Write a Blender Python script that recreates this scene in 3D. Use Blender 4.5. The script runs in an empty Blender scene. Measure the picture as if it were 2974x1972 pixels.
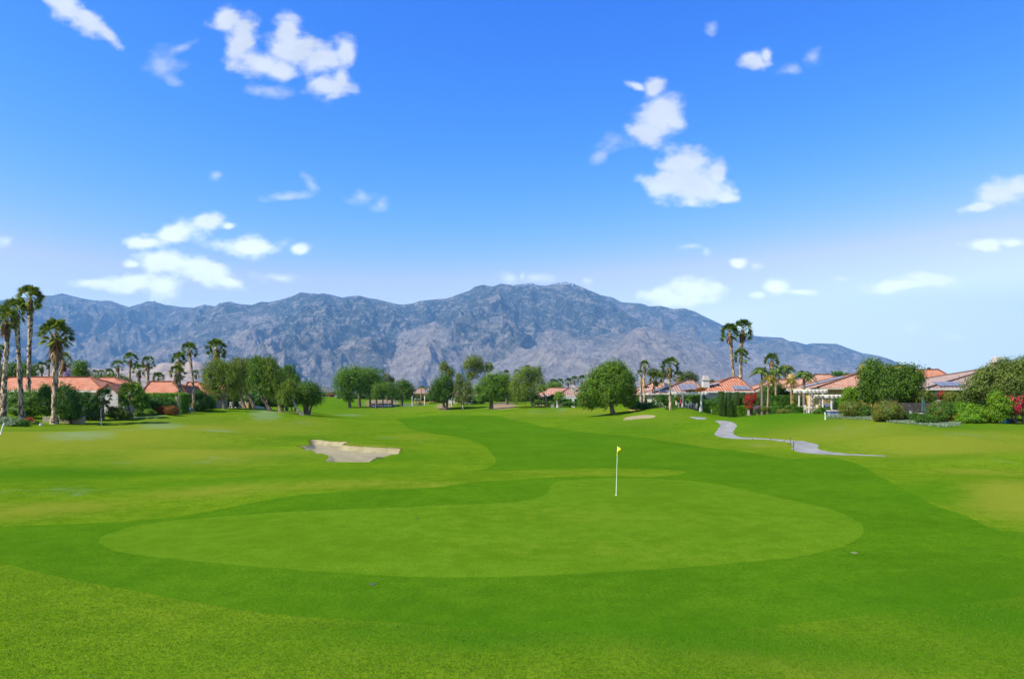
import bpy, bmesh, math, random
import numpy as np
from mathutils import Vector, Matrix
from mathutils.geometry import delaunay_2d_cdt
R = math.radians
rnd = random.Random(7)
npr = np.random.default_rng(11)
scene = bpy.context.scene
col = scene.collection

# ------------------------------------------------------------------ camera
F, CX, HY, CAMH = 1983.0, 1487.0, 1150.0, 4.3      # focal length / centre / eye level in photo pixels, eye height
cam_d = bpy.data.cameras.new('camera')
cam = bpy.data.objects.new('camera', cam_d)
col.objects.link(cam)
cam.location = (0, 0, CAMH)
cam.rotation_euler = (R(90), 0, 0)
cam_d.sensor_width = 36
cam_d.lens = F / 2974 * 36
cam_d.shift_y = (HY - 986) / 2974
cam_d.clip_start = 0.3
cam_d.clip_end = 90000
scene.camera = cam

# ------------------------------------------------------------------ light
SUN_EL, SUN_AZ = R(48), R(240)       # azimuth from +Y clockwise: behind the camera, to its left
w = bpy.data.worlds.new('World')
scene.world = w
w.use_nodes = True
nt = w.node_tree
for n in list(nt.nodes):
    nt.nodes.remove(n)


def N(t, kind, **kw):
    n = t.nodes.new(kind)
    for k, v in kw.items():
        setattr(n, k, v)
    return n


def mth(t, op, a, b=None, c=None, clamp=False):
    n = t.nodes.new('ShaderNodeMath')
    n.operation = op
    n.use_clamp = clamp
    for i, v in enumerate((a, b, c)):
        if v is None:
            continue
        if isinstance(v, (int, float)):
            n.inputs[i].default_value = v
        else:
            t.links.new(v, n.inputs[i])
    return n.outputs[0]


def mapr(t, v, a, b, c=0.0, d=1.0, smooth=True):
    n = t.nodes.new('ShaderNodeMapRange')
    n.interpolation_type = 'SMOOTHSTEP' if smooth else 'LINEAR'
    t.links.new(v, n.inputs['Value'])
    for nm, x in (('From Min', a), ('From Max', b), ('To Min', c), ('To Max', d)):
        n.inputs[nm].default_value = x
    return n.outputs['Result']


def mixc(t, fac, a, b, blend='MIX'):
    n = t.nodes.new('ShaderNodeMix')
    n.data_type = 'RGBA'
    n.blend_type = blend
    for s, v in ((n.inputs[0], fac), (n.inputs[6], a), (n.inputs[7], b)):
        if isinstance(v, (int, float)):
            s.default_value = v
        elif isinstance(v, (tuple, list)):
            s.default_value = (*v[:3], 1)
        else:
            t.links.new(v, s)
    return n.outputs[2]


def noise(t, vec, scale, detail=3.0, rough=0.55, dist=0.0, out='Fac'):
    n = t.nodes.new('ShaderNodeTexNoise')
    n.inputs['Scale'].default_value = scale
    n.inputs['Detail'].default_value = detail
    n.inputs['Roughness'].default_value = rough
    n.inputs['Distortion'].default_value = dist
    if vec is not None:
        t.links.new(vec, n.inputs['Vector'])
    return n.outputs[out]


SKY_STRENGTH = 0.105
sky = N(nt, 'ShaderNodeTexSky', sky_type='NISHITA', sun_disc=False)
sky.sun_elevation = SUN_EL
sky.sun_rotation = SUN_AZ
sky.air_density = 1.0
sky.dust_density = 0.2
sky.ozone_density = 3.0
sky.altitude = 100
tint = N(nt, 'ShaderNodeVectorMath', operation='MULTIPLY')       # polarised, deep blue of the desert air
nt.links.new(sky.outputs[0], tint.inputs[0])
tint.inputs[1].default_value = (0.092, 0.098, 0.125)
sps = N(nt, 'ShaderNodeSeparateXYZ')
nt.links.new(tint.outputs[0], sps.inputs[0])
hs = N(nt, 'ShaderNodeCombineXYZ')
for i_, (gain_, pow_) in enumerate(((1950.0, 4.25), (24.0, 1.84), (7.3, 0.5))):
    sky_c = mth(nt, 'MULTIPLY', mth(nt, 'POWER', sps.outputs[i_], pow_), gain_)
    if i_ == 1:
        sky_c = mth(nt, 'SMOOTH_MIN', sky_c, 7.2, 1.0)
    if i_ == 0:
        sky_r = sky_c
    else:
        if i_ == 1:
            nt.links.new(mth(nt, 'MINIMUM', sky_r, mth(nt, 'MULTIPLY', sky_c, 0.89)), hs.inputs[0])
        nt.links.new(sky_c, hs.inputs[i_])
tc = N(nt, 'ShaderNodeTexCoord')
sep = N(nt, 'ShaderNodeSeparateXYZ')
nt.links.new(tc.outputs['Generated'], sep.inputs[0])
yy = mth(nt, 'MAXIMUM', sep.outputs[1], 0.02)
uu = mth(nt, 'DIVIDE', sep.outputs[0], yy)
vv = mth(nt, 'DIVIDE', sep.outputs[2], yy)
cmb = N(nt, 'ShaderNodeCombineXYZ')
nt.links.new(uu, cmb.inputs[0])
nt.links.new(vv, cmb.inputs[1])
puv = cmb.outputs[0]
# warp so that the cloud outlines are not ellipses
wn = noise(nt, puv, 9.0, 3, 0.6, out='Color')
va = N(nt, 'ShaderNodeVectorMath', operation='MULTIPLY_ADD')
nt.links.new(wn, va.inputs[0])
va.inputs[1].default_value = (0.022, 0.016, 0)
va.inputs[2].default_value = (-0.011, -0.008, 0)
va2 = N(nt, 'ShaderNodeVectorMath', operation='ADD')
nt.links.new(va.outputs[0], va2.inputs[0])
nt.links.new(puv, va2.inputs[1])
pw = va2.outputs[0]
# every puff: centre (px, py), radii, tilt in degrees, as directions in the sky
DENSE = [(190, 22, 76, 36, 35), (254, 57, 60, 26, 42), (308, 100, 45, 16, 45),
         (655, 60, 44, 32, 0), (700, 120, 34, 62, 20), (755, 188, 74, 38, 15), (815, 203, 44, 30, 0), (837, 92, 36, 40, 0), (856, 146, 72, 44, 10),
         (935, 172, 60, 40, 0), (1002, 152, 30, 40, 0), (951, 252, 62, 32, 0), (990, 230, 25, 30, 0),
         (507, 672, 85, 30, -8), (603, 644, 48, 20, -10), (423, 702, 50, 16, 0), (663, 656, 17, 11, 0),
         (723, 717, 84, 27, 0), (875, 723, 30, 16, 0), (478, 762, 72, 33, 5), (590, 785, 88, 34, 12), (660, 818, 45, 16, 10), (390, 764, 24, 12, 0),
         (266, 818, 52, 14, 0), (381, 822, 90, 27, 0), (469, 831, 52, 34, 10),
         (2190, 176, 45, 22, 0), (2233, 162, 14, 22, 0),
         (1857, 252, 30, 11, 25), (1898, 262, 26, 30, 30), (1927, 315, 48, 46, 30), (1905, 352, 46, 40, 20), (1882, 388, 52, 36, 20), (1950, 350, 38, 24, 20),
         (1984, 480, 72, 48, 0), (1992, 528, 92, 52, 0), (1935, 536, 62, 46, 0), (2085, 508, 28, 36, 0), (2035, 552, 92, 38, 0), (2108, 576, 42, 16, 5),
         (2909, 558, 75, 34, -10), (2960, 542, 60, 30, 0), (2845, 600, 55, 14, -8),
         (1920, 856, 60, 21, 0), (2016, 846, 64, 34, 0), (1995, 870, 80, 18, 0), (2258, 840, 40, 23, 0), (2322, 851, 40, 11, 0), (2207, 858, 25, 11, 0),
         (2144, 765, 25, 14, 0), (2622, 829, 88, 20, -4), (2705, 814, 66, 18, 4), (2864, 708, 58, 17, 0), (2941, 703, 40, 13, 0)]
FAINT = [(469, 186, 40, 34, 0), (501, 232, 28, 14, 30), (526, 140, 48, 12, -25), (774, 260, 60, 18, 0), (824, 571, 56, 9, -6), (907, 533, 26, 10, 40),
         (1046, 571, 38, 18, 0), (1107, 598, 20, 20, 0), (812, 805, 60, 12, 6), (625, 510, 16, 13, 0), (2073, 83, 13, 18, 0), (2297, 207, 26, 14, 0),
         (2360, 166, 18, 30, 20), (1793, 408, 32, 24, -20), (1755, 448, 26, 12, -30), (2198, 775, 16, 8, 0), (2654, 950, 30, 11, 0), (2778, 979, 26, 9, 0),
         (1480, 805, 27, 16, 0), (1697, 816, 18, 13, 0), (1560, 808, 30, 10, 0), (2051, 730, 10, 11, 0), (2010, 716, 34, 8, 0), (10, 706, 26, 16, 0),
         (1520, 800, 9, 14, 0), (2450, 806, 20, 9, 0)]


def blob_field(lst):
    cur = None
    for (px, py, rx, ry, rot) in lst:
        m = N(nt, 'ShaderNodeMapping', vector_type='TEXTURE')
        m.inputs['Location'].default_value = ((px - CX) / F, (HY - py) / F, 0)
        m.inputs['Rotation'].default_value = (0, 0, R(-rot))
        m.inputs['Scale'].default_value = (rx / F, ry / F, 1)
        if cur is None:
            nt.links.new(pw, m.inputs['Vector'])
        else:                      # a vanishing share of the last result keeps the puffs in one chain (shader stack)
            ch = N(nt, 'ShaderNodeVectorMath', operation='MULTIPLY_ADD')
            nt.links.new(cur, ch.inputs[0])
            ch.inputs[1].default_value = (1e-7, 1e-7, 0)
            nt.links.new(pw, ch.inputs[2])
            nt.links.new(ch.outputs[0], m.inputs['Vector'])
        l = N(nt, 'ShaderNodeVectorMath', operation='LENGTH')
        nt.links.new(m.outputs[0], l.inputs[0])
        cur = l.outputs['Value'] if cur is None else mth(nt, 'SMOOTH_MIN', cur, l.outputs['Value'], 0.45)
    return cur


st = N(nt, 'ShaderNodeMapping')
st.inputs['Scale'].default_value = (1, 1.5, 1)
nt.links.new(puv, st.inputs['Vector'])
n1 = noise(nt, st.outputs[0], 28, 5, 0.56)
n2 = noise(nt, st.outputs[0], 12, 4, 0.55)
bd, bf = blob_field(DENSE), blob_field(FAINT)
nn = mth(nt, 'ADD', mth(nt, 'MULTIPLY', mth(nt, 'SUBTRACT', n1, 0.5), 2.2), mth(nt, 'MULTIPLY', mth(nt, 'SUBTRACT', n2, 0.5), 1.1))
dd = mth(nt, 'POWER', mapr(nt, mth(nt, 'ADD', bd, mth(nt, 'MULTIPLY', nn, mapr(nt, bd, 0.2, 0.9, 0.35, 1.0))), 1.5, 0.42, smooth=True), 1.1)
df = mth(nt, 'MULTIPLY', mth(nt, 'POWER', mapr(nt, mth(nt, 'ADD', bf, mth(nt, 'MULTIPLY', nn, 1.7)), 1.6, 0.0, smooth=False), 1.4), 0.55)
dens = mth(nt, 'MAXIMUM', dd, df)
front = mapr(nt, sep.outputs[1], 0.05, 0.2)
dens = mth(nt, 'MULTIPLY', dens, front)
dens = mth(nt, 'MULTIPLY', dens, 0.93)
CLOUD = 10.0
shade = mapr(nt, n2, 0.3, 0.7, 0.86, 1.0)
ccol = N(nt, 'ShaderNodeVectorMath', operation='SCALE')
ccol.inputs[0].default_value = (0.94, 0.975, 1.04)
nt.links.new(mth(nt, 'MULTIPLY', shade, mapr(nt, vv, 0.12, 0.38, CLOUD, CLOUD * 0.5)), ccol.inputs['Scale'])      # seen through more lit air near the horizon
mx = mixc(nt, dens, hs.outputs[0], ccol.outputs[0])
bg = N(nt, 'ShaderNodeBackground')
bg.inputs['Strength'].default_value = SKY_STRENGTH
nt.links.new(mx, bg.inputs['Color'])
wo = N(nt, 'ShaderNodeOutputWorld')
nt.links.new(bg.outputs[0], wo.inputs['Surface'])

sl = bpy.data.lights.new('sun', 'SUN')
sl.energy = 4.2
sl.angle = R(0.55)
sl.color = (1.0, 0.95, 0.86)
so = bpy.data.objects.new('sun', sl)
col.objects.link(so)
sd = Vector((math.sin(SUN_AZ) * math.cos(SUN_EL), math.cos(SUN_AZ) * math.cos(SUN_EL), math.sin(SUN_EL)))
so.rotation_euler = (-sd).to_track_quat('-Z', 'Y').to_euler()

vs = scene.view_settings
vs.view_transform = 'Standard'
vs.look = 'None'
vs.gamma = 1.0
vs.exposure = 0.97
scene.cycles.max_bounces = 6
scene.cycles.diffuse_bounces = 2
scene.cycles.glossy_bounces = 2
scene.cycles.transmission_bounces = 3
scene.cycles.transparent_max_bounces = 6
scene.cycles.volume_bounces = 0
scene.cycles.use_denoising = True
scene.cycles.denoising_prefilter = 'ACCURATE'
scene.cycles.denoising_input_passes = 'RGB_ALBEDO_NORMAL'


# ------------------------------------------------------------------ helpers
def tag(o, label=None, cat=None, group=None, kind=None):
    for k, v in (('label', label), ('category', cat), ('group', group), ('kind', kind)):
        if v:
            o[k] = v
    return o


def empty(name, loc, rz=0.0):
    o = bpy.data.objects.new(name, None)
    o.empty_display_size = 0.5
    o.location = loc
    o.rotation_euler = (0, 0, rz)
    col.objects.link(o)
    return o


def mesh_np(name, V, Fc, mat, parent=None, attrs=None, smooth=False, uv=None):
    """V (n,3), Fc (m,k) integer array of equal-size faces"""
    V = np.asarray(V, dtype=np.float32)
    Fc = np.asarray(Fc, dtype=np.int32)
    me = bpy.data.meshes.new(name)
    m, k = Fc.shape
    me.vertices.add(len(V))
    me.vertices.foreach_set('co', V.ravel())
    me.loops.add(m * k)
    me.loops.foreach_set('vertex_index', Fc.ravel())
    me.polygons.add(m)
    me.polygons.foreach_set('loop_start', np.arange(0, m * k, k, dtype=np.int32))
    me.polygons.foreach_set('loop_total', np.full(m, k, dtype=np.int32))
    if smooth:
        me.polygons.foreach_set('use_smooth', np.ones(m, dtype=bool))
    for an, (dom, val) in (attrs or {}).items():
        val = np.asarray(val, dtype=np.float32)
        if val.ndim == 1:
            a = me.attributes.new(an, 'FLOAT', dom)
            a.data.foreach_set('value', val)
        else:
            a = me.attributes.new(an, 'FLOAT_COLOR', dom)
            a.data.foreach_set('color', val.ravel())
    me.update(calc_edges=True)
    me.validate()
    me.materials.append(mat)
    o = bpy.data.objects.new(name, me)
    o.parent = parent
    col.objects.link(o)
    return o


def pn(x, y, seed=0):
    """2-D gradient noise, about -0.7..0.7"""
    xi = np.floor(x).astype(np.int64)
    yi = np.floor(y).astype(np.int64)
    xf, yf = x - xi, y - yi
    u = xf * xf * xf * (xf * (xf * 6 - 15) + 10)
    v = yf * yf * yf * (yf * (yf * 6 - 15) + 10)

    def g(ix, iy, dx, dy):
        h = (ix * 374761393 + iy * 668265263 + seed * 974711) & 0xFFFFFFFF
        h = ((h ^ (h >> 13)) * 1274126177) & 0xFFFFFFFF
        h = h ^ (h >> 16)
        a = (h & 0xFFFF) * (2 * math.pi / 65536)
        return np.cos(a) * dx + np.sin(a) * dy
    a = g(xi, yi, xf, yf)
    b = g(xi + 1, yi, xf - 1, yf)
    c = g(xi, yi + 1, xf, yf - 1)
    d = g(xi + 1, yi + 1, xf - 1, yf - 1)
    return (a + (b - a) * u) * (1 - v) + (c + (d - c) * u) * v


def fbm(x, y, o=4, p=0.5, seed=0):
    s, a, t = 0, 1.0, 0
    for i in range(o):
        s = s + a * pn(x * 2 ** i + 17.3 * i, y * 2 ** i - 9.1 * i, seed + i)
        t += a
        a *= p
    return s / t


def ridged(x, y, o=5, p=0.5, seed=0):
    s, a, t = 0, 1.0, 0
    for i in range(o):
        s = s + a * (1 - np.minimum(np.abs(pn(x * 2 ** i + 5.3 * i, y * 2 ** i + 3.7 * i, seed + i)) * 2.6, 1))
        t += a
        a *= p
    return s / t


def sstep(x, a, b):
    t = np.clip((x - a) / (b - a), 0, 1)
    return t * t * (3 - 2 * t)


def W(px, py, Y):
    return (px - CX) / F * Y, Y, CAMH - (py - HY) / F * Y


# ------------------------------------------------------------------ materials
MATS = {}


def mat(name, base=(0.5, 0.5, 0.5), rough=0.8, build=None, **kw):
    if name in MATS:
        return MATS[name]
    m = bpy.data.materials.new(name)
    m.use_nodes = True
    t = m.node_tree
    b = t.nodes['Principled BSDF']
    b.inputs['Base Color'].default_value = (*base, 1)
    b.inputs['Roughness'].default_value = rough
    for k, v in kw.items():
        b.inputs[k.replace('_', ' ')].default_value = v
    if build:
        build(t, b)
    MATS[name] = m
    return m


def bump(t, b, h, strength=0.3, dist=0.02):
    n = t.nodes.new('ShaderNodeBump')
    n.inputs['Strength'].default_value = strength
    n.inputs['Distance'].default_value = dist
    t.links.new(h, n.inputs['Height'])
    t.links.new(n.outputs[0], b.inputs['Normal'])


def geo_pos(t):
    return t.nodes.new('ShaderNodeNewGeometry').outputs['Position']


def attr(t, name, out='Fac'):
    n = t.nodes.new('ShaderNodeAttribute')
    n.attribute_name = name
    return n.outputs[out]


def m_plain(name, base, rough=0.8, var=0.15, scale=3.0, bmp=0.0, **kw):
    def bl(t, b):
        oc = t.nodes.new('ShaderNodeTexCoord').outputs['Object']
        f = noise(t, oc, scale, 4, 0.6)
        lo = tuple(c * (1 - var) for c in base)
        hi = tuple(min(c * (1 + var), 1) for c in base)
        t.links.new(mixc(t, mapr(t, f, 0.3, 0.7), lo, hi), b.inputs['Base Color'])
        if bmp:
            bump(t, b, noise(t, oc, scale * 6, 3), bmp, 0.02)
    return mat(name, base, rough, bl, **kw)


def grass_build(c_lo, c_hi, fine=1.0):
    """turf: two greens mixed at several scales, faded to straw and to dormant blue grey where the attributes say so"""
    def bl(t, b):
        P = geo_pos(t)
        big = noise(t, P, 0.23, 5, 0.6)
        mid = noise(t, P, 1.3, 6, 0.72)
        fin = noise(t, P, 11.0 * fine, 4, 0.7)
        vf = noise(t, P, 55.0 * fine, 3, 0.75)
        f = mth(t, 'ADD', mth(t, 'MULTIPLY', big, 0.45), mth(t, 'MULTIPLY', mid, 0.55))
        c = mixc(t, mapr(t, f, 0.39, 0.61), c_lo, c_hi)
        c = mixc(t, mapr(t, fin, 0.38, 0.68, 0.0, 0.75), c, tuple(x * 0.55 for x in c_lo))
        c = mixc(t, mapr(t, vf, 0.42, 0.68, 0.0, 0.6), c, tuple(x * 1.5 for x in c_hi))
        dry = attr(t, 'dry')
        dn = mth(t, 'ADD', dry, mth(t, 'MULTIPLY', mth(t, 'SUBTRACT', mid, 0.5), 0.9))
        dfac = mapr(t, dn, 0.05, 0.9, 0.0, 0.85)
        straw = mixc(t, fin, (0.125, 0.160, 0.010), (0.195, 0.205, 0.022))
        c = mixc(t, dfac, c, straw)
        pl = attr(t, 'pale')
        n5 = noise(t, P, 0.9, 6, 0.7)
        pf = mapr(t, mth(t, 'ADD', pl, mth(t, 'MULTIPLY', mth(t, 'SUBTRACT', n5, 0.5), 1.5)), 0.42, 0.9, 0.0, 0.6)
        c = mixc(t, mth(t, 'MULTIPLY', pf, mapr(t, pl, 0.02, 0.2)), c, (0.15, 0.215, 0.10))
        lu = attr(t, 'lush_shade')
        c = mixc(t, mth(t, 'MULTIPLY', lu, 0.8), c, mixc(t, fin, (0.020, 0.088, 0.002), (0.042, 0.145, 0.004)))
        soil = attr(t, 'soil')
        c = mixc(t, mapr(t, mth(t, 'ADD', soil, mth(t, 'MULTIPLY', mth(t, 'SUBTRACT', mid, 0.5), 0.8)), 0.4, 0.7), c, mixc(t, mid, (0.16, 0.11, 0.06), (0.30, 0.23, 0.14)))
        # shallow clumps of blades: dark gaps between them
        t.links.new(c, b.inputs['Base Color'])
        h = mth(t, 'ADD', mth(t, 'MULTIPLY', vf, 0.4), mth(t, 'ADD', fin, mth(t, 'MULTIPLY', mid, 1.0)))
        bump(t, b, h, 0.55, 0.03 / fine)
        b.inputs['Specular IOR Level'].default_value = 0.0
    return bl


M_ROUGH = mat('rough_turf', rough=0.9, build=grass_build((0.056, 0.126, 0.004), (0.108, 0.184, 0.007), 0.8))
M_FAIR = mat('fairway_turf', rough=0.9, build=grass_build((0.037, 0.106, 0.003), (0.066, 0.152, 0.005), 1.2))
M_GREEN = mat('green_turf', rough=0.9, build=grass_build((0.058, 0.132, 0.004), (0.092, 0.178, 0.008), 1.6))


def sand_b(t, b):
    P = geo_pos(t)
    c = mixc(t, mapr(t, noise(t, P, 1.2, 5, 0.6), 0.35, 0.65), (0.215, 0.183, 0.080), (0.29, 0.25, 0.122))
    c = mixc(t, mapr(t, noise(t, P, 14, 4, 0.7), 0.4, 0.75, 0, 0.5), c, (0.17, 0.135, 0.07))
    t.links.new(c, b.inputs['Base Color'])
    w_ = t.nodes.new('ShaderNodeTexWave')
    w_.inputs['Scale'].default_value = 2.2
    w_.inputs['Distortion'].default_value = 3
    t.links.new(P, w_.inputs['Vector'])
    bump(t, b, mth(t, 'ADD', w_.outputs['Fac'], noise(t, P, 8, 4, 0.7)), 0.5, 0.02)


def path_b(t, b):
    P = geo_pos(t)
    s = t.nodes.new('ShaderNodeSeparateXYZ')
    t.links.new(P, s.inputs[0])
    c = mixc(t, mapr(t, noise(t, P, 0.8, 5, 0.65), 0.3, 0.7), (0.15, 0.147, 0.122), (0.25, 0.245, 0.205))
    c = mixc(t, mapr(t, noise(t, P, 20, 3, 0.7), 0.4, 0.8, 0, 0.35), c, (0.30, 0.285, 0.27))
    # control joints across the slab every 3 m
    fr = mth(t, 'FRACT', mth(t, 'MULTIPLY', s.outputs[1], 0.33))
    j = mth(t, 'LESS_THAN', fr, 0.03)
    c = mixc(t, mth(t, 'MULTIPLY', j, 0.6), c, (0.10, 0.10, 0.11))
    t.links.new(c, b.inputs['Base Color'])


M_SAND = mat('bunker_sand', rough=0.95, build=sand_b)
M_PATH = mat('path_concrete', rough=0.85, build=path_b)

# ------------------------------------------------------------------ terrain
# surveyed points: where a spot appears and how far away it is; the height follows
CTRL = [  # px, py, distance
    (1487, 1972, 10.4), (300, 1972, 10.4), (2700, 1972, 10.4), (900, 1675, 16.2), (1750, 1390, 35.5), (1786, 1438, 29.6), (290, 1560, 20.8), (2510, 1535, 22.2),
    (1200, 1208, 147), (1400, 1310, 53), (1600, 1240, 94), (1900, 1213, 95), (1900, 1275, 68), (2110, 1222, 98), (2085, 1258, 78), (2170, 1273, 70), (2300, 1295, 59),
    (2350, 1312, 53), (2560, 1323, 49), (2600, 1268, 58), (2700, 1240, 62), (2400, 1215, 78), (2200, 1205, 90), (2000, 1188, 100), (2350, 1201, 85), (2620, 1223, 70), (2900, 1228, 65),
    (2974, 1228, 66), (2974, 1290, 52), (2974, 1330, 43), (2974, 1400, 34), (2900, 1480, 26.5), (2700, 1400, 34.6), (2600, 1350, 42.5), (2974, 1600, 18.5),
    (150, 1231, 72), (0, 1240, 66), (380, 1215, 82), (540, 1200, 92), (650, 1188, 106), (740, 1186, 112), (816, 1196, 105), (881, 1206, 100), (896, 1202, 110),
    (1015, 1171, 235), (1170, 1168, 240), (1110, 1183, 220), (1291, 1175, 200), (1427, 1188, 170), (1551, 1185, 162), (1782, 1202, 112), (1000, 1153, 380), (1500, 1166, 230), (1300, 1196, 180),
    (0, 1300, 46), (300, 1290, 50), (0, 1430, 28.5), (250, 1425, 30.5), (577, 1405, 32.5), (742, 1417, 31), (600, 1372, 38), (400, 1365, 39), (0, 1535, 22.0), (600, 1485, 25.4),
    (600, 1250, 68), (800, 1262, 66), (1013, 1342, 44.5), (900, 1283, 60), (1030, 1287, 58), (1160, 1307, 53), (1300, 1290, 61), (760, 1337, 45.5), (700, 1312, 50), (1100, 1240, 90), (1000, 1210, 125),
    (2000, 1155, 230), (600, 1155, 230), (1700, 1160, 260),
]
cp = np.array([W(*c) for c in CTRL])
cp = np.vstack([cp, [[x, y, z] for x, y, z in ((-60, 15, 0.8), (60, 15, 0.9), (0, 2, 0.0), (-20, 3, 0), (20, 3, 0), (-150, 130, 2.6), (160, 130, 2.8), (-90, 60, 1.9), (100, 60, 2.2), (-150, 300, 3), (150, 300, 3), (0, 420, 3.6), (-250, 420, 3.2), (250, 420, 3.2))]])


def tpsk(r2):
    return 0.5 * r2 * np.log(r2 + 1e-9)


SX = np.array([0.02, 0.02])
A_ = cp[:, :2] * SX
d2 = ((A_[:, None] - A_[None]) ** 2).sum(-1)
N_CP = len(cp)
K = tpsk(d2) + np.eye(N_CP) * 2e-4
Pm = np.hstack([np.ones((N_CP, 1)), A_])
L = np.block([[K, Pm], [Pm.T, np.zeros((3, 3))]])
sol = np.linalg.solve(L, np.concatenate([cp[:, 2], [0, 0, 0]]))


def poly_dist(x, y, poly):
    """signed distance to a closed polygon, negative inside"""
    p = np.asarray(poly)
    q = np.roll(p, -1, 0)
    d = np.full(x.shape, 1e18)
    ins = np.zeros(x.shape, bool)
    for (ax, ay), (bx, by) in zip(p, q):
        ex, ey = bx - ax, by - ay
        tt = np.clip(((x - ax) * ex + (y - ay) * ey) / (ex * ex + ey * ey + 1e-12), 0, 1)
        d = np.minimum(d, (x - ax - tt * ex) ** 2 + (y - ay - tt * ey) ** 2)
        c = ((ay > y) != (by > y)) & (x < (bx - ax) * (y - ay) / (by - ay + 1e-30) + ax)
        ins ^= c
    d = np.sqrt(d)
    return np.where(ins, -d, d)


# small mounds: x, y, height, radius x, radius y
BUMPS = [(-9.5, 33.5, 0.22, 6, 2.2), (22, 30, 0.6, 5, 5), (-20, 46.5, 0.45, 7, 3), (5, 66, 0.25, 12, 5), (27, 82, 0.4, 10, 4), (-28, 60, 0.5, 7, 4), (-6, 100, 0.6, 14, 7), (-15, 150, 0.8, 18, 9), (20, 140, 0.8, 20, 8), (38, 101, 0.34, 15, 8), (-13.5, 47.6, 0.35, 2.2, 1.2), (-22, 40, -0.2, 8, 2.5), (30, 55, 0.3, 7, 4), (34, 44, 0.3, 6, 3)]
BUNK = None


def height(x, y):
    x = np.asarray(x, float)
    y = np.asarray(y, float)
    r = np.hypot(x, y)
    k = np.minimum(1, 460 / np.maximum(r, 1))
    xs, ys = x * k, np.maximum(y * k, -40)
    xs = np.clip(xs, -190, 200)
    sh = xs.shape
    xf, yf = xs.ravel(), ys.ravel()
    z = np.empty(xf.shape)
    for i in range(0, len(xf), 20000):
        a = np.stack([xf[i:i + 20000], yf[i:i + 20000]], 1) * SX
        dd_ = ((a[:, None] - A_[None]) ** 2).sum(-1)
        z[i:i + 20000] = tpsk(dd_) @ sol[:N_CP] + sol[N_CP] + a @ sol[N_CP + 1:]
    z = z.reshape(sh)
    z = 1.5 + (z - 1.5) * (1 - sstep(r, 380, 700))
    for bx, by, h, rx, ry in BUMPS:
        z = z + h * np.exp(-((x - bx) / rx) ** 2 - ((y - by) / ry) ** 2)
    z = z + 0.09 * fbm(x / 6, y / 6, 3, 0.5, 5) * sstep(r, 26, 45) + 0.5 * fbm(x / 18, y / 14, 3, 0.5, 9) * sstep(r, 38, 80)
    if BUNK is not None:
        m = (x > -30) & (x < 0) & (y > 38) & (y < 75)
        if m.any():
            d = poly_dist(x[m], y[m], BUNK)
            z[m] += -0.24 * sstep(-d, 0.0, 0.5) + sstep(y[m], 48, 53) * 0.13 * (np.exp(-(np.maximum(d, 0) / 0.9) ** 2) * (d > 0) + (1 - sstep(-d, 0, 0.35)) * (d <= 0))
    return z


YS = np.concatenate([np.arange(6, 60, 0.15), np.arange(60, 150, 0.4), np.arange(150, 620, 1.5)])


def hit(px, py):
    """first point of the terrain seen in this direction"""
    X = (px - CX) / F * YS
    Z = CAMH - (py - HY) / F * YS
    g = height(X, YS)
    k = np.nonzero(Z <= g)[0]
    if len(k) == 0:
        return None
    k = k[0]
    if k == 0:
        return X[0], YS[0], g[0]
    a, b_ = Z[k - 1] - g[k - 1], Z[k] - g[k]
    t_ = a / (a - b_ + 1e-12)
    Y = YS[k - 1] + t_ * (YS[k] - YS[k - 1])
    X = (px - CX) / F * Y
    return X, Y, float(height(np.array([X]), np.array([Y]))[0])


def gz(x, y):
    return float(height(np.array([float(x)]), np.array([float(y)]))[0])


def at(px, Y):
    X = (px - CX) / F * Y
    return X, Y, gz(X, Y)


def outline(pts, smooth_n=3):
    out = []
    for p in pts:
        h = hit(*p)
        if h:
            out.append((h[0], h[1]))
    out = np.array(out)
    # Catmull-Rom through the points
    res = []
    n = len(out)
    for i in range(n):
        p0, p1, p2, p3 = out[i - 1], out[i], out[(i + 1) % n], out[(i + 2) % n]
        for s in range(smooth_n):
            t_ = s / smooth_n
            res.append(0.5 * ((2 * p1) + (-p0 + p2) * t_ + (2 * p0 - 5 * p1 + 4 * p2 - p3) * t_ ** 2 + (-p0 + 3 * p1 - 3 * p2 + p3) * t_ ** 3))
    return np.array(res)


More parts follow.
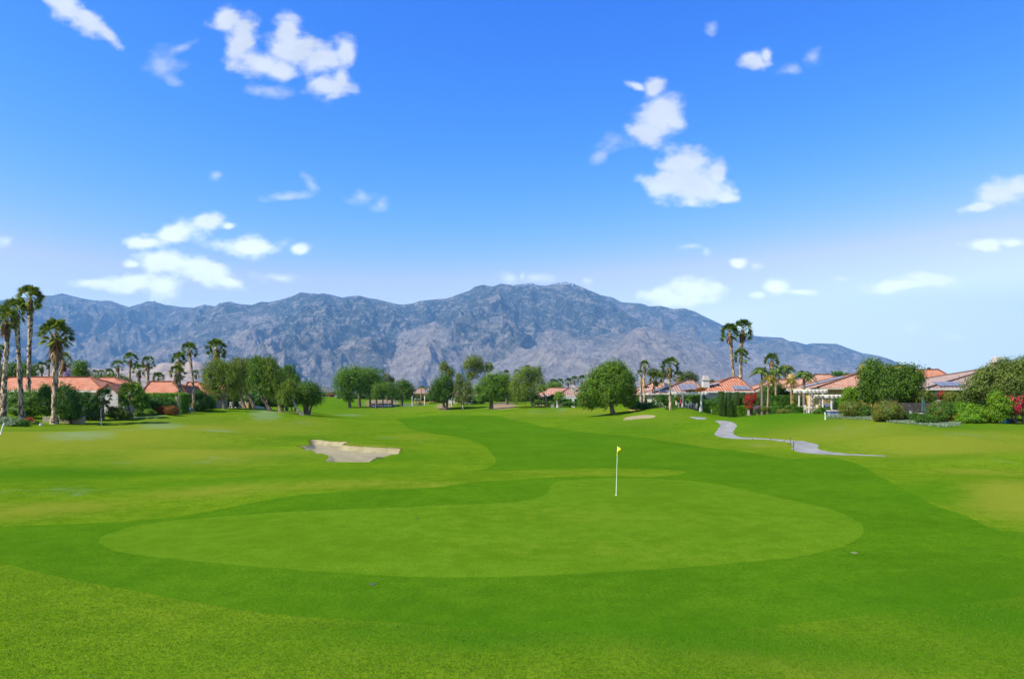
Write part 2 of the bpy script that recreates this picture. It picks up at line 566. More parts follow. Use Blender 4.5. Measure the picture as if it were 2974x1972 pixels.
DS = 1.2575
GREEN_PX = [(x * DS, y * DS) for x, y in [(228, 1248), (240, 1237), (270, 1225), (330, 1210), (450, 1197), (600, 1186), (700, 1180), (900, 1172), (1000, 1168), (1100, 1164), (1180, 1160), (1230, 1152), (1260, 1142), (1269, 1132), (1272, 1122), (1290, 1112), (1340, 1107), (1420, 1104), (1500, 1105), (1560, 1108), (1640, 1116), (1700, 1126), (1760, 1140), (1830, 1155), (1900, 1171), (1950, 1187), (1985, 1207), (1996, 1224), (1985, 1240), (1950, 1260), (1900, 1274), (1820, 1288), (1700, 1300), (1550, 1312), (1400, 1321), (1250, 1328), (1100, 1332), (980, 1332), (850, 1326), (700, 1316), (550, 1304), (420, 1292), (330, 1283), (270, 1272), (240, 1260)]]
APRON_PX = [(-420, 1560), (-150, 1538), (0, 1529), (330, 1516), (495, 1502), (605, 1485), (742, 1458), (880, 1436), (1100, 1422), (1254, 1415), (1321, 1407), (1450, 1395), (1620, 1385), (1750, 1383), (1874, 1386), (1960, 1380), (1990, 1369), (1900, 1362), (1740, 1359), (1560, 1364), (1440, 1366), (1380, 1365), (1405, 1362), (1433, 1350), (1440, 1338), (1430, 1318), (1396, 1289), (1333, 1270), (1245, 1256), (1182, 1239), (1160, 1222), (1157, 1216), (1250, 1208), (1400, 1207), (1460, 1211), (1500, 1222), (1560, 1235), (1620, 1245), (1740, 1259), (1813, 1265), (1893, 1275), (1995, 1290), (2085, 1303), (2158, 1311), (2224, 1323), (2304, 1332), (2376, 1328), (2431, 1332), (2504, 1352), (2560, 1387), (2622, 1418), (2716, 1468), (2809, 1499), (2872, 1531), (2974, 1546), (3200, 1560), (3400, 1600), (3300, 1700), (2974, 1730), (2700, 1765), (2400, 1800), (2100, 1830), (1800, 1838), (1500, 1832), (1268, 1815), (1078, 1801), (856, 1789), (698, 1770), (539, 1744), (412, 1719), (285, 1697), (127, 1665), (0, 1636), (-250, 1600)]
BUNK_PX = [(896, 1283), (916, 1281), (942, 1283), (956, 1286), (1001, 1287), (1013, 1289), (1002, 1293), (999, 1297), (1023, 1299.5), (1068, 1303), (1122, 1305), (1161, 1307), (1164, 1311), (1158, 1319), (1137, 1321), (1114, 1327), (1084, 1333), (1074, 1341), (1038, 1342), (977, 1341), (953, 1340), (947, 1335), (956, 1330), (953, 1325), (950, 1321), (931, 1316), (908, 1310), (878, 1304), (857, 1299), (870, 1300), (890, 1299), (901, 1295), (901, 1289)]
PATH_PX = [(2074, 1222), (2090, 1230), (2091, 1238), (2085, 1247), (2076, 1259), (2080, 1265), (2097, 1270), (2124, 1273.5), (2162, 1275), (2183, 1275), (2213, 1276), (2248, 1278.5), (2276, 1282.5), (2297, 1287), (2303, 1292), (2302, 1299), (2298, 1302), (2306, 1308), (2324, 1313), (2352, 1316.5), (2399, 1319.5), (2469, 1322), (2569, 1324.5), (2572, 1323.3), (2569, 1322.5), (2515, 1320), (2469, 1318), (2422, 1313), (2387, 1307), (2372, 1302), (2378, 1295), (2364, 1288), (2341, 1282.5), (2306, 1279.3), (2259, 1275.5), (2213, 1272.3), (2171, 1270.5), (2143, 1267), (2131, 1260), (2130, 1252), (2137, 1242), (2140, 1235), (2134, 1229), (2120, 1224), (2097, 1221.5)]
PATH2_PX = [(2003, 1210), (2045, 1212.5), (2050, 1217), (2030, 1218), (2012, 1214)]
WASTE_PX = [(1810, 1217), (1825, 1210), (1860, 1206), (1890, 1205), (1903, 1207), (1895, 1213), (1860, 1216), (1830, 1219), (1812, 1220)]

green_o = outline(GREEN_PX)
apron_o = outline(APRON_PX)
path_o = outline(PATH_PX, 2)
path2_o = outline(PATH2_PX)
waste_o = outline(WASTE_PX)
bunk_o = outline(BUNK_PX, 2)
BUNK = bunk_o


def resample(p, step):
    q = np.roll(p, -1, 0)
    out = []
    for a, b_ in zip(p, q):
        d = np.hypot(*(b_ - a))
        n = max(1, int(d / step))
        for i in range(n):
            out.append(a + (b_ - a) * i / n)
    out = np.array(out)
    rr_ = np.hypot(out[:, 0], out[:, 1])[:, None]
    return out + (0.035 * npr.normal(size=out.shape) + 0.05 * np.stack([pn(out[:, 0] * 1.3, out[:, 1] * 1.3, 4), pn(out[:, 0] * 1.3, out[:, 1] * 1.3, 6)], 1)) * np.clip(rr_ / 30, 0.5, 1.2) * (0.15 if step < 0.26 else 1.0)


pts, edges = [], []
for o_, stp in ((green_o, 0.3), (apron_o, 0.45), (path_o, 0.6), (path2_o, 0.8), (waste_o, 1.0), (bunk_o, 0.25)):
    r_ = resample(o_, stp)
    s0 = len(pts)
    pts += [Vector((float(a), float(b_))) for a, b_ in r_]
    edges += [(s0 + i, s0 + (i + 1) % len(r_)) for i in range(len(r_))]
for px in np.linspace(-1300, 4300, 420):
    for Y in np.concatenate([[2.0], np.geomspace(5, 700, 330)]):
        pts.append(Vector(((px - CX) / F * Y, Y)))
gx, gy = np.meshgrid(np.arange(-19, -6, 0.2), np.arange(42, 64, 0.3))
pts += [Vector((float(a), float(b_))) for a, b_ in zip(gx.ravel(), gy.ravel())]
r_ = delaunay_2d_cdt(pts, edges, [], 0, 1e-5)
TV = np.array([(v.x, v.y) for v in r_[0]])
TF = np.array([f for f in r_[2]], dtype=np.int64)
TZ = height(TV[:, 0], TV[:, 1])
cen = TV[TF].mean(1)


def inside(o_):
    lo, hi = o_.min(0), o_.max(0)
    m = ((cen >= lo) & (cen <= hi)).all(1)
    out = np.zeros(len(cen), bool)
    out[m] = poly_dist(cen[m, 0], cen[m, 1], o_) < 0
    return out


reg = np.zeros(len(TF), int)
reg[inside(apron_o)] = 1
reg[inside(green_o)] = 2
reg[inside(path_o) | inside(path2_o)] = 3
reg[inside(bunk_o) | inside(waste_o)] = 4
Vt = np.column_stack([TV, TZ])


def soft(lst, x, y):
    """soft ground patches given where they are seen: px, py, half width, half height (pixels), weight"""
    s = np.zeros(x.shape)
    for (px, py, rx, ry, wt) in lst:
        h = hit(px, py)
        if not h:
            continue
        X, Y, Z = h
        wx = rx / F * Y
        wy = max(ry * Y * Y / (F * (CAMH - Z)), wx * 0.15)
        ux, uy = X / math.hypot(X, Y), Y / math.hypot(X, Y)
        dx, dy = x - X, y - Y
        al = dx * ux + dy * uy
        ac = dx * uy - dy * ux
        s = np.maximum(s, wt * np.exp(-((ac / wx) ** 2 + (al / wy) ** 2)))
    return s


DRY = [(150, 1270, 500, 40, 0.9), (500, 1240, 330, 28, 0.8), (750, 1240, 250, 22, 0.6), (620, 1312, 420, 20, 0.85), (450, 1345, 300, 12, 0.5), (100, 1480, 300, 28, 0.7), (620, 1425, 260, 20, 0.65), (950, 1408, 380, 10, 0.55),  # dry turf; left mound crests yellowed further, their light painted in
       (1050, 1296, 130, 8, 0.95), (1200, 1270, 90, 16, 0.5), (2450, 1245, 330, 26, 0.8), (2750, 1290, 330, 26, 0.85), (2900, 1260, 200, 20, 0.7), (2250, 1297, 110, 9, 0.7), (2050, 1292, 120, 8, 0.35), (1850, 1222, 120, 8, 0.6), (1650, 1200, 200, 8, 0.6),
       (2930, 1440, 130, 50, 1.0), (2830, 1370, 150, 14, 0.6), (2450, 1325, 150, 6, 0.5), (400, 1780, 500, 60, 0.18), (2300, 1930, 900, 40, 0.40), (800, 1940, 700, 40, 0.2), (1300, 1185, 60, 8, 0.5), (1180, 1190, 200, 8, 0.45),
       (1700, 1373, 300, 6, 0.4), (1480, 1178, 60, 5, 0.6), (900, 1228, 120, 10, 0.5), (1250, 1410, 120, 6, 0.6), (2150, 1205, 100, 6, 0.4), (1950, 1205, 80, 5, 0.5), (1700, 1500, 500, 50, 0.22), (1800, 1600, 500, 40, 0.25), (2600, 1222, 200, 8, 0.5)]
PALE = [(230, 1262, 130, 16, 0.9), (350, 1248, 100, 10, 0.7), (470, 1236, 90, 11, 0.9), (620, 1252, 80, 10, 0.85), (770, 1200, 60, 9, 0.9), (880, 1228, 60, 6, 0.6), (600, 1335, 150, 9, 0.55), (350, 1346, 40, 5, 0.7), (210, 1424, 120, 22, 0.6), (60, 1428, 90, 20, 0.55), (330, 1420, 90, 14, 0.5),
        (190, 1440, 60, 8, 0.6), (1120, 1270, 60, 8, 0.6), (1220, 1285, 30, 6, 0.6), (2450, 1248, 250, 14, 0.5), (2800, 1262, 200, 10, 0.55), (2200, 1293, 100, 6, 0.6), (1010, 1205, 70, 4, 0.8), (2050, 1192, 60, 4, 1.0), (1560, 1195, 60, 4, 0.6), (1630, 1188, 30, 4, 0.7), (1740, 1204, 30, 3, 0.7), (80, 1525, 20, 3, 0.6), (2490, 1300, 200, 7, 0.35), (2880, 1340, 120, 4, 0.5), (420, 1208, 90, 4, 0.8)]
LUSH_SHADE = [(200, 1372, 420, 26, 0.95), (700, 1392, 300, 12, 0.7), (1000, 1370, 250, 14, 0.5), (1200, 1330, 120, 20, 0.5), (900, 1275, 80, 8, 0.6), (250, 1336, 200, 10, 0.4), (830, 1330, 130, 8, 0.6), (520, 1223, 160, 5, 0.5), (2300, 1206, 220, 9, 0.9), (2800, 1240, 200, 8, 0.7), (1850, 1235, 160, 14, 0.65),  # lush turf; left swale darkened further, mound shade painted in
        (2700, 1430, 130, 30, 0.6), (2850, 1790, 520, 95, 1.0), (2000, 1850, 700, 60, 1.0), (1450, 1850, 420, 40, 1.0), (1100, 1830, 300, 30, 0.7), (1600, 1190, 60, 4, 0.5), (1950, 1195, 60, 4, 0.5), (1560, 1212, 120, 6, 0.4), (1000, 1180, 120, 8, 0.4), (100, 1250, 200, 5, 0.5), (700, 1900, 300, 40, 0.35), (2700, 1330, 200, 8, 0.4), (1160, 1177, 60, 4, 0.9)]
SOIL = [(1460, 1179, 50, 5, 0.9), (1110, 1170, 70, 3, 0.8), (180, 1234, 250, 3, 0.0), (830, 1196, 50, 3, 0.55), (880, 1200, 40, 5, 0.7), (1290, 1176, 35, 3, 0.8), (1785, 1203, 40, 3, 0.3), (2066, 1188, 60, 2, 0.0)]
dry = soft(DRY, TV[:, 0], TV[:, 1])
pale = soft(PALE, TV[:, 0], TV[:, 1])
lush_shade = soft(LUSH_SHADE, TV[:, 0], TV[:, 1])
soil = soft(SOIL, TV[:, 0], TV[:, 1])
# garden soil beds behind the line of shrubs
for k_, (nm, mt) in enumerate((('ground', M_ROUGH), ('fairway', M_FAIR), ('putting_green', M_GREEN), ('cart_path', M_PATH), ('sand_bunker', M_SAND))):
    fs = TF[reg == k_]
    us, inv = np.unique(fs.ravel(), return_inverse=True)
    damp = {0: 1.0, 1: 0.3, 2: 0.9, 3: 0, 4: 0}[k_]
    g_ = mesh_np(nm, Vt[us], inv.reshape(-1, 3), mt, attrs={'dry': ('POINT', dry[us] * damp), 'pale': ('POINT', pale[us] * (k_ == 0)), 'lush_shade': ('POINT', lush_shade[us] * (1.0 if k_ == 0 else 0.5 if k_ == 1 else 0)), 'soil': ('POINT', soil[us] * (k_ == 0))}, smooth=True)
    tag(g_, kind='structure')

# far desert floor, one sheet to the foot of the mountains and beyond


def desert_b(t, b):
    P = geo_pos(t)
    c = mixc(t, mapr(t, noise(t, P, 0.004, 6, 0.7), 0.35, 0.65), (0.10, 0.13, 0.05), (0.30, 0.26, 0.19))
    t.links.new(c, b.inputs['Base Color'])


xs = np.linspace(-24000, 24000, 60)
ysr = np.concatenate([[-900, -10, 2.0], np.linspace(698, 21000, 50)])
rows = []
edge = [(px - CX) / F * 700 for px in (-1300, 4300)]
VV, FF = [], []


def strip(x0, x1, y0, y1, z):
    i = len(VV)
    VV.extend([(x0, y0, z), (x1, y0, z), (x1, y1, z), (x0, y1, z)])
    FF.append((i, i + 1, i + 2, i + 3))


strip(-24000, 24000, 690, 21000, 1.42)
ang = (4300 - CX) / F
VV += [(-24000, 690, 1.42), (-ang * 690, 690, 1.42), (-ang * 2, 2, -0.1), (-24000, 2, 1.0)]
FF.append((len(VV) - 4, len(VV) - 3, len(VV) - 2, len(VV) - 1))
VV += [(24000, 690, 1.42), (ang * 690, 690, 1.42), (ang * 2, 2, -0.1), (24000, 2, 1.0)]
FF.append((len(VV) - 1, len(VV) - 2, len(VV) - 3, len(VV) - 4))
VV += [(-24000, 2, 1.0), (-ang * 2, 2, -0.1), (ang * 2, 2, -0.1), (24000, 2, 1.0)]
FF.append((len(VV) - 4, len(VV) - 3, len(VV) - 2, len(VV) - 1))
VV += [(-24000, 2, 1.0), (24000, 2, 1.0), (24000, -900, 0.0), (-24000, -900, 0.0)]
FF.append((len(VV) - 1, len(VV) - 2, len(VV) - 3, len(VV) - 4))
VV = [(a, b_, c - 0.05) for a, b_, c in VV]
tag(mesh_np('desert_floor', VV, FF, mat('desert_scrub', rough=1.0, build=desert_b)), kind='structure')

# ------------------------------------------------------------------ mountains
RIDGES = [
    # crest (px, py), distance (px, m), reach of the front slope, concavity
    ([(-500, 900), (0, 870), (118, 856), (153, 856), (180, 849), (202, 855), (238, 864), (273, 870), (322, 871), (349, 881), (375, 889), (411, 879), (429, 872), (444, 874), (447, 870), (453, 874), (477, 882), (526, 889), (562, 891), (593, 882), (615, 885), (660, 900), (760, 960)], [(-500, 15500), (760, 14500)], 7000, 1.15),
    ([(480, 1000), (560, 930), (637, 878), (668, 873), (695, 880), (731, 883), (759, 873), (779, 875), (810, 869), (837, 861), (855, 855), (873, 846), (899, 849), (926, 851), (939, 849), (961, 853), (993, 861), (1015, 858), (1041, 855), (1068, 862), (1099, 867), (1126, 874), (1161, 882), (1197, 879), (1219, 871), (1259, 867), (1299, 864), (1334, 851), (1361, 842), (1379, 830), (1401, 824), (1432, 829), (1454, 821), (1476, 824), (1494, 825), (1521, 821), (1543, 819), (1565, 826), (1587, 827), (1614, 819), (1643, 816), (1667, 821), (1694, 833), (1729, 847), (1752, 859), (1790, 885), (1850, 930), (1900, 990)], [(480, 12500), (1900, 13000)], 6500, 1.2),
    ([(1600, 900), (1729, 852), (1778, 861), (1805, 875), (1832, 877), (1863, 879), (1885, 887), (1920, 886), (1956, 895), (1987, 893), (2018, 902), (2058, 922), (2100, 942), (2150, 960), (2191, 973), (2218, 975), (2272, 978), (2295, 989), (2309, 989), (2341, 998), (2359, 994), (2431, 996), (2459, 1007), (2504, 1023), (2545, 1029), (2581, 1039), (2622, 1057), (2667, 1074), (2720, 1090), (2800, 1110), (3000, 1130), (3400, 1150)], [(1600, 15000), (2200, 14500), (3400, 13500)], 6000, 1.1),
    ([(2600, 1110), (2650, 1071), (2667, 1068), (2690, 1070), (2717, 1080), (2800, 1100), (3000, 1118), (3400, 1140)], [(2600, 17500), (3400, 17500)], 2500, 1.0),
    ([(224, 1072), (300, 1045), (411, 1008), (480, 980), (544, 955), (600, 928), (633, 912), (700, 900), (800, 905), (900, 960), (1000, 1040)], [(224, 10000), (700, 11600), (1000, 11000)], 5200, 1.15),
    ([(820, 1140), (880, 1108), (966, 1062), (1050, 1025), (1100, 1000), (1161, 966), (1220, 943), (1263, 930), (1330, 965), (1400, 1005), (1480, 1050)], [(820, 10200), (1480, 10200)], 3800, 1.0),
    ([(1040, 1090), (1085, 1060), (1150, 1035), (1223, 1010), (1281, 1040), (1340, 1068), (1400, 1100)], [(1040, 8800), (1400, 8800)], 2600, 1.0),
    ([(1330, 1060), (1396, 1022), (1450, 1000), (1512, 984), (1560, 968), (1601, 952), (1640, 960), (1672, 969), (1760, 974), (1820, 962), (1871, 945), (1930, 955), (1982, 974), (2071, 1002), (2120, 1035), (2172, 1068), (2260, 1110)], [(1330, 9500), (2260, 9800)], 3800, 1.05),
    ([(1700, 930), (1800, 900), (1900, 950), (2023, 985), (2100, 1030)], [(1700, 11500), (2100, 11500)], 3500, 1.1),
    ([(2150, 1090), (2250, 1050), (2340, 1020), (2400, 1035), (2480, 1060), (2560, 1085), (2700, 1120)], [(2150, 12000), (2700, 12000)], 2600, 1.0),
    ([(250, 1060), (330, 1000), (380, 960), (430, 975), (500, 1010)], [(250, 12500), (500, 12500)], 3000, 1.1),
    ([(60, 1040), (130, 990), (200, 960), (260, 990), (330, 1040)], [(60, 13200), (330, 13200)], 3200, 1.1),
]
TONES = [(0.75, 0.45), (1.15, 0.55), (0.75, 0.30), (0.8, 0.6), (0.75, 0.15), (0.42, 0.04), (0.18, -0.05), (0.42, -0.02), (0.75, 0.3), (0.45, 0.1), (0.9, 0.6), (0.6, 0.3)]   # dark scrub per ridge, crest and foot; cloud shade painted into the main one
HILLS = [
    ([(-500, 1040), (0, 1044), (120, 1052), (230, 1060), (306, 1066), (380, 1062), (446, 1056), (472, 1047), (520, 1050), (564, 1042), (585, 1048), (603, 1062), (640, 1085), (700, 1120), (760, 1150)], [(-500, 6200), (760, 5600)], 1300, 0.9),
    ([(-500, 1068), (100, 1078), (200, 1075), (300, 1083), (400, 1075), (480, 1085), (560, 1080), (620, 1110), (680, 1150)], [(-500, 5000), (680, 4600)], 900, 0.9),
]


def mountain(name, ridges, cols, ys_, amp, base_drop, seed, material, tones=None):
    PX, YY = np.meshgrid(cols, ys_)
    X = (PX - CX) / F * YY
    Z = np.full(PX.shape, -1e9)
    ENV = np.zeros(PX.shape)
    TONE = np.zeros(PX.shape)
    wob = 380 * fbm(X / 2600, YY / 2600, 3, 0.5, seed)
    for i, (cr, dp, reach, conc) in enumerate(ridges):
        c = np.array(cr, float)
        d = np.array(dp, float)
        py = np.interp(PX, c[:, 0], c[:, 1])
        D = np.interp(PX, d[:, 0], d[:, 1])
        zc = CAMH + (HY - py) / F * D
        out = np.maximum(c[0, 0] - PX, PX - c[-1, 0])      # the ends of a ridge sink quickly
        zc = np.where(out > 160, -400, zc - np.clip(out, 0, 160) * D / F * 1.0)
        dist = D - YY
        u = dist + wob * sstep(np.abs(dist), 0, 1200)
        tfr = np.clip(u / reach, 0, 1.4)
        hf = zc * np.sign(1 - tfr) * np.abs(1 - tfr) ** conc
        hb = zc + dist * 0.45
        h = np.where(zc <= 0, -900, np.where(dist >= 0, hf, hb))
        e = sstep(np.abs(dist), 0, reach * 0.22) * np.clip(zc / 1400, 0.1, 1.3)
        up = h > Z
        ENV = np.where(up, e, ENV)
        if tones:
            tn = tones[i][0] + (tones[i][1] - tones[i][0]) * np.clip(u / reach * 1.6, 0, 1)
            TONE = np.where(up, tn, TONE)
        Z = np.maximum(Z, h)
    # gullies running down towards the valley, branching finer and finer
    wx = X + 420 * fbm(X / 1500, YY / 1500, 3, 0.5, seed + 7)
    wy = YY + 420 * fbm(X / 1500, YY / 1500, 3, 0.5, seed + 8)
    g1 = ridged(wx / 1700, wy / 3000, 6, 0.5, seed + 20) ** 1.3 - 0.54
    g2 = ridged(wx / 520, wy / 760, 4, 0.6, seed + 40) - 0.62
    Z = Z + ENV * amp * (1.0 * g1 + 0.28 * g2)
    Z = Z + amp * 0.05 * np.clip(Z / 400, 0, 1) * fbm(X / 130, YY / 130, 3, 0.6, seed + 60)
    sky_line = np.full(PX.shape, 4000.0)
    for (cr, dp, reach, conc) in ridges:
        c = np.array(cr, float)
        sky_line = np.minimum(sky_line, np.where((PX >= c[0, 0]) & (PX <= c[-1, 0]), np.interp(PX, c[:, 0], c[:, 1]), 4000))
    cap = CAMH + (HY - sky_line) / F * YY - 8            # no spur stands above the crest behind it
    Z = np.where(Z > cap, cap + (Z - cap) * 0.06, Z)
    Z = np.where(Z < 120, 120 * np.exp((Z - 120) / 160), Z)
    Z = Z * sstep(YY, ys_[0], ys_[0] + 0.18 * (ys_[-1] - ys_[0])) - base_drop
    nr, nc = PX.shape
    idx = np.arange(nr * nc).reshape(nr, nc)
    Fq = np.stack([idx[:-1, :-1], idx[:-1, 1:], idx[1:, 1:], idx[1:, :-1]], -1).reshape(-1, 4)
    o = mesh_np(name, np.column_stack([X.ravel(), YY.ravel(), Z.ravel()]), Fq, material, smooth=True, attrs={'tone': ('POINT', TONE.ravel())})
    return tag(o, kind='structure')


def rock_b(t, b):
    P = geo_pos(t)
    s = t.nodes.new('ShaderNodeSeparateXYZ')
    t.links.new(P, s.inputs[0])
    nb = noise(t, P, 0.0011, 6, 0.65)
    nm = noise(t, P, 0.006, 6, 0.7)
    nf = noise(t, P, 0.022, 5, 0.75)
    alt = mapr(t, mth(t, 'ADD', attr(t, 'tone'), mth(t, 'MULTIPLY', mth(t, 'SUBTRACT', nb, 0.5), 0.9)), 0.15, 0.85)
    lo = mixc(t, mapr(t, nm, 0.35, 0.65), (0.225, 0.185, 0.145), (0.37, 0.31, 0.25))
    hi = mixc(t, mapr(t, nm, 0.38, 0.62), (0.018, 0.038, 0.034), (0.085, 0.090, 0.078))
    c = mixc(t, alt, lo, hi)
    mp_ = t.nodes.new('ShaderNodeMapping')
    mp_.inputs['Scale'].default_value = (1.0, 0.35, 1.6)
    t.links.new(P, mp_.inputs['Vector'])
    sk_ = noise(t, mp_.outputs[0], 0.0042, 6, 0.72, 1.2)
    c = mixc(t, mapr(t, sk_, 0.52, 0.60, 0, 0.6), c, (0.44, 0.37, 0.30))
    c = mixc(t, mth(t, 'MULTIPLY', mapr(t, sk_, 0.46, 0.38, 0, 0.65), mapr(t, alt, 0.0, 0.5, 0.25, 1.0)), c, (0.035, 0.045, 0.032))
    # bare boulders and scrub dots
    c = mixc(t, mapr(t, nf, 0.55, 0.63, 0, 0.6), c, (0.52, 0.44, 0.36))
    c = mixc(t, mth(t, 'MULTIPLY', mapr(t, noise(t, P, 0.03, 4, 0.7), 0.52, 0.62, 0, 0.5), mapr(t, alt, 0.0, 0.5, 0.35, 1.0)), c, (0.04, 0.05, 0.032))
    # pale washes near the foot
    ws = mth(t, 'MULTIPLY', mapr(t, noise(t, P, 0.0022, 4, 0.6, 0.6), 0.60, 0.72), mapr(t, s.outputs[2], 900, 250))
    c = mixc(t, mth(t, 'MULTIPLY', ws, 0.7), c, (0.50, 0.41, 0.29))
    # last snow in the gullies of the highest peak
    sn = mth(t, 'MULTIPLY', mapr(t, s.outputs[2], 2030, 2110), mapr(t, mth(t, 'ABSOLUTE', mth(t, 'SUBTRACT', s.outputs[0], 700)), 1000, 500))
    sn = mth(t, 'MULTIPLY', sn, mapr(t, nf, 0.50, 0.56))
    c = mixc(t, sn, c, (0.8, 0.82, 0.85))
    t.links.new(c, b.inputs['Base Color'])
    h = mth(t, 'ADD', nm, mth(t, 'MULTIPLY', nf, 0.6))
    bump(t, b, h, 1.0, 130.0)
    b.inputs['Specular IOR Level'].default_value = 0.1


M_ROCK = mat('mountain_rock', rough=1.0, build=rock_b)
ysm = np.concatenate([np.linspace(5200, 14000, 460), np.linspace(14030, 18500, 110)])
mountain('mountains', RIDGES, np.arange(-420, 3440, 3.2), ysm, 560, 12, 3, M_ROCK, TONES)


def hill_b(t, b):
    P = geo_pos(t)
    c = mixc(t, mapr(t, noise(t, P, 0.004, 6, 0.7), 0.35, 0.62), (0.17, 0.12, 0.085), (0.40, 0.29, 0.185))
    c = mixc(t, mapr(t, noise(t, P, 0.03, 5, 0.7), 0.5, 0.65, 0, 0.6), c, (0.09, 0.08, 0.05))
    t.links.new(c, b.inputs['Base Color'])
    bump(t, b, noise(t, P, 0.02, 5, 0.7), 0.8, 30.0)


mountain('foothills', HILLS, np.arange(-420, 900, 4.0), np.linspace(3000, 7400, 260), 150, 10, 30, mat('hill_rock', rough=1.0, build=hill_b))

# ------------------------------------------------------------------ haze
hz = bpy.data.materials.new('haze_air')
hz.use_nodes = True
ht = hz.node_tree
ht.nodes.remove(ht.nodes['Principled BSDF'])
pv = ht.nodes.new('ShaderNodeVolumePrincipled')
pv.inputs['Color'].default_value = (0.27, 0.60, 1.0, 1)
pv.inputs['Density'].default_value = 4.4e-5
pv.inputs['Anisotropy'].default_value = 0.0
ht.links.new(pv.outputs[0], ht.nodes['Material Output'].inputs['Volume'])
hx, hy0, hy1, hz0, hz1 = 23000, -800, 20500, -4.0, 2900.0
hv = [(sx * hx, y, z) for z in (hz0, hz1) for sx, y in ((-1, hy0), (1, hy0), (1, hy1), (-1, hy1))]
hf = [(3, 2, 1, 0), (4, 5, 6, 7), (0, 1, 5, 4), (1, 2, 6, 5), (2, 3, 7, 6), (3, 0, 4, 7)]
hb_ = mesh_np('haze', hv, hf, hz)
tag(hb_, kind='stuff')
# ------------------------------------------------------------------ shape helpers
def unit(v):
    return v / (np.linalg.norm(v, axis=-1, keepdims=True) + 1e-9)


def tubes(lines, sides=8):
    """lines: list of (points (n,3), radii (n)); returns V, F of all tubes"""
    VV, FF, b = [], [], 0
    for pts_, rad in lines:
        P_ = np.asarray(pts_, float)
        r_ = np.asarray(rad, float)
        T = unit(np.gradient(P_, axis=0))
        ref = np.array([0.0, 1.0, 0.0]) if abs(T[0][1]) < 0.8 else np.array([1.0, 0, 0])
        A = unit(np.cross(T, ref))
        B = np.cross(T, A)
        a = np.linspace(0, 2 * np.pi, sides, endpoint=False)
        ring = P_[:, None] + r_[:, None, None] * (np.cos(a)[None, :, None] * A[:, None] + np.sin(a)[None, :, None] * B[:, None])
        n = len(P_)
        VV.append(ring.reshape(-1, 3))
        i = np.arange(n * sides).reshape(n, sides) + b
        j = np.roll(i, -1, 1)
        FF.append(np.stack([i[:-1], j[:-1], j[1:], i[1:]], -1).reshape(-1, 4))
        # caps
        for row, fl in ((i[0], 1), (i[-1], 0)):
            c = len(VV[-1])
            for k in range(1, sides - 1, 2):
                q = [row[0], row[k], row[k + 1], row[(k + 2) % sides]] if k + 2 < sides else [row[0], row[k], row[k + 1], row[k + 1]]
                if len(set(q)) == 4:
                    FF.append(np.array([q]))
        b += n * sides
    return np.vstack(VV), np.vstack(FF)


def curve(p, n=10):
    """smooth polyline through points with radii: rows x, y, z, r"""
    p = np.asarray(p, float)
    t = np.arange(len(p))
    s = np.linspace(0, len(p) - 1, n)
    out = []
    for u in s:
        i = min(int(u), len(p) - 2)
        f = u - i
        p0, p1, p2, p3 = p[max(i - 1, 0)], p[i], p[i + 1], p[min(i + 2, len(p) - 1)]
        out.append(0.5 * ((2 * p1) + (-p0 + p2) * f + (2 * p0 - 5 * p1 + 4 * p2 - p3) * f * f + (-p0 + 3 * p1 - 3 * p2 + p3) * f ** 3))
    out = np.array(out)
    return out[:, :3], np.maximum(out[:, 3], 0.004)


def cards(C, D, Nn, Ln, Wd, bend=0.0):
    """diamond leaves: centre of base C, direction D, normal Nn"""
    D = unit(D)
    S = unit(np.cross(D, Nn))
    Ln = np.asarray(Ln)[..., None] if np.ndim(Ln) else Ln
    Wd = np.asarray(Wd)[..., None] if np.ndim(Wd) else Wd
    a = C
    m = C + D * Ln * 0.45
    if np.ndim(bend) or bend:
        tip = C + D * Ln - np.array([0, 0, 1.0]) * (np.asarray(bend)[..., None] if np.ndim(bend) else bend)
    else:
        tip = C + D * Ln
    V = np.stack([a, m + S * Wd * 0.5, tip, m - S * Wd * 0.5], 1).reshape(-1, 3)
    Fq = np.arange(len(C) * 4).reshape(-1, 4)
    return V, Fq


def sphere_dirs(n, rg):
    v = rg.normal(size=(n, 3))
    return unit(v)


def core_mesh(blobs, shrink=0.72):
    VV, FF, b = [], [], 0
    nu, nv = 12, 8
    for (x, y, z, rx, ry, rz) in blobs:
        th = np.linspace(0, 2 * np.pi, nu, endpoint=False)
        ph = np.linspace(-np.pi / 2 * 0.96, np.pi / 2 * 0.96, nv)
        T, P_ = np.meshgrid(th, ph)
        k = shrink * (1 + 0.12 * np.sin(3 * T + x) * np.cos(2 * P_ + z))
        v = np.stack([x + rx * k * np.cos(P_) * np.cos(T), y + ry * k * np.cos(P_) * np.sin(T), z + rz * k * np.sin(P_)], -1).reshape(-1, 3)
        i = np.arange(nu * nv).reshape(nv, nu) + b
        j = np.roll(i, -1, 1)
        FF.append(np.stack([i[:-1], j[:-1], j[1:], i[1:]], -1).reshape(-1, 4))
        VV.append(v)
        b += nu * nv
    return np.vstack(VV), np.vstack(FF)


LEAF_N, LEAF_S = 1.45, 0.82      # more and smaller leaves than the tables below ask for


